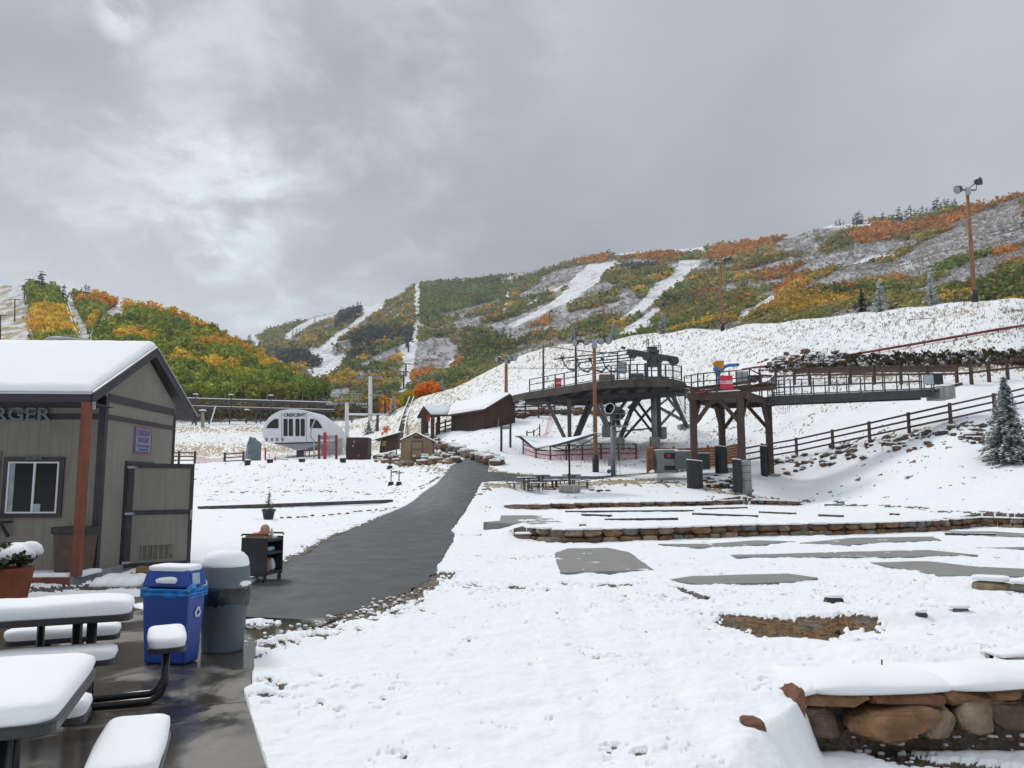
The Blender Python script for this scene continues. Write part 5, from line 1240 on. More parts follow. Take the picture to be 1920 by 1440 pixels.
# table A beside the bins: long axis along X, bench D at its right end
F3 = lambda px, py, z: Vector((*flatpt(px, py, z), 0))
K = F3(249, 1164, .715); K2 = F3(0, 1180, .715); ua = (K - K2).normalized(); va = Vector((-ua.y, ua.x, 0)); cA = K - ua * .78 + va * .26
def rel(c, u, v, p): q = p - c; return q.dot(u), q.dot(v)
fb = rel(cA, ua, va, F3(217, 1247, .43)); bb_ = rel(cA, ua, va, F3(224, 1199, .43)); bd_ = rel(cA, ua, va, F3(313, 1226, .43))
table('snow-covered picnic table nearest the blue bin with a bench at its end', cA, math.atan2(ua.y, ua.x), 1.56, .52, [(bb_[0] - .42, bb_[1] + .13, .42, .13, 0), (fb[0] - .76, fb[1] + .13, .76, .13, 0), (bd_[0], bd_[1] + .33, .33, .14, 1)], .765, .47, .105, .085)
P1, P2 = F3(92, 1381, .705), F3(176, 1268, .705); vb = (P2 - P1).normalized(); ub = Vector((vb.y, -vb.x, 0)); Wb = (P2 - P1).length + .02; cB = (P1 + P2) / 2 - ub * .60
q1 = rel(cB, ub, vb, F3(322, 1378, .43)); q2 = rel(cB, ub, vb, F3(160, 1358, .43))
table('largest snow-covered picnic table in the near left corner, square with thick rounded snow', cB, math.atan2(ub.y, ub.x), 1.24, Wb, [(q2[0] - .5, max(q2[1] + .12, Wb / 2 + .12), .5, .14, 0), (q1[0] - .15, q1[1] - .42, .42, .15, 1)], .755, .47, .09, .095)

# ================================================================ BINS, CART, POTS
def recyc():
    mB = M('bin_blue', (.012, .055, .30), .42, .12, 3, .08, 30); r = thing('recycling_bin', 'blue recycling bin with a snow-covered lid and a blue bag rim', 'recycling bin', (-3.32, 7.62, .022))
    k0, k1 = Vector((*flatpt(272, 1244, .03), 0)), Vector((*flatpt(339, 1247, .03), 0)); u = (k1 - k0).normalized(); v = Vector((-u.y, u.x, 0)); c = (k0 + k1) / 2 + v * .13; print('BIN', (k1 - k0).length, c)
    def ringp(a, b, z, oy=0): return [c + u * (sx_ * a) + v * (sy_ * b + oy) + Vector((0, 0, z)) for sx_, sy_ in ((-1, -1), (1, -1), (1, 1), (-1, 1))]
    zt = at(330, 1103, c.y - .1).z; ztop = at(330, 1066, c.y).z
    m = MB(); m.hexa(ringp(.215, .12, .025) + ringp(.245, .155, zt)); m.build('bin_body', mB, r, bevel=.025)
    m = MB()
    for k in range(7):                       # bag film folded over the rim, slightly wavy
        z = zt - .01 - k * .012; m.hexa(ringp(.252 + .004 * math.sin(k * 2.1), .163 + .004 * math.cos(k * 1.7), z) + ringp(.256 + .003 * math.sin(k * 3), .166, z + .010))
    m.bar(c + u * .25 - v * .15 + Vector((0, 0, zt - .01)), c + u * .31 - v * .17 + Vector((0, 0, zt + .035)), .05, .05); m.build('bag_film', M('blue_film', (.02, .22, .62), .2, .3, 12, .8, 26, bdist=.01), r)
    m = MB(); m.hexa(ringp(.25, .16, zt + .012) + ringp(.215, .13, ztop)); li = m.build('lid', mB, r, bevel=.02)
    m = MB(); m.pad([(p.x, p.y) for p in ringp(.225, .14, 0)], ztop - .01, .05, .006, 3, .1); m.build('lid_snow', mSNOW, r)
    m = MB(); q = c - v * .165; m.pad([(q.x + u.x * a + v.x * b_, q.y + u.y * a + v.y * b_) for a, b_ in ((-.11, -.012), (.13, -.012), (.12, .03), (-.10, .03))], zt + .055, .05, .01, 4, .3); m.build('rim_snow', mSNOW, r)
    m = MB(); fm = face_mat(c + u * .243 - v * .04 + Vector((0, 0, (zt + ztop) / 2)), v, (0, 0, 1))
    m.hexa([fm @ Vector(q) for q in ((-.06, -.05, .0), (.06, -.05, .0), (.06, -.05, .01), (-.06, -.05, .01), (-.06, .055, -.01), (.06, .055, -.01), (.06, .055, .002), (-.06, .055, .002))]); m.build('sticker', M('sticker', (.35, .50, .62), .5), r)
    # recycling arrows
    f0 = c + u * .237 + v * .02 + Vector((0, 0, zt * .68)); fm = face_mat(f0, v + u * .0, (u.x * .04, u.y * .04, 1)); m = MB()
    for k in range(3):
        a0 = R(90 + 120 * k); a1 = R(90 + 120 * (k + 1)); p0 = Vector((math.cos(a0), math.sin(a0), 0)) * .062; p1 = Vector((math.cos(a1), math.sin(a1), 0)) * .062
        s = p0.lerp(p1, .14); e = p0.lerp(p1, .66); d = (p1 - p0).normalized(); n = Vector((-d.y, d.x, 0))
        for tri in ([s - n * .010, e - n * .010, e + n * .010, s + n * .010], [e - n * .024, p0.lerp(p1, .90), e + n * .024]):
            m.slab([fm @ (q + Vector((0, 0, .006))) for q in tri], fm.to_3x3() @ Vector((0, 0, .004)))
    m.build('recycling_symbol', M('symbol_white', (.55, .65, .75), .6), r)
recyc()
def greycan():
    mG = M('can_grey', (.105, .135, .155), .55, .12, 2, .15, 20); p = Vector((*flatpt(417, 1219, .022), .022)); r = thing('trash_can', 'round grey trash can with a domed snow-topped lid beside the blue bin', 'trash can', p)
    zr_ = at(418, 1098, p.y).z; zd = at(418, 1050, p.y).z; R0 = .232
    m = MB(); m.lathe(p, [(R0 * .86, 0), (R0 * .88, .02), (R0, zr_ - .08), (R0 * 1.04, zr_ - .08), (R0 * 1.05, zr_ - .02)], 40); m.build('can_body', mG, r, bevel=0)
    m = MB(); g = random.Random(3); pr = [(R0 * 1.06, zr_ - .01), (R0 * 1.12, zr_ - .06), (R0 * 1.10, zr_ - .13), (R0 * 1.05, zr_ - .17)]; n = 48; prev = None
    for k, (rr_, z) in enumerate(pr):
        cur = [m.bm.verts.new(p + Vector((math.cos(2 * math.pi * j / n) * (rr_ + g.uniform(-.008, .010)), math.sin(2 * math.pi * j / n) * (rr_ + g.uniform(-.008, .010)), z - .022 + (g.uniform(-.02, .02) if k == 3 else 0) + .02 * math.sin(j * .5)))) for j in range(n)]
        if prev: m._new([m.bm.faces.new((prev[j], prev[(j + 1) % n], cur[(j + 1) % n], cur[j])) for j in range(n)], True)
        prev = cur
    m.build('bag_film', M('black_film', (.012, .016, .018), .22, .3, 10, .8, 20), r)
    m = MB(); H_ = zd - zr_; m.lathe(p, [(R0 * 1.13, zr_ - .03), (R0 * 1.14, zr_), (R0 * 1.06, zr_ + .03), (R0 * 1.04, zr_ + H_ * .55), (R0 * .98, zr_ + H_ * .72), (R0 * .80, zr_ + H_ * .93), (R0 * .3, zr_ + H_)], 40); m.build('lid', mG, r)
    m = MB(); m.lathe(p, [(R0 * .99, zr_ + H_ * .70), (R0 * 1.0, zr_ + H_ * .80), (R0 * .93, zr_ + H_ * 1.02), (R0 * .74, zr_ + H_ * 1.20), (R0 * .4, zr_ + H_ * 1.29), (.005, zr_ + H_ * 1.31)], 40); m.build('lid_snow', mSNOW, r)
    m = MB(); m.pad([(p.x - R0 * 1.25, p.y - R0 * .8), (p.x - R0 * .45, p.y - R0 * 1.22), (p.x - R0 * .35, p.y - R0 * .9), (p.x - R0 * 1.0, p.y - R0 * .3)], zr_ + .0, .085, .01, 9, .3); m.build('rim_snow', mSNOW, r); m = MB(); m.pad([(p.x + R0 * .8, p.y - R0 * .9), (p.x + R0 * 1.16, p.y - R0 * .3), (p.x + R0 * 1.12, p.y + R0 * .3), (p.x + R0 * .95, p.y)], zr_ + .0, .05, .01, 8, .3); m.build('rim_snow', mSNOW, r)
greycan()
def cart():
    mC = M('cart_black', (.014, .015, .020), .5, .2, 5, .1, 40); an = R(-12); u = Vector((math.cos(an), math.sin(an), 0)); v = Vector((-u.y, u.x, 0)); c = Vector((at(487, 1080, 14.25).x, 14.35, .0))
    r = thing('utility_cart', 'black plastic service cart standing on the asphalt with things on its shelves', 'cart', c); Hc = at(487, 1004, 14.3).z
    # open side faces +u ; panels at the v ends
    L, W_ = .26, .25
    def bxx(m, a0, a1, b0, b1, z0, z1): m.hexa([c + u * a + v * b_ + Vector((0, 0, z)) for z in (z0, z1) for a, b_ in ((a0, b0), (a1, b0), (a1, b1), (a0, b1))])
    for nm, b0, b1 in (('end_panel', -L - .03, -L), ('end_panel', L, L + .03)):
        m = MB(); bxx(m, -W_, W_, b0, b1, .10, Hc - .02); m.build(nm, mC, r, bevel=.02)
    for z in (.12, .46, Hc - .10): m = MB(); bxx(m, -W_, W_, -L, L, z, z + .05); m.build('shelf', mC, r, bevel=.01)
    m = MB(); bxx(m, -W_, -W_ + .02, -L, L, .17, Hc - .10); m.build('back_panel', mC, r)
    for b_ in (-L - .02, L + .02):
        m = MB(); q = c + v * b_ + Vector((0, 0, Hc)); m.tube([q - u * W_, q - u * W_ * .95 + Vector((0, 0, .03)), q + u * W_ * .95 + Vector((0, 0, .03)), q + u * W_], .016, 8); m.build('handle', mC, r)
    for a in (-W_ + .05, W_ - .05):
        for b_ in (-L, L): m = MB(); q = c + u * a + v * b_ + Vector((0, 0, .052)); m.tube([q - u * .015, q + u * .015], .05, 14); m.bar(q, q + Vector((0, 0, .06)), .03); m.build('caster', mBLACK, r)
    zt = Hc - .05; mCB = M('cardboard', (.32, .20, .10), .9, .12, 3, .2)
    def put(name, label, cat, ms, fn): m = MB(); fn(m); tag(m.build(name, ms, bevel=.004), label, cat)
    put('cardboard_tray', 'flat cardboard tray on top of the black cart', 'box', mCB, lambda m: bxx(m, -.19, .16, -.26, .05, zt, zt + .06))
    put('paper_bag', 'beige bag standing on top of the black cart', 'bag', M('kraft', (.42, .27, .18), .85), lambda m: m.lathe(c + v * .03 + u * .02 + Vector((0, 0, zt + .06)), [(.075, 0), (.085, .05), (.08, .12), (.05, .165), (.02, .18)], 14))
    put('red_cloth', 'red cloth on the tray of the black cart', 'cloth', M('cloth_red', (.55, .05, .03), .9), lambda m: m.pad([(c + v * a + u * b_)[:2] for a, b_ in ((-.24, -.14), (-.24, .05), (-.06, .08), (-.06, -.12))], zt + .062, .05, .0, 3, .6))
    put('white_bottle', 'pale pointed squeeze bottle on top of the black cart', 'bottle', M('milky', (.55, .50, .45), .4), lambda m: m.lathe(c + v * .16 + u * .08 + Vector((0, 0, zt)), [(.03, 0), (.03, .09), (.008, .17)], 12))
    put('napkin_pack', 'white packet lying on top of the black cart', 'packet', mWHITE, lambda m: m.pad([(c + v * a + u * b_)[:2] for a, b_ in ((.05, -.05), (.05, .18), (.27, .18), (.27, -.05))], zt, .05, .0, 5, .3))
    put('cardboard_box', 'brown cardboard box on the lowest shelf of the cart', 'box', mCB, lambda m: bxx(m, -.02, .17, -.27, -.02, .17, .40))
    put('plastic_bag', 'crumpled white plastic bag beside the box in the cart', 'bag', mWHITE, lambda m: rock(m, c + v * .13 + u * .08 + Vector((0, 0, .28)), (.2, .2, .24), 5, 0, 2))
    put('water_bottle', 'clear blue plastic bottle lying on the middle cart shelf', 'bottle', M('bottle_blue', (.25, .45, .60), .2), lambda m: m.tube([c - v * .14 + u * .14 + Vector((0, 0, .55)), c + v * .10 + u * .14 + Vector((0, 0, .55))], .045, 10))
    put('small_bottle', 'small white-capped bottle upright on the middle cart shelf', 'bottle', mWHITE, lambda m: m.lathe(c - v * .18 + u * .10 + Vector((0, 0, .51)), [(.03, 0), (.03, .12), (.014, .15), (.014, .19)], 10))
cart()
p = hit(503, 976); r = thing('potted_spruce', 'little spruce in a dark tapered pot on the left lawn', 'potted tree', p); s = p.y / FPX
m = MB(); m.lathe(p, [(8 * s, 0), (11.5 * s, 18 * s), (12.6 * s, 18 * s), (12.6 * s, 21 * s), (10 * s, 20.5 * s)], 24); m.build('pot', M('pot_grey', (.035, .04, .045), .6), r)
Q, S_ = conifer_data(71, levels=12, arms=8, leaves=6, r=.36, droop=.25, snow=.22, leafw=.035); hh = 34 * s; q_ = np.array([0, 0, 20 * s / hh])
quads('crown', Q + q_, LEAF, r, (.10, .14, .10), .3, 4, (hh, hh, hh)); quads('snow', S_ + q_, mSNOW, r, s=(hh, hh, hh))
m = MB(); m.tube([p + Vector((0, 0, 18 * s)), p + Vector((0, 0, 50 * s))], .015, 6); m.build('trunk', mBARK, r)
# terracotta planter at the left edge
p = Vector((at(8, 1120, 11.4).x, 11.4, 0)); r = thing('planter', 'square terracotta planter with a snowed-over plant at the left edge', 'planter', p)
m = MB(); z1 = at(10, 1063, 11.4).z; m.hexa([p + Vector(q) for q in ((-.20, -.20, 0), (.20, -.20, 0), (.20, .20, 0), (-.20, .20, 0), (-.26, -.26, z1), (.26, -.26, z1), (.26, .26, z1), (-.26, .26, z1))]); m.build('pot', M('terracotta', (.26, .075, .035), .8, .2, 4, .3), r, bevel=.02)
pr = crown_proto(420, .06, .8, 71); pr = pr - [0, 0, .35]; quads('foliage', pr, LEAF, r, (.045, .06, .03), .4, 5, (.72, .72, .50))
fo = [o for o in r.children if o.name.startswith('foliage')][0]; fo.location = (.10, 0, z1 + .02)
m = MB()
for i, (a, b_, s_) in enumerate(((-.12, 0, .30), (.12, -.05, .24), (.0, .12, .28), (.22, .08, .17))): m.lathe(p + Vector((a + .05, b_, z1 + .10 + .02 * i)), [(s_ * .9, 0), (s_, .05), (s_ * .8, .13), (s_ * .4, .18), (.005, .19)], 16)
m.build('plant_snow', mSNOW, r)
# snow heap and small box by the hut
m = MB(); g = random.Random(4)
for i in range(9):
    q = hit(190 + i * 9, 1098 - (i % 3) * 5); m.lathe(q - Vector((0, 0, .02)), [(.20, 0), (.18, .06), (.12, .11), (.04, .14)], 12)
o = m.build('snow_heap', mSNOW); tag(o, kind='stuff')
q = at(272, 1085, 15.2); m = MB(); m.box((q.x, 15.2, .05), (.28, .2, .2)); tag(m.build('small_crate', M('cardboard2', (.25, .15, .07), .9), bevel=.01), 'small cardboard coloured box on the ground behind the blue bin', 'box')
# ================================================================ helpers for posts and rails
def zfac(py_top, p, px=None): return at(px if px else proj(p.x, p.y, p.z)[0], py_top, p.y).z
def railfence(name, label, posts, hgt, rails, ps=.12, rs=.10, mat=None, Z=None, cat='fence', off=.0, rmat=None, group=None):
    """posts: ground points; rails: heights; each post a part, each span of rails one part"""
    mat = mat or mRAIL; root = thing(name, label, cat, posts[0], 0, group)
    for p in posts: m = MB(); m.box((p.x, p.y, p.z + hgt / 2 - .1), (ps, ps, hgt + .2)); m.build('post', mat, root)
    for k in rails:
        for a, b_ in zip(posts[:-1], posts[1:]): m = MB(); m.bar(a + Vector((0, -off, k)), b_ + Vector((0, -off, k)), rs * .6, rs); m.build('rail', rmat or mat, root)
    return root
def flood(m, p, d, r=.28, L=.35, n=16):       # round floodlight: bowl and rim
    p, d = Vector(p), Vector(d).normalized(); m.tube([p, p + d * L * .35, p + d * L], [r * .35, r * .8, r], n); 
def lightpole(name, label, base, ztop, heads, r=.16, pad=True, mat=None, hr=.30, arm=1.3, hdir=(-.3, -1, -.3), box=True, group='wooden floodlight poles'):
    root = thing(name, label, 'light pole', base, 0, group); top = Vector((base.x, base.y, ztop)); b = Vector(base)
    m = MB(); m.tube([b - Vector((0, 0, .4)), b.lerp(top, .5), top], [r * 1.25, r, r * .8], 12); m.build('pole', mat or mPOLE, root)
    if pad: m = MB(); m.lathe(b - Vector((0, 0, .15)), [(r * 1.7, 0), (r * 1.75, pad * 1.0), (r * 1.3, pad * 1.02)], 18); m.build('padding', mPAD, root)
    m = MB(); m.bar(top + Vector((-arm, 0, -.25)), top + Vector((arm, 0, -.25)), .09, .12); m.build('crossarm', mDSTEEL, root)
    if box: m = MB(); m.box(top + Vector((.0, -.18, -.45)), (.36, .25, .7)); m.build('ballast_box', mSTEEL, root)
    for dx, dz, dd in heads:
        h = top + Vector((dx, -.1, dz)); m = MB().mat(mDSTEEL); dv = Vector(dd or hdir).normalized(); flood(m, h - dv * .2, dv, hr, hr * 1.5); m.mat(mLENS); m.tube([h - dv * .2 + dv * hr * 1.5, h - dv * .2 + dv * (hr * 1.5 + .012)], hr * .88, 16)
        m.mat(mDSTEEL); m.bar(h + Vector((0, 0, .1)), top + Vector((dx, 0, -.25)), .05); hd = m.build('floodlight', None, root)
        m = MB(); m.lathe(h + Vector((0, 0, hr * .55)), [(hr * .75, 0), (hr * .55, hr * .25), (.01, hr * .32)], 12); m.build('floodlight_snow', mSNOW, hd)
    return root
b = grd(1117, 56); zt = at(1108, 634, 56).z
lightpole('light_pole', 'tall wooden floodlight pole with black padding in front of the platform', b, zt, [(-1.25, -.30, (-.9, -.8, -.3)), (-.62, -.28, (.35, -1, -.15)), (.42, -.25, (.25, -1, -.1)), (.95, -.20, (.3, -1, -.05))], .135, 1.25, hr=.26, arm=1.2)
for px, Yp, pyt, lb, rr_, hd in ((1828, 78, 352, 'tallest floodlight pole standing on the slope crest at the right', .19, [(-.75, -.15, (-1, -.3, -.4)), (.95, .55, (1, -.3, .25))]), (1355, 126, 492, 'wooden floodlight pole on the crest in line with the pier platform', .2, [(-.9, -.2, (-1, -.4, -.2)), (.6, .3, (1, -.4, .4)), (1.3, .5, (1, -.4, .4))]), (1133, 184, 549, 'slim floodlight pole on the crest above the padded pole', .2, [(-1.0, 0, (-1, -.4, 0)), (.8, .2, (1, -.4, .2))]), (1031, 194, 583, 'thinnest floodlight pole, farthest along the crest', .13, [(.3, 0, (1, -.4, 0))])):
    g = grd(px, Yp); t = at(px, pyt, Yp).z; lightpole('light_pole', lb, g - Vector((0, 0, .3)), t, hd, rr_, 1.6 if Yp < 190 else 0, hr=.42, arm=.9, box=Yp < 100)
g = grd(949, 100); g.z -= .5
lightpole('light_pole', 'floodlight pole rising behind the brown lodge gable', g, at(954, 672, 100).z, [(-.9, -.1, (-.9, -.7, -.2)), (.3, .1, (.4, -1, -.2)), (.9, .1, (.6, -1, -.2))], .22, 0, hr=.40, arm=1.2)
r = [o for o in C.objects if o.get('label', '').startswith('tallest')][0]
b = Vector(r.location); tp = at(1812, 352, 78); m = MB(); m.bar(Vector((b.x, b.y, tp.z)) + Vector((0, 0, -.2)), Vector((b.x + 1.1, b.y, tp.z + .6)), .09); m.bar(Vector((b.x, b.y, tp.z)) + Vector((0, 0, -.2)), Vector((b.x - .95, b.y, tp.z - .25)), .09); m.build('brace_arm', mDSTEEL, r)

# ================================================================ BIG CHAIRLIFT PLATFORM
ZD = 9.25
def dk(px, py, z=ZD): x, y = flatpt(px, py, z); return Vector((x, y, z))
plat = thing('lift_platform', 'large raised timber and steel loading platform of the lift on crossed legs', 'lift platform', (10, 68, 4))
OUT = [dk(962, 741), dk(985, 736), dk(1060, 724), dk(1115, 715), dk(1190, 710), dk(1262, 710), dk(1284, 716), dk(1290, 727), dk(1200, 738), dk(1112, 750), dk(1010, 746), dk(985, 744)]
m = MB(); m.prism([(p.x, p.y) for p in OUT], ZD - .12, ZD); m.build('deck', mDECK, plat)
m = MB()
for a, b_ in zip(OUT[:7], OUT[1:8]): m.bar(a - Vector((0, .02, .34)), b_ - Vector((0, .02, .34)), .10, .52)
for a, b_ in ((OUT[11], OUT[10]), (OUT[10], OUT[9]), (OUT[9], OUT[8]), (OUT[8], OUT[7])): m.bar(a - Vector((0, 0, .34)), b_ - Vector((0, 0, .34)), .10, .46)
m.build('fascia', mDECK, plat)
m = MB()
for k in range(9):
    t = k / 8; a = OUT[2].lerp(OUT[6], t); b_ = OUT[10].lerp(OUT[7], t); m.bar(a - Vector((0, 0, .32)), b_ - Vector((0, 0, .32)), .14, .36)
for t in (.25, .5, .75): m.bar(OUT[1].lerp(OUT[11], t) - Vector((0, 0, .62)), OUT[6].lerp(OUT[7], t) - Vector((0, 0, .62)), .16, .3)
m.build('joists', mDSTEEL, plat)
def leg(nm, px0, py0, px1, py1, w_=.3, Yb=None, z=None, h_=None):
    t = dk(px0, py0, (z or ZD - .7)); b_ = hit(px1, py1) if Yb is None else at(px1, py1, Yb); m = MB(); m.bar(b_ - Vector((0, 0, .1)), t, w_, h_ or w_); m.build(nm, mDSTEEL, plat)
for q in ((1024, 750, 1061, 824, 'leg', .26), (1067, 744, 1068, 818, 'leg', .36), (1104, 754, 1075, 824, 'leg', .26), (1112, 752, 1082, 822, 'leg', .24), (1116, 754, 1140, 806, 'leg', .26), (1124, 752, 1144, 805, 'leg', .22)): leg(q[4], q[0], q[1], q[2], q[3], q[5])
TW = (1228, 66.0); T0 = grd(*TW); T0z = at(1228, 832, 66).z
m = MB(); q = at(1228, 840, 66); m.box((q.x, 66, q.z + .1), (.75, .75, 1.6)); m.build('concrete_pier', mCONC, plat)
m = MB(); m.tube([Vector((q.x, 66, q.z + .9)), Vector((q.x - .05, 66, ZD - .4))], .24, 16); m.build('main_column', M('column_grey', (.30, .31, .32), .5, .2, 2, streak=(6, 6, .5), dark=(.06, .06, .06)), plat)
m = MB(); m.box((q.x + .42, 66.3, (q.z + .9 + ZD) / 2 - .2), (.30, .5, ZD - q.z - 1.2)); m.build('column_web', mDSTEEL, plat)
BR = [(1193, 745, 66, 1161, 827, 66, .34, 'leg'), (1222, 729, 65, 1178, 765, 66, .2, 'brace'), (1193, 750, 66.5, 1224, 794, 66.5, .2, 'brace'), (1187, 764, 66, 1222, 809, 66, .18, 'brace'), (1222, 762, 66, 1171, 820, 66, .2, 'brace'), (1153, 810, 67, 1222, 803, 66, .12, 'brace'),
      (1258, 734, 68, 1287, 798, 72, .30, 'leg'), (1232, 762, 66.5, 1278, 787, 71, .2, 'brace'), (1268, 764, 69, 1232, 804, 67, .18, 'brace'), (1244, 736, 66.5, 1231, 756, 66.5, .14, 'brace'), (1246, 738, 67, 1284, 787, 71.5, .18, 'brace'), (1230, 764, 67, 1262, 740, 68, .14, 'brace'), (1160, 800, 66, 1132, 742, 67, .18, 'brace'), (1150, 756, 70, 1162, 800, 68, .24, 'leg'), (1176, 748, 70, 1140, 800, 68, .2, 'brace'), (1208, 738, 65, 1186, 770, 66, .16, 'brace')]
for a in BR: m = MB(); m.bar(at(a[0], a[1], a[2]), at(a[3], a[4], a[5]), a[6]); m.build(a[7], mDSTEEL, plat)
for px, py, Yp, s in ((1285, 806, 72.5, 1.2), (1160, 832, 66, .9), (1142, 808, 67, 1.1), (1236, 812, 67.5, 1.1)): p = at(px, py, Yp); m = MB(); m.box((p.x, p.y, p.z), (s, s, 1.0)); m.build('concrete_footing', mCONC, plat, bevel=.05)
RL = [dk(993, 735), dk(1018, 731), dk(1041, 727), dk(1058, 724.5), dk(1079, 721), dk(1112, 715.5), dk(1146, 712.7), dk(1180, 710.6), dk(1195, 710), dk(1222, 710), dk(1248, 710), dk(1262, 710), dk(1278, 714)]
for i, p in enumerate(RL): m = MB(); m.box((p.x, p.y, ZD + .55), (.10, .10, 1.1)); m.build('railing_post', mDSTEEL, plat)
for z in (.08, .62, 1.08):
    for a, b_ in zip(RL[:-1], RL[1:]): m = MB(); m.bar(a + Vector((0, 0, z)), b_ + Vector((0, 0, z)), .05, .06); m.build('railing', mDSTEEL, plat)
m = MB(); P = [(p.x, p.y) for p in (dk(990, 737), dk(1115, 717), dk(1190, 712), dk(1262, 712), dk(1280, 725), dk(1112, 745), dk(1010, 742))]; m.pad(P, ZD, .09, 0, 3, .2); m.build('deck_snow', mSNOW, plat)
# masts and overhead cable
for px, pyt, Yp, lb in ((1018, 648, 72.5, 'mast carrying the cable at the left end of the platform'), (1079, 618, 67.5, 'taller thin mast on the platform left of the padded light pole')):
    b_ = dk(px + 1, 733 if px < 1050 else 721.5); t = at(px, pyt, b_.y); m = MB(); m.tube([b_, Vector((b_.x, b_.y, t.z))], [.10, .07], 8); o = m.build('mast', mDSTEEL); tag(o, lb, 'mast')
p0 = at(1020, 649, 72.5); p1 = at(1110, 660, 67); p2 = at(1158, 663, 66); m = MB(); m.tube([p0, p1, p2], .05, 6); m.tube([p2, at(1157, 712, 66)], .06, 6); tag(m.build('cable_boom', mDSTEEL), 'long dark cable boom running from the left mast to the booth', 'cable boom')
# drive machine
ZM = at(1225, 668, 66).z; dr = thing('lift_drive', 'dark lift drive machine with barrel rollers on top of the platform', 'lift machinery', (at(1225, 700, 66).x, 66, ZD))
a, b_ = at(1176, 659, 65.5), at(1270, 675, 66); m = MB(); m.tube([a, b_], .27, 16); m.build('barrel', M('machine_blue_black', (.035, .042, .055), .4, .2, 3, snow=.12), dr)
for t, rr_ in ((.12, .36), (.38, .30), (.66, .30), (.93, .36)): q = a.lerp(b_, t); d_ = (b_ - a).normalized(); m = MB(); m.tube([q - Vector((0, .35, .15)), q + Vector((0, .35, -.15))], rr_, 18); m.build('roller', mDSTEEL, dr)
m = MB(); q = at(1224, 690, 66); m.tube([(q.x, 66, ZM), (q.x, 66, ZM - .9)], [.6, .42], 16); m.box((q.x - .55, 66, (ZD + ZM) / 2 - .3), (.28, .5, ZM - ZD - .6)); m.box((q.x + .55, 66, (ZD + ZM) / 2 - .3), (.28, .5, ZM - ZD - .6)); m.build('stand', mDSTEEL, dr)
m = MB(); m.box((q.x, 65.9, ZD + .55), (1.1, .7, .9)); m.build('gearbox', mDSTEEL, dr)
m = MB(); m.tube([(q.x - .3, 66, ZD + .7), (q.x - 1.0, 65.8, ZD + 1.1), (q.x - 1.1, 65.8, ZD)], .12, 8); m.tube([(q.x + .4, 66, ZD + 1.0), (q.x + 1.2, 65.8, ZD + .9), (q.x + 1.5, 65.8, ZD)], .12, 8); m.build('duct', mDSTEEL, dr)
m = MB(); m.lathe((q.x, 66, ZM + .25), [(.55, 0), (.55, .25), (.4, .3), (.4, .45), (.5, .5)], 18); m.build('turret', mDSTEEL, dr)
for dx, z0, z1 in ((-.45, .4, 1.5), (-.3, .4, 1.45), (.15, .5, 1.1), (.55, .5, 1.2), (.7, .5, 1.0)): m = MB(); m.tube([(q.x + dx, 66, ZM + z0 - .2), (q.x + dx, 66, ZM + z1)], .035, 6); m.build('ladder_rail', mDSTEEL, dr)
m = MB(); m.bar((q.x - .45, 66, ZM + 1.45), (q.x - .3, 66, ZM + 1.45), .05); m.bar((q.x - .45, 66, ZM + 1.1), (q.x - .3, 66, ZM + 1.1), .05); m.bar((q.x + .15, 66, ZM + .9), (q.x + .7, 66, ZM + .9), .05); m.tube([(q.x + 0, 66, ZM + .6), (q.x, 66, ZM + 2.6)], .015, 5); m.build('ladder_rungs', mDSTEEL, dr)
m = MB(); a2 = a + Vector((-.15, 0, .25)); m.bar(a2, a2 + Vector((-.35, 0, .1)), .2); m.build('bracket', mDSTEEL, dr)
# booth, crates on the platform
def cab(name, label, cat, px0, px1, py0, py1, Yp, mat, d=.8, parts=()):
    a, b_ = at(px0, py1, Yp), at(px1, py0, Yp); r = thing(name, label, cat, ((a.x + b_.x) / 2, Yp + d / 2, a.z)); m = MB(); m.b2((a.x, Yp, a.z), (b_.x, Yp + d, b_.z)); m.build('casing', mat, r, bevel=.02)
    return r, a, b_
r, a, b_ = cab('control_booth', 'small pale grey framed booth panel on wheels on the platform', 'booth', 1158, 1174, 680, 699, 65, mSTEEL, .5)
m = MB(); frame(m, a.x - .03, b_.x + .03, a.z - .03, b_.z + .03, 64.95, 65.0, .07); m.b2((a.x, 64.96, (a.z + b_.z) / 2 - .03), (b_.x, 65, (a.z + b_.z) / 2 + .03)); m.build('frame', mDSTEEL, r)
for dx in (.1, .6): m = MB(); m.tube([(a.x + dx, 64.9, ZD), (a.x + dx, 64.9, a.z)], .04, 6); m.build('leg', mDSTEEL, r)
m = MB(); m.tube([(a.x + .35, 64.85, ZD + .22), (a.x + .35, 64.93, ZD + .22)], .2, 14); m.build('wheel', mDSTEEL, r)
r, a, b_ = cab('storage_box', 'tan storage box on the platform left of the booth', 'box', 1125, 1153, 702, 712, 66, M('tan_panel', (.15, .11, .085), .8), .9); m = MB(); m.pad([(a.x, 66), (b_.x, 66), (b_.x, 66.9), (a.x, 66.9)], b_.z, .07, .01, 2); m.build('lid_snow', mSNOW, r)
r, a, b_ = cab('machine_box', 'dark grey machine box on the platform right of the booth', 'box', 1185, 1207, 700, 710, 65.5, M('box_grey', (.06, .065, .06), .7), .9); m = MB(); m.pad([(a.x, 65.5), (b_.x, 65.5), (b_.x, 66.4), (a.x, 66.4)], b_.z, .06, .01, 2); m.build('lid_snow', mSNOW, r)
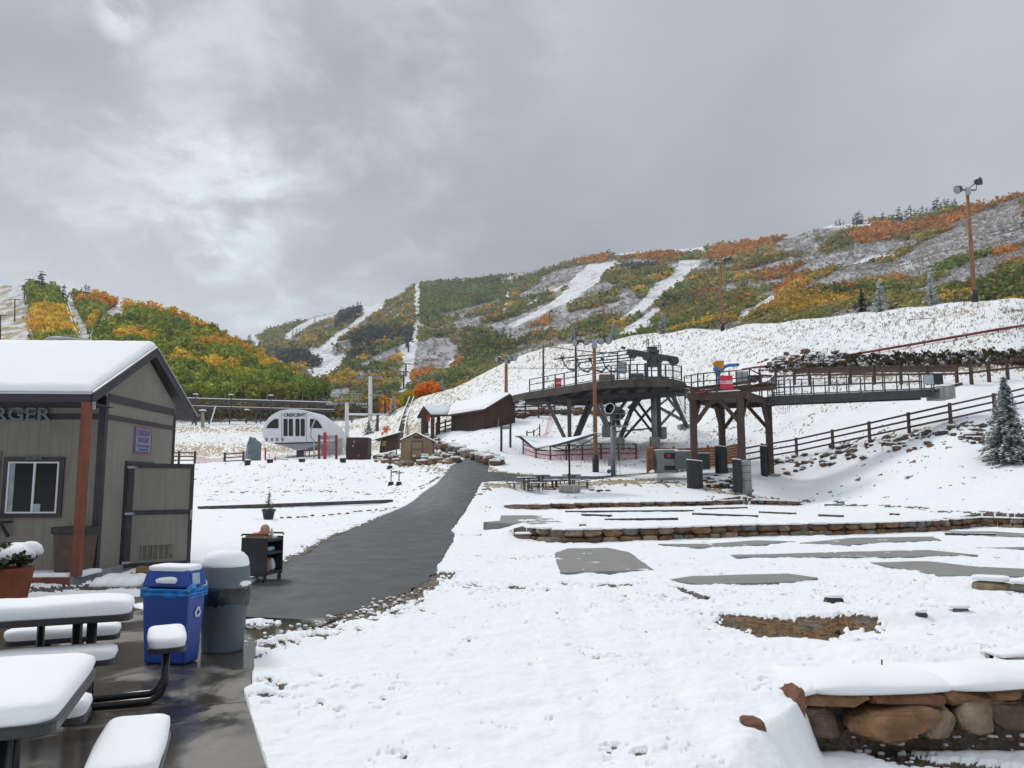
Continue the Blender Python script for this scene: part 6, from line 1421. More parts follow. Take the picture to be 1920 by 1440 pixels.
# mesh screen at the right end of the deck
def net(name, label, quad, nu, nv, w_, mat, cat='net', kind=None, sag=0):
    a, b_, c, d = [Vector(q) for q in quad]; m = MB()
    def P(u, v): 
        p = (a * (1 - u) + b_ * u) * (1 - v) + (d * (1 - u) + c * u) * v; p.z -= sag * 4 * u * (1 - u) * v; return p
    for i in range(nu + 1):
        for j in range(nv): m.bar(P(i / nu, j / nv), P(i / nu, (j + 1) / nv), w_)
    for j in range(nv + 1):
        for i in range(nu): m.bar(P(i / nu, j / nv), P((i + 1) / nu, j / nv), w_)
    return tag(m.build(name, mat), label, cat)
net('wire_screen', 'fine wire screen standing at the right end of the big platform', (at(1250, 706, 64), at(1277, 706, 64), at(1277, 674, 64), at(1250, 672, 64)), 7, 8, .014, mDSTEEL, 'screen')
net('safety_net', 'drooping safety net hung under the gap between the two platforms', (at(1265, 736, 60), at(1300, 745, 47), at(1330, 752, 47), at(1275, 752, 62)), 12, 6, .014, mDSTEEL, 'net', sag=1.6)
net('safety_net', 'drooping safety net under the left end of the walkway', (at(1442, 722, 46), at(1500, 728, 46), at(1490, 746, 46), at(1445, 748, 47)), 12, 6, .012, mDSTEEL, 'net', sag=.9)
# chairs parked on rails
rl = thing('chair_rails', 'set of thin storage rails left of the drive machine', 'rail rack', at(1100, 675, 66))
for a, b_ in (((1038, 674), (1177, 657)), ((1062, 677), (1182, 664)), ((1085, 680), (1186, 670)), ((1112, 682), (1190, 675))): m = MB(); m.bar(at(*a, 68), at(*b_, 65), .07, .09); m.build('rail', mDSTEEL, rl)
for px in (1158, 1182): m = MB(); m.bar(at(px, 660, 66), at(px, 712, 66), .09); m.build('upright', mDSTEEL, rl)
ch = []
for k, (px, py, Yp) in enumerate(((1073, 690, 67.6), (1100, 693, 67), (1126, 693, 66.6), (1149, 693, 66.2))):
    if k == 0:
        r = thing('lift_chair', '', 'lift chair', (0, 0, 0), 0, 'lift chairs parked on the rails')
        m = MB(); m.tube([(-.85, 0, .62), (-.62, 0, .05), (-.3, 0, -.28), (.15, 0, -.38)], .05, 8); m.build('hanger', mDSTEEL, r, world=False)
        m = MB(); m.bar((.10, -.1, -.38), (.62, .0, .18), .9, .09); m.build('seat', M('seat_grey', (.07, .075, .08), .5, snow=.1), r, world=False)
        m = MB(); m.bar((-.3, 0, -.28), (.2, 0, -.40), .7, .07); m.build('backrest', mDSTEEL, r, world=False)
        m = MB(); m.box((-.86, 0, .68), (.3, .22, .22)); m.build('grip', mDSTEEL, r, world=False); c0 = r
    else: r = copy_tree(c0)
    r.location = at(px, py - 4, Yp); r['label'] = ('leftmost of the four parked lift chairs, beside the tall mast', 'second parked lift chair from the left, under the rails', 'third parked lift chair, just right of the padded light pole', 'fourth parked lift chair, touching the booth')[k]
def sign_closed(root, fm, w_, h_, size): 
    m = MB(); m.hexa([fm @ Vector(q) for q in ((-w_ / 2, -h_ / 2, 0), (w_ / 2, -h_ / 2, 0), (w_ / 2, -h_ / 2, .02), (-w_ / 2, -h_ / 2, .02), (-w_ / 2, h_ / 2, 0), (w_ / 2, h_ / 2, 0), (w_ / 2, h_ / 2, .02), (-w_ / 2, h_ / 2, .02))]); m.build('board', M('sign_red_bright', (.50, .025, .05), .5, .08), root)
    text('lettering', 'CLOSED', size, mWHITE, root, fm @ Matrix.Translation((0, 0, .025)), .002, size * .03, .86)
p = at(1047, 718, 69.3); r = thing('closed_sign', 'small red closed sign on the big platform railing', 'sign', p); sign_closed(r, face_mat(p - Vector((0, .1, 0)), (1, -.35, 0)), .55, .82, .17)
m = MB()
for i in range(5): q = at(1027 + 3.5 * i, 730 - .6 * i, 70.5 - i * .25); m.bar(q, q + Vector((.06, 0, .3 + .04 * i)), .05)
tag(m.build('stair_rail', mDSTEEL), 'little dark stair rail stubs left of the small red sign', 'rail')

# ================================================================ FOUR-POST PIER AND WALKWAY
ZP = at(1345, 735, 45.5).z
pier = thing('pier_platform', 'four-post brown timber pier platform with padded posts, joined to the walkway', 'lift platform', (12, 47, 4))
POSTS = [(1303, 905, 46.5), (1393, 912, 45.0), (1356, 880, 51.5), (1445, 888, 50.0)]; PP = []
for px, py, Yp in POSTS:
    b_ = at(px, py, Yp); PP.append(b_); m = MB(); m.box((b_.x, b_.y, (b_.z + ZP) / 2 - .15), (.36, .36, ZP - b_.z - .1)); m.build('post', mBROWN, pier, bevel=.02)
c_ = sum(PP, Vector((0, 0, 0))) / 4
cor = [Vector((PP[0].x - .25, PP[0].y - .25, 0)), Vector((PP[1].x + .2, PP[1].y - .25, 0)), Vector((PP[3].x + .3, PP[3].y - .0, 0)), Vector((PP[3].x + .1, PP[3].y + .4, 0)), Vector((PP[2].x - .3, PP[2].y + .4, 0))]
m = MB(); m.prism([(p.x, p.y) for p in cor], ZP - .1, ZP); m.build('deck', mDECK, pier)
m = MB()
for a, b_ in zip(cor, cor[1:] + cor[:1]): m.bar(a + Vector((0, 0, ZP - .22)), b_ + Vector((0, 0, ZP - .22)), .16, .38)
m.build('fascia', mBROWN, pier)
for i, (a, b_) in enumerate(((0, 1), (1, 0), (1, 3), (3, 1), (2, 0), (2, 3), (3, 2), (0, 2))):
    u = (PP[b_] - PP[a]); u.z = 0; u.normalize(); s = Vector((PP[a].x, PP[a].y, ZP - 1.75)) + u * .1; m = MB(); m.bar(s, Vector((PP[a].x, PP[a].y, ZP - .35)) + u * 1.25, .2, .2); m.build('brace', mBROWN, pier)
m = MB(); u0 = Vector((PP[0].x - 1.3, PP[0].y + 8, ZP + .75)); 
for k in range(2): m.bar(Vector((PP[0].x - .2, PP[0].y - .3, ZP + .02 + k * .22)), Vector((cor[1].x + .5, cor[1].y + .4, ZP + .30 + k * .24)), .2, .16)
m.build('stair_beam', mBROWN, pier)
RB = [at(1283, 705, 58), at(1296, 704, 49), at(1308, 701, 46), at(1319, 700, 45.6), at(1343, 698, 45.5), at(1367, 696, 45.4), at(1380, 695, 45.4), at(1405, 692, 46), at(1427, 703, 47), at(1450, 704, 48), at(1447, 708, 46), at(1470, 706, 46)]
for p in RB: m = MB(); m.bar(Vector((p.x, p.y, ZP - .2)), p, .07); m.build('railing_post', mDSTEEL, pier)
for d_ in (0, .45, .9):
    for a, b_ in zip(RB[:-1], RB[1:]): m = MB(); m.bar(a - Vector((0, 0, d_)), b_ - Vector((0, 0, d_)), .055, .06); m.build('railing', mDSTEEL, pier)
m = MB()
for k in range(9): q = at(1405 + k * 4, 728 - k * 1.0, 46.5 - .05 * k); m.box((q.x, q.y, q.z), (.9, .35, .08)); m.build('step', mBROWN, pier); m = MB()
for k in range(6): q = at(1402 + k * 3, 716 - k * 2.2, 47.5); m.box((q.x, q.y, q.z), (1.0, .3, .07)); m.build('step', mBROWN, pier); m = MB()
m.bm.free()
m = MB(); a, b_ = at(1370, 735, 45.2), at(1455, 726, 46); m.bar(a, b_, .2, .26); m.build('stair_stringer', mBROWN, pier)
m = MB(); m.pad([(cor[0].x + .1, cor[0].y + .1), (cor[1].x - .3, cor[1].y + .1), (cor[3].x - .3, cor[3].y - .2), (cor[4].x + .2, cor[4].y - .2)], ZP, .07, 0, 3); m.build('deck_snow', mSNOW, pier)
m = MB(); a, b_ = at(1306, 736, 45.6), at(1336, 733, 45.8); m.bar(a, b_, .3, .05); tag(m.build('red_mat', mRED), 'red strip lying on the pier platform left of the big closed sign', 'mat')
ml = [(at(1285, 727, 62), at(1340, 737, 48)), (at(1285, 742, 60), at(1300, 741, 47))]
br = thing('gangway', 'sloping gangway linking the big platform to the four-post pier', 'gangway', at(1300, 730, 55)); 
for a, b_ in ml: m = MB(); m.bar(a, b_, .16, .40); m.build('beam', mBROWN, br)
m = MB(); m.slab([at(1288, 725, 62), at(1296, 724, 62), at(1345, 733, 48), at(1325, 734, 48)], (0, 0, -.06)); m.build('planks', mDECK, br)
m = MB(); m.slab([at(1288, 724, 62), at(1296, 723, 62), at(1343, 732, 48), at(1328, 733, 48)], (0, 0, .05)); m.build('plank_snow', mSNOW, br)
p = at(1362, 717, 44.7); r = thing('closed_sign', 'big red sign reading CLOSED on the pier platform railing', 'sign', p); sign_closed(r, face_mat(p, (1, .04, 0)), .72, .78, .235)
for (px0, px1, py0, py1, lb) in ((1383, 1391, 696, 717, 'left one of the two pale grey cabinets on the pier platform'), (1393, 1401, 696, 717, 'right one of the two pale grey cabinets on the pier platform')):
    r, a, b_ = cab('equipment_cabinet', lb, 'cabinet', px0, px1, py0, py1, 45.9, M('cabinet_grey', (.30, .33, .37), .5, snow=.2), .35); m = MB(); m.b2((b_.x, 45.92, a.z), (b_.x + .06, 46.25, b_.z)); m.build('side_plate', mDSTEEL, r)
# orange and blue padded machine behind
r = thing('snow_machine', 'orange covered snow machine head on a bent blue arm behind the pier', 'snow machine', at(1352, 705, 52))
mOR = M('orange_cover', (.55, .22, .02), .7, .2, 4); m = MB(); m.slab([at(*p, 52) for p in ((1340, 678), (1346, 676), (1358, 677), (1357, 690), (1351, 702), (1343, 700), (1346, 690), (1341, 683))], (0, .7, .05)); m.build('cover', mOR, r, bevel=.06)
m = MB(); m.pad([(at(1341, 678, 52).x, 51.95), (at(1359, 677, 52).x, 51.95), (at(1361, 677, 52).x, 52.8), (at(1344, 676, 52).x, 52.8)], at(1350, 677, 52).z, .08, 0, 2); m.build('cover_snow', mSNOW, r)
mBL = M('blue_pipe', (.03, .14, .42), .5, .15); m = MB(); m.tube([at(1346, 704, 52), at(1350, 697, 52), at(1358, 688, 52.2), at(1366, 685, 52.4), at(1384, 684, 53)], .11, 10); m.tube([at(1338, 692, 52), at(1346, 692, 52)], .15, 10); m.build('arm', mBL, r)
m = MB(); m.tube([at(1347, 700, 52), Vector((at(1347, 700, 52).x, 52, ZP - 2.5))], .12, 8); m.build('mount', mBL, r)
# padded bases
def halfshell(nm, c, r_, a0, a1, z0, z1, mat, parent, th=.07, n=14, lean=0):
    m = MB(); P = [];
    for k in range(n + 1): t = R(a0 + (a1 - a0) * k / n); P.append((math.cos(t), math.sin(t)))
    o = [(c.x + x * r_, c.y + y * r_) for x, y in P]; i_ = [(c.x + x * (r_ - th), c.y + y * (r_ - th)) for x, y in P[::-1]]
    Q = o + i_; zz = [z1 - lean * (q[0] - c.x) for q in Q]; m.prism(Q, z0, zz); m.build(nm, mat, parent)
    m = MB(); m.prism(Q, [z + .002 for z in zz], [z + .05 for z in zz]); m.build(nm + '_snow', mSNOW, parent)
def base(label, i, pyt, r_, a0, a1, cz, cr, px=None, cpx=0):
    b_ = PP[i]; zt = at(POSTS[i][0], pyt, POSTS[i][2]).z; r = thing('padded_footing', label, 'post padding', (b_.x, b_.y, b_.z - .3), 0, 'padded footings of the pier')
    halfshell('pad', Vector((b_.x + (px or 0), b_.y, 0)), r_, a0, a1, b_.z - .35, zt, mPAD, r, lean=.12)
    m = MB(); m.lathe((b_.x + cpx, b_.y, b_.z - .6), [(cr, 0), (cr, cz + .6), (cr * .7, cz + .62)], 20); m.build('concrete_base', mCONC, r); 
    if cz > .6:
        m = MB()
        for z in (.3, .75, 1.15): m.lathe((b_.x + cpx, b_.y, b_.z + z), [(cr + .006, 0), (cr + .006, .025)], 20)
        m.build('strap', mBLACK, r)
base('black padded footing of the front left pier post', 0, 864, .46, 170, 370, -.3, .3)
base('front right pier footing, half black pad and half banded concrete', 1, 863, .42, 150, 262, 1.45, .32, -.12, .16)
base('rear left pier footing with curved black pad beside the slatted wood fence', 2, 838, .46, 130, 300, .1, .30, -.05, .35)
base('rear right pier footing with tilted black pad above its concrete', 3, 838, .45, 120, 250, -.02, .42, -.15, .2)
# walkway to the hillside
wk = thing('walkway', 'long steel footbridge from the pier to the hillside', 'footbridge', at(1600, 745, 47)); A_, B_ = at(1440, 751, 48.4), at(1752, 738, 46.2)
for dy in (0, 1.6): m = MB(); m.bar(A_ + Vector((0, dy, .02)), B_ + Vector((0, dy, .02)), .12, .46); m.build('girder', mDSTEEL, wk)
m = MB(); m.slab([A_ + Vector((0, 0, .25)), B_ + Vector((0, 0, .25)), B_ + Vector((0, 1.6, .25)), A_ + Vector((0, 1.6, .25))], (0, 0, -.06)); m.build('deck', mDECK, wk)
m = MB(); m.slab([A_ + Vector((.3, .1, .256)), B_ + Vector((0, .1, .256)), B_ + Vector((0, 1.5, .256)), A_ + Vector((0, 1.5, .256))], (0, 0, .06)); m.build('deck_snow', mSNOW, wk)
for dy, n, hh_ in ((0, 14, .95), (1.6, 9, 1.35)):
    for k in range(n + 1):
        q = A_.lerp(B_, k / n) + Vector((0, dy, .25)); m = MB(); m.box(q + Vector((0, 0, hh_ / 2)), (.055, .055, hh_)); m.build('railing_post', mDSTEEL, wk)
    for z in ((.08, .50, .95) if dy == 0 else (.7, 1.35)): m = MB(); m.bar(A_ + Vector((0, dy, .25 + z)), B_ + Vector((0, dy, .25 + z)), .05, .05); m.build('railing', mDSTEEL, wk)
m = MB(); a, b_ = at(1762, 738, 46.4), at(1778, 728, 46.6); m.box(((a.x + b_.x) / 2, 46.9, (a.z + b_.z) / 2 - .1), (.9, 1.6, .75)); m.build('abutment', mCONC, wk, bevel=.03)
m = MB(); m.bar(B_ + Vector((0, .6, .18)), at(1790, 722, 47), 1.4, .18); m.build('landing', mDSTEEL, wk)
r, a, b_ = cab('info_board', 'blank pale board at the hillside end of the footbridge', 'board', 1733, 1750, 703, 720, 46, M('board_pale', (.38, .42, .45), .6), .05)
for dx in (.03, .45): m = MB(); m.bar((a.x + dx, 46.08, a.z - .5), (a.x + dx, 46.08, b_.z), .05); m.build('leg', mDSTEEL, r)
r, a, b_ = cab('covered_box', 'dark snow-dusted box beside the pale board on the footbridge end', 'box', 1752, 1768, 700, 720, 47, mPAD, .5); m = MB(); m.pad([(a.x, 47), (b_.x, 47), (b_.x, 47.5), (a.x, 47.5)], b_.z, .08, .02, 2); m.build('lid_snow', mSNOW, r)

# rail fence on the bank
FP = [hit(x, y) for x, y in ((1386, 876), (1430, 868), (1494, 857), (1562, 843), (1631, 829), (1705, 813), (1783, 797), (1866, 779), (1945, 760))]
rf = railfence('rail_fence', 'three-rail brown timber fence climbing the snowy bank', FP, 1.28, (.38, .78, 1.16), .15, .11)
# upper guard fence by the bench road
UP = [hit(x, y) for x, y in ((1425, 722), (1455, 723), (1490, 723), (1518, 722), (1556, 722), (1595, 722), (1640, 722), (1690, 723), (1740, 724), (1795, 724), (1822, 722), (1855, 718), (1890, 714), (1930, 710))]
railfence('guard_fence', 'brown timber guard fence along the bench road below the dark bank', UP, 1.5, (.85, 1.4), .18, .14, mBROWN)
m = MB()
for a, b_ in zip(UP[2:9], UP[3:10]): m.bar(a + Vector((0, .1, 1.25)), b_ + Vector((0, .1, 1.25)), .08, .5)
o = m.build('guard_board', M('guard_brown', (.10, .065, .05), .8, .25, 2, snow=.1)); tag(o, 'long wide brown board mounted on the upper guard fence', 'board')
# red pipe across the slope
p = [hit(x, y + 4) + Vector((0, 0, .25)) for x, y in ((1392, 693), (1420, 689), (1500, 679), (1600, 666), (1700, 649), (1800, 632), (1870, 620), (1960, 606))]
m = MB()
for a, b_ in zip(p[:-1], p[1:]): m.tube([a, b_], .11, 8)
mRP = M('faded_red_pipe', (.20, .025, .03), .6, .3, 1.2); r = thing('red_pipe', 'long dark red snowmaking pipe crossing the slope', 'pipe', p[0]); m.build('pipe', mRP, r)
for t in np.linspace(0.02, .98, 9):
    i = int(t * (len(p) - 1)); q = p[i].lerp(p[i + 1], t * (len(p) - 1) - i); gz = h1(q.x, q.y); m = MB(); m.bar(q, Vector((q.x, q.y, gz - .2)), .08); m.build('support', mDSTEEL, r)

# ================================================================ MACHINERY AND SLATTED FENCE UNDER THE PLATFORMS
mSL = M('slat_cedar', (.34, .13, .04), .75, .22, 2, .4, 16, snow=.12, streak=(.8, .8, 14), dark=(.17, .06, .02))
def slatfence(label, pts, hgt, Yoff=0):
    r = thing('slat_fence', label, 'fence', pts[0])
    for a, b_ in zip(pts[:-1], pts[1:]):
        m = MB(); n = 8
        for k in range(n): z = .04 + (hgt - .1) * k / n; m.bar(a + Vector((0, 0, z + .08)), b_ + Vector((0, 0, z + .08)), .04, hgt / n * .86)
        m.build('slat_panel', mSL, r)
    for p_ in pts: m = MB(); m.box(p_ + Vector((0, .08, hgt / 2)), (.14, .12, hgt + .15)); m.build('post', mSL, r)
SF = [at(1215, 886, 50), at(1226, 879, 54.5), at(1264, 882, 54.5), at(1300, 881, 54), at(1329, 880, 54), at(1358, 878, 54), at(1392, 872, 54)]
slatfence('orange brown slatted timber fence around the grey machinery', SF, 1.55)
r, a, b_ = cab('transformer', 'large pale grey steel cabinet with an open bay under the platforms', 'cabinet', 1233, 1272, 844, 886, 50, M('cab_grey', (.20, .23, .24), .55, .15, 2, snow=.25), 1.2)
m = MB(); m.b2((a.x + .42, 49.985, a.z + .85), (b_.x - .08, 50.0, b_.z - .18)); m.build('open_bay', mBLACK, r); m = MB(); m.b2((a.x + .42, 49.985, a.z + .15), (b_.x - .08, 50.0, a.z + .42)); m.build('open_bay', mBLACK, r)
m = MB(); m.pad([(a.x, 50), (b_.x, 50), (b_.x, 51.2), (a.x, 51.2)], b_.z, .06, .01, 3); m.build('top_snow', mSNOW, r)
m = MB(); m.b2((a.x + .6, 49.975, a.z + .95), (a.x + .85, 49.985, b_.z - .25)); m.build('red_gauge', mRED, r)
r, a, b_ = cab('generator', 'grey green machine cabinet right of the open one', 'cabinet', 1268, 1300, 846, 880, 49.6, M('cab_green_grey', (.13, .155, .14), .6, .15, 2, snow=.2), 1.1); m = MB(); m.pad([(a.x, 49.6), (b_.x, 49.6), (b_.x, 50.7), (a.x, 50.7)], b_.z, .07, .01, 3); m.build('top_snow', mSNOW, r)
r, a, b_ = cab('green_cabinet', 'dark green rounded cabinet behind the front left pier post', 'cabinet', 1300, 1331, 850, 880, 51, M('cab_green', (.035, .06, .045), .6), 1.1)
m = MB(); m.pad([(a.x, 51), (b_.x, 51), (b_.x, 52.1), (a.x, 52.1)], b_.z, .05, .01, 3); m.build('top_snow', mSNOW, r)

# snow gun tower
sg_ = grd(1150, 54); r = thing('snow_gun', 'snow gun with a wide black barrel on a grey tower with a ladder stage', 'snow gun', sg_); zt = at(1149, 800, 54).z
mG = M('tower_galv', (.22, .25, .27), .5, .15, 3); m = MB(); m.tube([(sg_.x, 54, sg_.z - .3), (sg_.x, 54, zt + .3)], [.17, .15], 12); m.build('tower', mG, r)
zb = at(1149, 769, 54).z; m = MB(); m.tube([(sg_.x, 54, zt), (sg_.x + .05, 54, zb - .2)], [.16, .24], 12); m.build('neck', mDSTEEL, r)
d_ = Vector((-.62, -.75, .18)).normalized(); c = Vector((sg_.x + .05, 54, zb)); mBB = M('barrel_black', (.02, .022, .025), .5, .2, 3, snow=.2)
m = MB(); m.tube([c - d_ * .60, c - d_ * .55, c + d_ * .45], [.26, .34, .36], 22, cap=False); m.tube([c - d_ * .5, c - d_ * .45], .33, 20); m.build('barrel', mBB, r)
m = MB(); m.tube([c + d_ * .42, c + d_ * .47], .385, 24, cap=False); o = m.build('nozzle_ring', mWHITE, r); mo = o.modifiers.new('t', 'SOLIDIFY'); mo.thickness = .04
m = MB(); m.tube([c + d_ * .1, c + d_ * .3], [.30, .08], 12); m.build('fan_hub', mBLACK, r)
m = MB(); m.tube([c - d_ * .9 + Vector((0, 0, -.1)), c - d_ * .5], [.42, .42], 16); m.build('intake', mBB, r)
m = MB(); m.b2((sg_.x - .1, 53.6, zt), (sg_.x + 1.0, 54.4, zt + .06)); m.build('stage', mG, r)
for x in (-.1, .45, 1.0): m = MB(); m.bar((sg_.x + x, 53.6, zt), (sg_.x + x, 53.6, zt + .85), .035); m.build('stage_post', mG, r)
for z in (.45, .85): m = MB(); m.bar((sg_.x - .1, 53.6, zt + z), (sg_.x + 1.0, 53.6, zt + z), .03); m.build('stage_rail', mG, r)
m = MB()
for s in (-1, 1): m.bar((sg_.x + s * .12 + .3, 53.8, sg_.z), (sg_.x + s * .12 + .3, 53.8, zt), .03)
for k in range(12): z = sg_.z + .3 + k * .28; m.bar((sg_.x + .18, 53.8, z), (sg_.x + .42, 53.8, z), .025)
m.build('ladder', mG, r)
m = MB(); m.box((sg_.x - .22, 53.8, sg_.z + .95), (.3, .25, .6)); m.build('control_box', mG, r)
m = MB(); m.tube([(sg_.x - .3, 53.8, sg_.z + .3), (sg_.x - .3, 53.95, sg_.z + .3)], .14, 12); m.build('hose_reel', M('hydrant_blue', (.03, .12, .25), .5), r)
m = MB(); q = hit(1040, 903); pts = [hit(x, y) + Vector((0, 0, .05)) for x, y in ((1000, 905), (1060, 903), (1120, 900), (1160, 897), (1215, 890), (1290, 884))]; m.tube(pts, .035, 6); tag(m.build('ground_hose', mBLACK), 'thin dark hose lying along the side path', 'hose')

# ================================================================ PICNIC TERRACE
def rtable(label, px, py, sc_=1.0, copy=None):
    p = hit(px, py)
    if copy is None:
        r = thing('round_table', label, 'picnic table', p, 0, 'round picnic tables on the terrace'); m = MB(); m.lathe((0, 0, .70), [(.56, 0), (.58, .02), (.58, .05), (.56, .06)], 28); m.build('tabletop', mTAB, r, world=False)
        m = MB(); m.lathe((0, 0, .762), [(.565, 0), (.56, .03), (.5, .05), (.02, .055)], 28); m.build('tabletop_snow', mSNOW, r, world=False)
        for k in range(4): a = R(45 + 90 * k); m = MB(); m.bar((math.cos(a) * .16, math.sin(a) * .16, 0), (math.cos(a) * .2, math.sin(a) * .2, .70), .05); m.build('leg', mTAB, r, world=False)
        for k in range(4):
            a = R(15 + 90 * k); c = Vector((math.cos(a) * .95, math.sin(a) * .95, 0)); t = Vector((-math.sin(a), math.cos(a), 0)); m = MB(); m.prism(rpoly(c, t, Vector((math.cos(a), math.sin(a), 0)), .38, .15, .06, 3), .42, .46); s = m.build('bench_seat', mTAB, r, world=False)
            m = MB(); m.pad(rpoly(c, t, Vector((math.cos(a), math.sin(a), 0)), .37, .14, .06, 3), .46, .05, .0, k); m.build('seat_snow', mSNOW, s, world=False)
            for sgn in (-1, 1): m = MB(); m.bar(c + t * .25 * sgn, c + t * .25 * sgn + Vector((0, 0, .42)), .04); m.build('seat_leg', mTAB, s, world=False)
            m = MB(); m.bar(c * .2 + Vector((0, 0, .06)), c + Vector((0, 0, .06)), .04); m.build('seat_arm', mTAB, s, world=False)
    else: r = copy_tree(copy); r['label'] = label
    r.location = p; r.rotation_euler[2] = random.uniform(0, 1.5); return r
t0 = rtable('round picnic table nearest the path on the terrace', 987, 921)
rtable('round picnic table behind and right of the nearest round one', 1014, 915, copy=t0); rtable('round picnic table directly behind the umbrella post', 1072, 914, copy=t0); 
def mkbench(label, px, py):
    p = hit(px, py); r = thing('bench', label, 'bench', p, 0, 'small benches on the terrace'); m = MB(); m.b2((-.32, -.14, .42), (.32, .14, .46)); m.build('seat', mTAB, r, world=False); m = MB(); m.pad([(-.31, -.13), (.31, -.13), (.31, .13), (-.31, .13)], .46, .05, 0, 1); m.build('seat_snow', mSNOW, r, world=False)
    for s in (-.25, .25): m = MB(); m.b2((s - .025, -.1, 0), (s + .025, .1, .42)); m.build('leg', mTAB, r, world=False)
mkbench('small bench just right of the umbrella concrete base', 1094, 918); mkbench('small bench between the round tables and the umbrella', 1043, 915)
p = hit(1068, 925); um = thing('umbrella', 'inverted square shade umbrella holding snow on a black post set in a concrete ring', 'umbrella', p)
s = p.y / FPX; m = MB(); m.lathe(p, [(20 * s, -.1), (20 * s, 14 * s), (19 * s, 15.5 * s)], 32); m.build('concrete_base', mCONC, um)
m = MB(); m.tube([p, p + Vector((0, 0, 92 * s))], .06, 10); m.lathe(p + Vector((0, 0, 30 * s)), [(.09, 0), (.09, .2)], 10); m.build('post', mBLACK, um)
L_, F_, R_, B2 = at(966, 817, p.y), at(1001, 843, p.y - 1.6), at(1131, 811, p.y + .6), at(1062, 822, p.y + 2.6); cen = (L_ + F_ + R_ + B2) / 4 - Vector((0, 0, .10)); N = 22
for nm, mt, dz in (('canopy', M('canopy_grey', (.05, .06, .075), .8, .15, 2), 0), ('canopy_snow', mSNOW, .03)):
    m = MB(); rows = []
    for i in range(N + 1):
        r_ = []
        for j in range(N + 1):
            u, v = i / N, j / N; q = (L_ * (1 - u) + F_ * u) * (1 - v) + (B2 * (1 - u) + R_ * u) * v; e = (4 * u * (1 - u)) * (4 * v * (1 - v)); q = q - Vector((0, 0, .28 * e + .10 * (4 * u * (1 - u) + 4 * v * (1 - v)) * .3))
            inw = .10 * (1 - min(1, min(u, v, 1 - u, 1 - v) * 12)); cc2 = cen - q; cc2.z = 0; q = q + cc2 * inw * (.5 + .8 * (dz > 0)); edge = min(1, min(u, v, 1 - u, 1 - v) * 7)
            r_.append(m.bm.verts.new(q + Vector((0, 0, dz + (.07 * edge if dz else 0)))))
        rows.append(r_)
    m._new([m.bm.faces.new((rows[i][j], rows[i + 1][j], rows[i + 1][j + 1], rows[i][j + 1])) for i in range(N) for j in range(N)], True); o = m.build(nm, mt, um)
    if not dz: mo = o.modifiers.new('t', 'SOLIDIFY'); mo.thickness = .02
for q in (L_, F_, R_, B2): m = MB(); m.tube([p + Vector((0, 0, 78 * s)), Vector((p.x, p.y, p.z + 84 * s)).lerp(q, .5) - Vector((0, 0, .12)), q - Vector((0, 0, .03))], .03, 6); m.build('rib', mBLACK, um)
m = MB(); q0 = at(1070, 921, p.y + .4)
for i, (x, y, w_) in enumerate(((1025, 920, .5), (1038, 920, .35), (1110, 921, .4), (1125, 922, .5), (1140, 922, .4))): q = hit(x, y); m.mat(STONES[2]); rock(m, q + Vector((0, 0, .05)), (w_, .3, .16), i + 3, 0, 1)
o = m.build('flat_stones', None); tag(o, 'few flat red stones beside the umbrella base', 'rock pile', kind='stuff')

# rail fence with pink netting
PF = [hit(x, y) for x, y in ((981, 851), (1005, 862), (1032, 866), (1062, 864), (1092, 864), (1127, 861), (1160, 862), (1193, 862))]
railfence('corral_fence', 'brown rail fence hung with pink netting around the lift legs', PF, 1.25, (.5, .85, 1.2), .12, .08, mBROWN)
mPK = M('pink_net', (.55, .17, .22), .8, .1, 5); b = NB('pink_netting'); tn = b.n('ShaderNodeBsdfTransparent'); ms = b.n('ShaderNodeMixShader'); mp = b.obj()
ck = b.n('ShaderNodeTexChecker'); ck.inputs['Scale'].default_value = 30; b.l(mp, ck.inputs[0]); b.set(Base_Color=(.62, .20, .26), Roughness=.8); ms.inputs[0].default_value = .52; b.l(b.math('ADD', b.math('MULTIPLY', b.noise(3, 4), .5), .22), ms.inputs[0]); b.l(tn.outputs[0], ms.inputs[1]); b.l(b.b.outputs[0], ms.inputs[2]); b.l(ms.outputs[0], b.t.nodes['Material Output'].inputs[0]); PNET = b.m
def netting(label, pts, h0, hs, seed=1):
    g = random.Random(seed); m = MB(); prev = None; P = []
    for a, b_ in zip(pts[:-1], pts[1:]):
        for k in range(6): P.append(a.lerp(b_, k / 6))
    P.append(pts[-1])
    rows = []
    for i, q in enumerate(P):
        t = i / (len(P) - 1) * (len(hs) - 1); j = min(int(t), len(hs) - 2); h_ = hs[j] * (1 - t + j) + hs[j + 1] * (t - j) + g.uniform(-.05, .05)
        rows.append([m.bm.verts.new(q + Vector((g.uniform(-.04, .04), .08 + g.uniform(-.06, .06), h0 + h_ * v / 4))) for v in range(5)])
    m._new([m.bm.faces.new((rows[i][j], rows[i + 1][j], rows[i + 1][j + 1], rows[i][j + 1])) for i in range(len(rows) - 1) for j in range(4)]); return tag(m.build('pink_netting', PNET), label, 'netting')
netting('pink plastic netting sagging along the corral rail fence', PF + [hit(1199, 858)], 0, [1.0, .9, .75, .8, .85, .8, .75, .8, .55])
netting('pink netting strip trailing up the snow left of the corral', [hit(1000, 832), hit(1012, 834), hit(1022, 822), hit(1027, 806), hit(1030, 792), hit(1036, 786)], .05, [.45, .5, .55, .7, .95, 1.0], 2)
railfence('short_fence', 'short broken rail fence with the pink netting end', [hit(988, 831), hit(1001, 829), hit(1012, 818)], 1.2, (.35, 1.0), .13, .09, mBROWN)
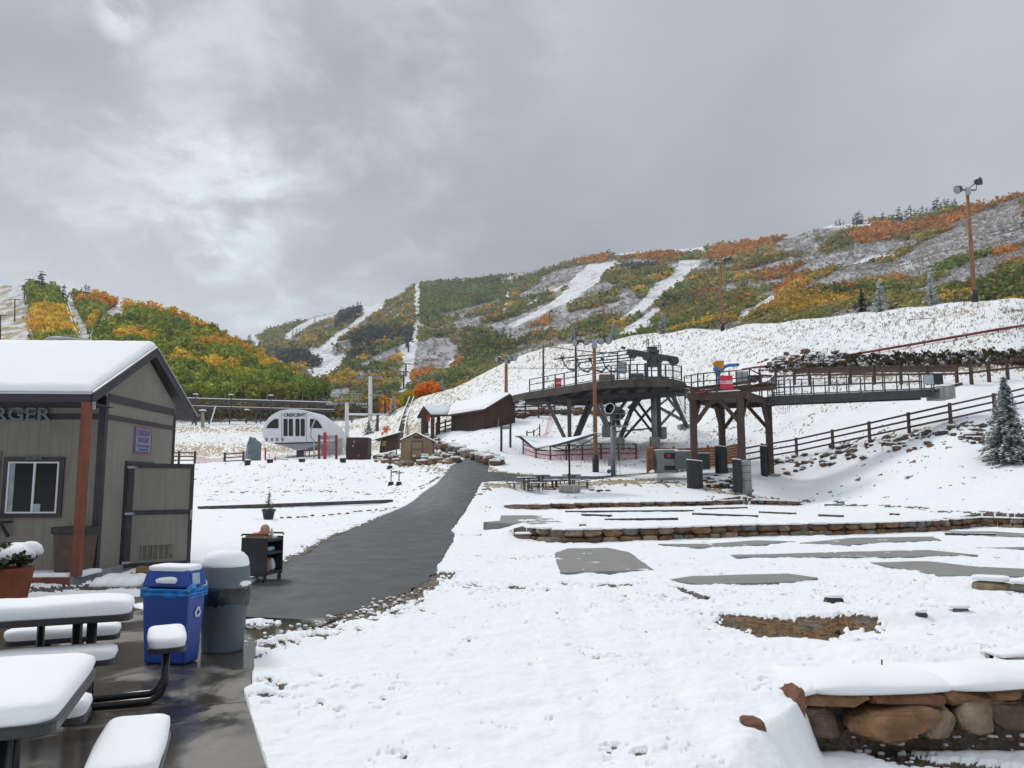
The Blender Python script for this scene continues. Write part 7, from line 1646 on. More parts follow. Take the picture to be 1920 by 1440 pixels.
# notice frame with two posts
r = thing('notice_frame', 'two brown posts with a small pale board between them on the snow', 'notice frame', hit(948, 842))
for px, pb, pt in ((940, 846, 798), (957, 840, 794)): b_ = hit(px, pb); t = at(px - 1, pt, b_.y).z; m = MB(); m.box((b_.x, b_.y, (b_.z + t) / 2), (.20, .16, t - b_.z)); m.build('post', mBROWN, r)
a, b_ = at(940, 805, hit(940, 846).y - .1), at(957, 799, hit(957, 840).y - .1); m = MB(); m.slab([a, at(957, 804, b_.y), b_, at(940, 800, a.y)], (0, .05, 0)); m.build('board', M('board_dull', (.33, .34, .35), .7), r)
# ================================================================ LODGE
ld = thing('lodge', 'long dark brown timber lodge with snowy roof and a small porch gable', 'building', at(900, 790, 92))
A = at(910, 768, 90); zE = A.z; Bp = at(846, 778, 90 * 1.085); Bp.z = zE - .0; d1 = Vector((Bp.x - A.x, Bp.y - A.y, 0)); Ll = d1.length; d1.normalize(); nrm = Vector((-d1.y, d1.x, 0));
if nrm.y < 0: nrm = -nrm
apx = at(950, 739, 92.0); Wd = 6.6; hR = apx.z - zE
gmid = Vector((apx.x, apx.y, 0)); E2 = at(966, 752, 93.5)
mLW = M('lodge_wall', (.062, .034, .024), .8, .25, 1.2, .4, 10, streak=(3, 3, .4)); A0_ = Vector((A.x, A.y, 0))
base_z = lambda p: h1(p.x, p.y) - .8
m = MB(); ga = [Vector((A.x, A.y, base_z(A))), Vector((E2.x, E2.y, base_z(E2))), Vector((E2.x, E2.y, E2.z - .1)), Vector((apx.x, apx.y, apx.z - .15)), Vector((A.x, A.y, zE - .12))]
m.slab(ga, d1 * .2); lw = A0_ + d1 * Ll; m.slab([Vector((A.x, A.y, base_z(A) - 1)), Vector((A.x, A.y, zE - .1)), Vector((lw.x, lw.y, zE - .1)), Vector((lw.x, lw.y, base_z(lw) - 1))], nrm * .2); m.build('wall', mLW, ld)
R1 = Vector((apx.x, apx.y, apx.z)); R0_ = at(848, 761, 101); ov = -d1 * .7 - Vector((0, 0, 0))
Ea = Vector((A.x, A.y, zE)) + ov - nrm * .5; Eb = Vector((lw.x, lw.y, zE)) - nrm * .5; Ra = R1 + ov; Rb = Vector((R0_.x, R0_.y, R1.z - .3)); Fa = Vector((E2.x, E2.y, E2.z)) + ov + (E2 - apx) * .12; Fb = Fa + d1 * Ll
m = MB(); m.slab([Ea, Eb, Rb, Ra], (0, 0, -.22)); m.slab([Fa, Ra, Rb, Fb], (0, 0, -.22)); m.build('roof', mBROWN, ld)
def quadsnow(m, a, b_, c, d, t, n=16, e=.05):
    rows = []
    for i in range(n + 1):
        r_ = []
        for j in range(n + 1):
            u, v = i / n, j / n; q = (a * (1 - u) + b_ * u) * (1 - v) + (d * (1 - u) + c * u) * v; k = min(1, min(u, v, 1 - u, 1 - v) / e); k = math.sqrt(1 - (1 - k) ** 2); r_.append(m.bm.verts.new(q + Vector((0, 0, t * k + .01))))
        rows.append(r_)
    m._new([m.bm.faces.new((rows[i][j], rows[i + 1][j], rows[i + 1][j + 1], rows[i][j + 1])) for i in range(n) for j in range(n)], True)
m = MB(); quadsnow(m, Ea, Eb, Rb, Ra, .28); quadsnow(m, Fa, Fb, Rb, Ra, .28); m.build('roof_snow', mSNOW, ld)
m = MB(); q = Vector((A.x, A.y, 0)) + (Vector((E2.x, E2.y, 0)) - A0_) * .42 - d1 * .03
m.box((q.x, q.y, base_z(q) + 2.4), (.08, .08, 3.0)); m.build('downpipe', mSTEEL, ld)
# porch gable at its left end
pl0, pl1, pap = at(782, 781, 97), at(808, 777, 95.5), at(794, 761, 96.2); bk0, bk1, bkap = at(822, 779, 105), at(850, 777, 101), at(842, 762, 103)
m = MB(); m.slab([pl0, pap, bkap, bk0], (0, 0, -.25)); m.slab([pap, pl1, bk1, bkap], (0, 0, -.25)); po = m.build('porch_roof', mBROWN, ld)
m = MB(); quadsnow(m, pl0, bk0, bkap, pap, .26); quadsnow(m, pl1, bk1, bkap, pap, .26); m.build('porch_snow', mSNOW, po)
m = MB(); m.slab([pl0 - Vector((0, 0, .1)), pl1 - Vector((0, 0, .1)), pap - Vector((0, 0, .3))], (0, .3, 0)); m.build('porch_gable', mLW, po)
for px, pb, Yp in ((793, 812, 95.8), (811, 815, 94), (800, 808, 101), (822, 812, 100)): b_ = at(px, pb, Yp); t = at(px, 778, Yp).z; m = MB(); m.box((b_.x, b_.y, (b_.z + t) / 2 - .3), (.42, .36, t - b_.z + .6)); m.build('porch_post', mBROWN, ld)
m = MB(); a, b_ = at(800, 778, 95), at(806, 789, 95); m.b2((a.x, 95, b_.z), (b_.x, 95.06, a.z)); o = m.build('banner', mRED); tag(o, 'small red hanging sign under the lodge porch', 'sign')
FPL = [hit(x, y, 60, 130) for x, y in ((818, 818), (835, 813), (862, 806), (889, 800), (914, 795), (944, 788), (958, 786), (985, 784), (1010, 784), (1040, 786))]
railfence('lodge_fence', 'snow-dusted brown rail fence running in front of the lodge', FPL, 1.7, (.4, .9, 1.4), .2, .16, M('fence_snowy', (.10, .05, .04), .8, .25, 3, snow=.28))
riprap('rubble_rocks', 'dark snowy rocks right of the lodge', [(968, 772), (1000, 764), (1050, 770)], 10, .6, 1.0, 38, (12, 8), DARKR)

# ================================================================ SHED AND CONTAINER
sp_ = hit(781, 863); Ys = sp_.y; r = thing('garden_shed', 'tan gabled shed with a grey-trimmed door beside the path', 'shed', sp_)
mTS = M('shed_tan', (.33, .22, .135), .8, .12, 1.5, .3, 10, streak=(2, 2, .5)); mTG = M('shed_trim', (.12, .105, .085), .7)
a, b_ = at(751, 864, Ys), at(809, 826, Ys); top = at(780, 811, Ys).z; ze_ = at(751, 824, Ys).z; D = 3.2; zb = sp_.z - .1
m = MB(); xm_ = (a.x + b_.x) / 2; m.slab([(a.x, Ys, zb), (b_.x, Ys, zb), (b_.x, Ys, ze_), (xm_, Ys, top - .08), (a.x, Ys, ze_)], (0, D, 0)); m.build('wall', mTS, r)
m = MB()
for s in (-1, 1):
    xo = xm_ + s * (b_.x - a.x) / 2 * 1.10; m.slab([(xm_, Ys - .15, top), (xo, Ys - .15, ze_ - .10), (xo, Ys + D + .1, ze_ - .10), (xm_, Ys + D + .1, top)], (0, 0, -.09))
m.build('roof', mTG, r)
m = MB()
for s in (-1, 1):
    xo = xm_ + s * (b_.x - a.x) / 2 * 1.10; quadsnow(m, Vector((xm_, Ys - .15, top)), Vector((xo, Ys - .15, ze_ - .10)), Vector((xo, Ys + D, ze_ - .10)), Vector((xm_, Ys + D, top)), .10)
m.build('roof_snow', mSNOW, r)
da_, db_ = at(770, 860, Ys), at(794, 826, Ys); m = MB(); frame(m, da_.x, db_.x, da_.z, db_.z, Ys - .05, Ys - .002, .15); m.b2((da_.x + .15, Ys - .048, (da_.z + db_.z) / 2 - .05), (db_.x - .15, Ys - .003, (da_.z + db_.z) / 2 + .08)); df = m.build('door', mTG, r)
m = MB(); m.b2((da_.x + .15, Ys - .03, da_.z + .1), (db_.x - .15, Ys - .004, db_.z - .1)); m.build('door_panel', mTS, df)
m = MB(); vx = at(775, 822, Ys), at(791, 818, Ys); m.b2((vx[0].x, Ys - .04, vx[0].z), (vx[1].x, Ys - .002, vx[1].z)); m.build('vent', mDTRIM, r)
m = MB(); m.b2((a.x - .05, Ys - .12, zb - .2), (b_.x + .05, Ys + .1, zb + .12)); m.build('skid', mSTEEL, r)
Yd = 92; a, b_ = at(648, 868, Yd), at(690, 820, Yd); r = thing('container', 'dark brown square container standing on the knoll right of the lift terminal', 'container', (a.x, Yd, a.z)); m = MB(); m.b2((a.x, Yd, a.z), (b_.x, Yd + 2.4, b_.z)); m.build('body', M('container_brown', (.045, .022, .02), .7, .3, 1, .4, 8), r, bevel=.04)
m = MB(); q = at(672, 855, Yd); m.b2((q.x - .12, Yd - .012, q.z - .12), (q.x + .12, Yd - .002, q.z + .2)); m.build('red_badge', mRED, r)
for x, y in ((664, 828), (662, 836)): m = MB(); q = at(x, y, Yd); m.b2((q.x - .06, Yd - .012, q.z - .06), (q.x + .06, Yd - .002, q.z + .06)); m.build('badge', mWHITE, r)
m = MB(); m.b2((a.x + .4, Yd - .015, a.z), (a.x + .43, Yd - .001, b_.z)); m.b2((b_.x - .45, Yd - .015, a.z), (b_.x - .42, Yd - .001, b_.z)); m.build('door_seams', mBLACK, r)
Yl = 88; q0, q1, q2, q3 = at(709, 824, Yl), at(746, 812, Yl), at(746, 832, Yl), at(711, 840, Yl); r = thing('lean_to', 'low dark lean-to shelter with yellow signs among the rocks', 'shelter', q3)
m = MB(); m.slab([q0 + Vector((.3, 0, -.1)), q1 + Vector((0, 0, -.1)), q2 - Vector((0, 0, .5)), q3 - Vector((0, 0, .5))], (0, 1.8, 0)); m.build('wall', mLW, r)
m = MB(); m.slab([q0 + Vector((-.3, -.3, 0)), q1 + Vector((.4, -.3, .1)), q1 + Vector((.4, 2.2, .1)), q0 + Vector((-.3, 2.2, 0))], (0, 0, -.12)); m.build('roof', mBROWN, r)
m = MB(); quadsnow(m, q0 + Vector((-.3, -.3, 0)), q1 + Vector((.4, -.3, .1)), q1 + Vector((.4, 2.2, .1)), q0 + Vector((-.3, 2.2, 0)), .14); m.build('roof_snow', mSNOW, r)
m = MB()
for x, y in ((721, 829), (720, 834)): q = at(x, y, Yl); m.b2((q.x - .2, Yl - .03, q.z - .1), (q.x + .2, Yl - .01, q.z + .1))
m.build('yellow_sign', M('sign_yellow', (.32, .24, .03), .6), r)

# ================================================================ LIFT TERMINAL
YT = 108.0; def_ = lambda x, y: (440 + x / 6.857, 740 + y / 6.857)
def tp_(x, y, Yp=YT): return at(*def_(x, y), Yp)
tm = thing('lift_terminal', 'white domed lift terminal with dark windows and its name on the front', 'lift terminal', tp_(800, 860))
mTW = M('terminal_white', (.70, .72, .76), .45, .05, 1, .05)
PR = [(352, 500), (356, 455), (368, 405), (392, 352), (428, 302), (478, 258), (530, 228), (552, 224), (600, 206), (680, 195), (760, 191), (840, 195), (920, 208), (975, 226), (996, 242), (1050, 286), (1100, 340), (1140, 400), (1172, 470), (1180, 530), (1160, 590), (1100, 622), (1060, 618), (520, 632), (440, 618), (388, 600), (362, 552)]
def loft(m, prof, offs):                 # profile rings pushed back in depth: (scale, dx, dy depth, dz)
    c = sum((tp_(*p) for p in prof), Vector((0, 0, 0))) / len(prof); prev = None; F = []
    for s, dx, dy, dz in offs:
        cur = [m.bm.verts.new(c + (tp_(*p) - c) * s + Vector((dx, dy, dz))) for p in prof]
        if prev: F += [m.bm.faces.new((prev[j], prev[(j + 1) % len(prof)], cur[(j + 1) % len(prof)], cur[j])) for j in range(len(prof))]
        else: m._new([m.bm.faces.new(cur[::-1])])
        prev = cur
    m._new([m.bm.faces.new(prev)]); m._new(F, True)
m = MB(); loft(m, PR, [(.985, 0, 0, 0), (1.0, 0, .12, 0), (1.0, 1.2, 3.0, -.2), (.86, 2.2, 6.5, -.7), (.5, 3.0, 9.0, -1.2), (.15, 3.2, 10, -1.4)]); m.build('shell', mTW, tm)
m = MB(); H2 = [(520, 634), (800, 624), (1080, 622), (1060, 642), (1000, 666), (900, 700), (800, 716), (700, 690), (640, 668)]; loft(m, H2, [(.98, 0, .5, 0), (1, 0, .7, 0), (1, 1, 3, 0), (.6, 2, 5, .3)]); m.build('belly', M('belly_grey', (.40, .41, .43), .5), tm)
m = MB(); m.slab([tp_(x, y, YT - .05) for x, y in ((505, 622), (800, 612), (1100, 606), (1100, 620), (800, 630), (520, 636))], (0, .2, 0)); m.build('seam', mBLACK, tm)
def winp(pts, d=-.06):
    m = MB(); m.slab([tp_(x, y, YT + d) for x, y in pts], (0, .1, 0)); return m.build('window', mGLASS, tm)
winp([(400, 430), (562, 432), (562, 312), (515, 312), (478, 335), (440, 372)]); winp([(968, 430), (1128, 430), (1105, 385), (1075, 345), (1040, 312), (968, 312)])
for x0, x1 in ((627, 680), (695, 748), (780, 833), (848, 900)): winp([(x0 + 8, 310), (x1 - 8, 310), (x1, 320), (x1, 522), (x1 - 8, 533), (x0 + 8, 533), (x0, 522), (x0, 320)])
m = MB()
for x in (605, 922): m.bar(tp_(x, 212, YT - .03), tp_(x, 600, YT - .03), .05, .04)
m.build('panel_seam', M('seam_grey', (.25, .26, .28)), tm)
lc = tp_(768, 264, YT - .05); text('lettering', 'CRESCENT', .62, M('letter_brown', (.05, .03, .035), .6), tm, face_mat(lc, (1, 0, 0)), .01, .02, .98)
for x in (410, 478, 545, 616): m = MB(); q = tp_(x, 578, YT - .05); m.b2((q.x - .12, q.y, q.z - .2), (q.x + .12, q.y + .04, q.z + .22)); m.build('icon', M('icon_plum', (.16, .10, .13), .6), tm)
m = MB(); loft(m, [(552, 224), (600, 204), (680, 192), (760, 188), (840, 192), (920, 205), (996, 240), (1000, 250), (920, 217), (840, 204), (760, 200), (680, 204), (600, 217), (556, 234)], [(1, 0, -.1, 0), (1, 0, 2.5, 0)]); m.build('roof_cap_snow', mSNOW, tm)
m = MB(); a, b_ = tp_(795, 870, YT + 1), tp_(870, 680, YT + 1); m.b2((a.x, YT + .8, a.z - 1), (b_.x, YT + 2, b_.z + .2)); m.build('pedestal', M('pedestal_slate', (.06, .07, .11), .6, .2), tm)
m = MB(); a, b_ = tp_(780, 700, YT + .7), tp_(865, 672, YT + .7); m.b2((a.x, YT + .6, a.z), (b_.x, YT + .8, b_.z)); m.build('blue_band', M('band_blue', (.03, .04, .28), .5), tm)
for x in (905, 960, 1020): m = MB(); m.bar(tp_(x, 860, YT + 3), tp_(x, 690, YT + 3), .12); m.build('strut', mSTEEL, tm)
m = MB(); m.slab([tp_(1110, 600, YT + 2), tp_(1385, 560, YT + 2), tp_(1385, 850, YT + 2), tp_(1110, 850, YT + 2)], (0, .2, 0)); m.build('drive_housing', M('housing_grey', (.36, .38, .40), .5, .15, 1.5), tm)
gt = thing('lift_gate', 'red loading gate frame with a grey crossbar in front of the white terminal', 'gate', tp_(1160, 860, 100))
for x, y0, mt in ((1085, 515, M('gate_dark_red', (.20, .03, .035), .6)), (1160, 485, mRED), (1308, 520, M('gate_dark_red', (.20, .03, .035), .6))): m = MB(); m.bar(tp_(x, 870, 100), tp_(x, y0, 100), .34 if x == 1160 else .26); m.build('post', mt, gt)
m = MB(); m.slab([tp_(1085, 525, 100.2), tp_(1308, 525, 100.2), tp_(1308, 575, 100.2), tp_(1085, 575, 100.2)], (0, .1, 0)); m.build('crossbar', mSTEEL, gt)
for y in (610, 712): m = MB(); m.bar(tp_(1085, y, 100.2), tp_(1308, y, 100.2), .1); m.build('rail', mRED, gt)
m = MB(); m.tube([tp_(1038, 310, 103), tp_(985, 440, 103), tp_(975, 540, 103), tp_(1020, 590, 103), tp_(1020, 820, 103)], .09, 8); m.tube([tp_(1200, 560, 103), tp_(1245, 640, 103), tp_(1225, 730, 103)], .08, 8); tag(m.build('lift_chair_hanger', mSTEEL), 'bent grey chair hanger in front of the terminal', 'chair hanger')
def stick(name, label, cat, px, py0, py1, Yp, w_, mat, group=None):
    m = MB(); m.bar(at(px, py0, Yp), at(px, py1, Yp), w_); return tag(m.build(name, mat, bevel=.01), label, cat, group)
stick('red_post', 'red marker post left of the terminal pedestal', 'post', 497.6, 840, 868, 95, .16, mRED); stick('red_post', 'short red post near the terminal pedestal', 'post', 516, 856, 868, 95, .14, mRED)
for px, py, lb in ((464, 868, 'small black box at the rim of the knoll by the covered machine'), (506, 866, 'snow-topped dark tub right of the covered machine'), (566, 865, 'snow-topped black tub below the terminal'), (643, 864, 'snow-topped dark tub left of the brown container')):
    p = hit(px, py + 3, 20, 100); r = thing('rubber_tub', lb, 'tub', p); m = MB(); m.lathe(p, [(.28, -.1), (.36, .42), (.34, .44)], 16); m.build('tub', mPAD, r); m = MB(); m.lathe(p + Vector((0, 0, .42)), [(.35, 0), (.32, .09), (.02, .16)], 16); m.build('tub_snow', mSNOW, r)
# covered machine left of the terminal
r = thing('covered_machine', 'blue-grey machine under a loose tarpaulin left of the terminal', 'covered machine', tp_(215, 870, 97)); m = MB()
m.slab([tp_(x, y, 97) for x, y in ((168, 880), (290, 880), (298, 610), (240, 575), (215, 540), (185, 545), (165, 610))], (0, 1.6, 0)); m.build('tarpaulin', M('tarp_blue_grey', (.15, .19, .22), .7, .35, 1.2, .6, 4, streak=(4, 4, .5)), r, bevel=.15)
m = MB(); m.slab([tp_(x, y, 97.3) for x, y in ((110, 880), (168, 880), (170, 600))], (0, 1.0, 0)); m.build('tarp_skirt', M('tarp_pale', (.35, .38, .39), .7, .3, 2), r)
m = MB(); m.pad([tuple(tp_(180, 545, 97)[:2]), tuple(tp_(215, 540, 97)[:2]), tuple(tp_(215, 540, 98)[:2]), tuple(tp_(180, 545, 98)[:2])], tp_(200, 542, 97).z, .12, 0, 2); m.build('tarp_snow', mSNOW, r)
def gfence(name, label, pts, hgt, mat, rails=(.3, .7, 1.1)): return railfence(name, label, [at(x, y, Yp) for x, y, Yp in pts], hgt, rails, .2, .12, mat)
gfence('rail_fence', 'short dark rail fence section beside the covered machine', [(421, 870, 90), (456, 868, 90)], 1.3, mRAIL); gfence('rail_fence', 'rail fence section just behind the hut wall', [(300, 868, 88), (335, 868, 88), (365, 868, 88)], 1.3, mBROWN)
netting('faded pink netting between the two left fence sections', [at(366, 869, 89), at(395, 869, 89), at(421, 869, 90)], 0, [.8, .6, .55, .7], 5)
for x0, x1, lb in ((505, 540, 'low grey rail left of the pedestal'),): m = MB(); m.bar(at(x0, 860, 98), at(x1, 862, 98), .1); m.bar(at(x0, 868, 98), at(x0, 850, 98), .08); m.bar(at(x1, 868, 98), at(x1, 838, 98), .06); m.bar(at(x0, 846, 98), at(x1, 843, 98), .06); tag(m.build('low_rail', mSTEEL), lb, 'rail')

# ================================================================ TOWERS
def ltower(label, px, pyb, pyt, Yp, r_, arms, mat, zb=None, group=None, plat_=True):
    b_ = at(px, pyb, Yp); t = at(px, pyt, Yp); r = thing('lift_tower', label, 'lift tower', b_, 0, group); m = MB(); m.tube([b_ - Vector((0, 0, 2)), t], [r_, r_ * .85], 14); m.build('tube', mat, r)
    for dz, hl, w_, mt in arms:
        m = MB(); m.bar(t + Vector((-hl, 0, dz)), t + Vector((hl, 0, dz)), w_, w_); m.build('crossarm', mt, r)
        for s in (-1, 1):
            m = MB()
            for k in range(4): q = t + Vector((s * hl + (k - 1.5) * w_ * 1.6, -.2, dz - w_ * .9)); m.tube([q - Vector((0, .06, 0)), q + Vector((0, .06, 0))], w_ * .7, 10)
            m.bar(t + Vector((s * hl - w_ * 3.2, 0, dz - w_ * .4)), t + Vector((s * hl + w_ * 3.2, 0, dz - w_ * .4)), w_ * .5); m.build('sheaves', mSTEEL, r)
    return r, t
mAR = M('arm_blue_grey', (.17, .22, .26), .5, .2, 3, snow=.25)
r, t = ltower('nearer thick white lift tower rising behind the brown container', 650.5, 866, 755, 118, .33, [(.0, 2.2, .26, mAR)], mWHITE)
m = MB()
for z, hl in ((.55, 1.7), (1.35, 2.4)): m.bar(t + Vector((-hl, 0, z)), t + Vector((hl, 0, z)), .08)
for x in (-1.7, -.8, .8, 1.6): m.bar(t + Vector((x, 0, 0)), t + Vector((x * 1.1, 0, 1.35)), .06)
for k in range(3): m.tube([t + Vector((.95 + k * .35, 0, 1.25)), t + Vector((.9 + k * .35, 0, .75))], .05, 6)
m.build('maintenance_frame', mSTEEL, r)
r, t = ltower('taller slim white lift tower farther back with bare catwalk', 694.5, 808, 706, 185, .50, [(.0, 2.3, .22, mAR)], mWHITE)
m = MB(); m.bar(t + Vector((0, -.4, -4.4)), t + Vector((3.4, -.4, -4.4)), .16); m.bar(t + Vector((-1.8, -.4, -7.2)), t + Vector((0, -.4, -7.2)), .2); m.build('catwalk', mSTEEL, r)
for px, pyt, pyb, Yp, lb in ((722, 733, 776, 200, 'dark pole right of the rear white tower'), (748, 741, 760, 210, 'short dark pole at the foot of the lift line'), (708, 778, 806, 150, 'rusty short pole on the bank above the shed')):
    r, t = ltower(lb, px, pyb, pyt, Yp, .28, [(0, 2.0, .14, mSTEEL)] if px < 740 else [(0, 1.2, .12, mSTEEL)], M('rusty_tube', (.07, .045, .035), .8)) 
for i, (px, pyt, pyb) in enumerate(((757, 697, 730), (761, 682, 705), (766, 640, 661), (770, 618, 632), (777, 592, 604))):
    Yp = hilldist(px, pyb); r, t = ltower(('lowest', 'second lowest', 'third', 'fourth', 'fifth')[i] + ' dark lift tower going up the narrow cut lift line', px, pyb, pyt, Yp, .0012 * Yp, [(0, .006 * Yp, .0009 * Yp, mDSTEEL)], mDSTEEL, group='lift towers in the narrow cut')
for i, (px, pyt, pyb, Yp, hl) in enumerate(((1, 591, 640, 330, 2.6), (28, 561, 596, 400, 2.4), (46, 536, 556, 500, 2.8), (55, 524, 546, 540, 2.6), (118, 538, 556, 500, 1.8))):
    r, t = ltower(('nearest T-shaped lift tower cut by the left edge', 'second T-shaped lift tower on the open left slope', 'third T-shaped lift tower near the left crest', 'highest T-shaped lift tower on the left skyline', 'lift tower peeking over the trees above the flume')[i], px, pyb, pyt, Yp, .32, [(0, hl, .32, mDSTEEL)], mDSTEEL, group='T-shaped towers on the left hill')
r = [o for o in C.objects if o.get('label', '').startswith('highest T')][0]
# lift cables
m = MB(); m.tube([at(650, 757, 118), at(672, 730, 150), at(694, 708, 185), at(722, 733, 200), at(750, 735, 260), at(757, 697, hilldist(757, 730)), at(766, 640, hilldist(766, 661)), at(783, 530, 1290)], .05, 4); tag(m.build('lift_cable', mBLACK), 'lift cable running from the terminal up the narrow cut', 'cable')
for x0, y0, x1, y1, lb, Y0, Y1 in ((0, 592, 56, 528, 'cable joining the T-shaped towers on the left hill', 330, 540), (945, 690, 1165, 690, 'thin wire crossing the snowy slope behind the platform', 105, 70), (1700, 600, 1925, 580, 'thin upper wire across the right slope', 76, 68)):
    m = MB(); m.tube([at(x0, y0, Y0), at((x0 + x1) / 2, (y0 + y1) / 2 + 1, (Y0 + Y1) / 2), at(x1, y1, Y1)], .03, 4); tag(m.build('wire', mBLACK), lb, 'wire')
for px, Yp, lb in ((658, 116, 'empty lift chair hanging just right of the near white tower'), (655, 112, 'dark lift chair hanging low behind the terminal')):
    pass
# ---- elevated snowy track, truss bridge, lamps
tk = thing('elevated_track', 'long snow-topped elevated track running across behind the terminal', 'track', at(480, 790, 205))
for (x0, y0, x1, y1, t_) in ((300, 747, 626, 757, .55), (300, 761, 626, 770, .4)):
    a, b_ = at(x0, y0, 205), at(x1, y1, 205); m = MB(); m.bar(a, b_, 1.2, t_); m.build('beam', mDSTEEL, tk); m = MB(); m.bar(a + Vector((0, -.05, t_ * .62)), b_ + Vector((0, -.05, t_ * .62)), 1.3, t_ * .35); m.build('beam_snow', mSNOW, tk)
for px in (362, 393, 431, 462, 481, 489, 520, 560, 600, 620): t = at(px, 750 + (px - 300) * .03, 205); m = MB(); m.bar((t.x, 205.4, t.z), (t.x, 205.4, h1(t.x, 205) - 1), .3); m.build('support', mDSTEEL, tk)
tr_ = thing('truss_bridge', 'dark steel truss footbridge behind the white towers', 'footbridge', at(705, 775, 200))
for y in (759, 776): m = MB(); m.bar(at(652, y - 1, 200), at(762, y + 1, 200), .22); m.build('chord', mDSTEEL, tr_)
m = MB(); m.bar(at(652, 776.5, 199.9), at(745, 778, 199.9), .4, .5); m.build('deck_snow', mSNOW, tr_)
n = 12
for k in range(n):
    xa = 654 + 104 * k / n; xb = 654 + 104 * (k + 1) / n; m = MB(); m.bar(at(xa, 759 if k % 2 else 776, 200), at(xb, 776 if k % 2 else 759, 200), .13); m.build('diagonal', mDSTEEL, tr_); m = MB(); m.bar(at(xb, 759, 200), at(xb, 776, 200), .11); m.build('vertical', mDSTEEL, tr_)
for px in (660, 712, 731, 758): m = MB(); t = at(px, 777, 200.3); m.bar(t, (t.x, t.y, h1(t.x, t.y) - 1), .3); m.build('pier_post', mDSTEEL, tr_)
for i, (px, pyt, pyb) in enumerate(((367, 741, 800), (380, 772, 802), (434, 742, 775), (463, 770, 793), (508, 743, 780), (752, 737, 756), (793, 733, 748))):
    Yp = 200 if i != 1 else 150; b_ = at(px, pyb, Yp); t = at(px, pyt, Yp); r = thing('street_lamp', ('tallest snow-capped lamp rising above the hut door', 'short thick snow-capped lamp right of the hut roof', 'lamp above the track over the left lawn', 'dark low lamp under the track left of the terminal', 'lamp just left of the terminal dome', 'lamp in front of the orange thicket left side', 'lamp in front of the orange thicket right side')[i], 'lamp', b_, 0, 'snow-capped lamps behind the terminal')
    m = MB(); m.bar(b_, t, .18 if i != 1 else .5); m.build('pole', mDSTEEL if i != 1 else mCONC, r); m = MB(); m.lathe(t, [(.25, -.1), (.75, .0), (.7, .12)], 12); m.build('lamp_head', mDSTEEL, r); m = MB(); m.lathe(t + Vector((0, 0, .12)), [(.75, 0), (.6, .22), (.02, .35)], 12); m.build('lamp_snow', mSNOW, r)
m = MB(); m.bar(at(395, 792, 160), at(404, 762, 160), .2); tag(m.build('leaning_pole', mWHITE), 'leaning white pole between the hut and the terminal', 'pole')
# wooden flume beside the shed
m = MB(); pts = [at(x, y, Yp) for x, y, Yp in ((772, 747, 172), (764, 768, 158), (757, 790, 135), (752, 812, 112), (750, 832, 98))]
for dx in (-.45, .45):
    for a, b_ in zip(pts[:-1], pts[1:]): m.bar(a + Vector((dx, 0, .3)), b_ + Vector((dx, 0, .3)), .15, .35)
for a, b_ in zip(pts[:-1], pts[1:]):
    for k in range(3): q = a.lerp(b_, k / 3); m.box(q + Vector((0, 0, -.1)), (1.0, .2, .6))
tag(m.build('wooden_flume', M('flume_grey', (.17, .16, .15), .8, .25, 1, snow=.2)), 'weathered timber flume going uphill behind the tan shed', 'flume')
m = MB(); pts = [at(x, y, float(LY[int(np.argmin(abs(cpl - x))), int(np.argmin(abs(lpy[int(np.argmin(abs(cpl - x)))] - y)))]) - 6) + Vector((0, 0, .6)) for x, y in ((123, 566), (129, 585), (137, 605), (146, 630))]
for dx in (-.8, .8):
    for a, b_ in zip(pts[:-1], pts[1:]): m.bar(a + Vector((dx, 0, .5)), b_ + Vector((dx, 0, .5)), .5, .8)
tag(m.build('alpine_slide', M('slide_grey', (.28, .29, .30), .7, snow=.2)), 'grey slide channel descending between the aspens on the left hill', 'slide')
m = MB(); a, b_ = hit(952, 682), hit(990, 662); 
for k in range(10): q = a.lerp(b_, k / 9); m.box(q + Vector((0, 0, .2)), (.9, 1.2, 1.0)); 
m.bar(a + Vector((0, 0, .9)), b_ + Vector((0, 0, .9)), .3, .3)
tag(m.build('crest_barrier', M('barrier_dark', (.03, .035, .04), .7, .3, 1, snow=.3)), 'dark snow-topped barrier row along the crest above the lodge pole', 'barrier')
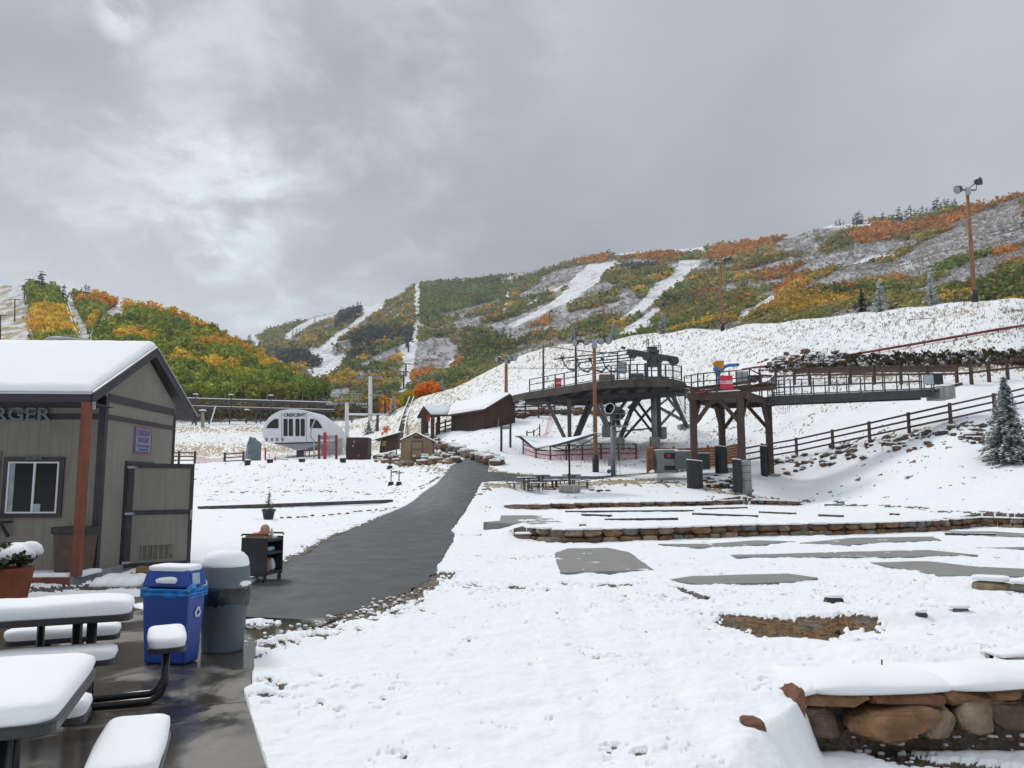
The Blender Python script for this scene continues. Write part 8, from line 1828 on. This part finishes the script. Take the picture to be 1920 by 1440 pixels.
for px, py, lb in ((733, 911, 'left post of the pair with rubber feet beside the path'), (748, 911, 'right post of the pair with rubber feet beside the path'), (731, 881, 'single post with a rubber foot farther up the lawn'), (743, 862, 'post with a rubber foot beside the tan shed')):
    p = hit(px, py); s = p.y / FPX; r = thing('marker_post', lb, 'marker post', p, 0, 'posts with rubber feet'); m = MB(); m.hexa([p + Vector(q) * s for q in ((-5.5, -4, 0), (5.5, -4, 0), (5.5, 4, 0), (-5.5, 4, 0), (-4, -3, 7.5), (4, -3, 7.5), (4, 3, 7.5), (-4, 3, 7.5))]); m.build('foot', mPAD, r)
    m = MB(); m.pad([tuple((p + Vector(q) * s)[:2]) for q in ((-4, -3, 0), (4, -3, 0), (4, 3, 0), (-4, 3, 0))], p.z + 7.5 * s, .05, 0, 1); m.build('foot_snow', mSNOW, r); m = MB(); m.tube([p + Vector((0, 0, 6 * s)), p + Vector((0, 0, 29 * s))], 1.0 * s, 8); m.build('stem', mBROWN, r)
p = hit(733, 911); s = p.y / FPX; m = MB(); m.bar(p + Vector((0, 0, 25 * s)), p + Vector((24 * s, 0, 25 * s)), .06, .05); m.slab([p + Vector((x * s, -.03, z * s)) for x, z in ((2, 24), (10, 24.5), (13, 26), (10, 27.5), (2, 27))], (0, .03, 0)); tag(m.build('arrow_sign', mBROWN), 'thin arrow board joining the pair of marker posts', 'sign')
p = hit(823, 838); stick('trail_post', 'thin dark post with a square top at the uphill bend', 'post', 823, 838, 820, p.y, .12, mBROWN)
# ================================================================ AIR
m = MB(); m.b2((-1900, -60, -3), (1900, 1750, 420))
b = bpy.data.materials.new('haze'); b.use_nodes = True; t = b.node_tree; t.nodes.clear(); o_ = t.nodes.new('ShaderNodeOutputMaterial'); v = t.nodes.new('ShaderNodeVolumePrincipled')
v.inputs['Color'].default_value = (.80, .86, .95, 1); v.inputs['Density'].default_value = .00016; v.inputs['Anisotropy'].default_value = .2; t.links.new(v.outputs[0], o_.inputs['Volume'])
o = m.build('haze', b); tag(o, kind='stuff')
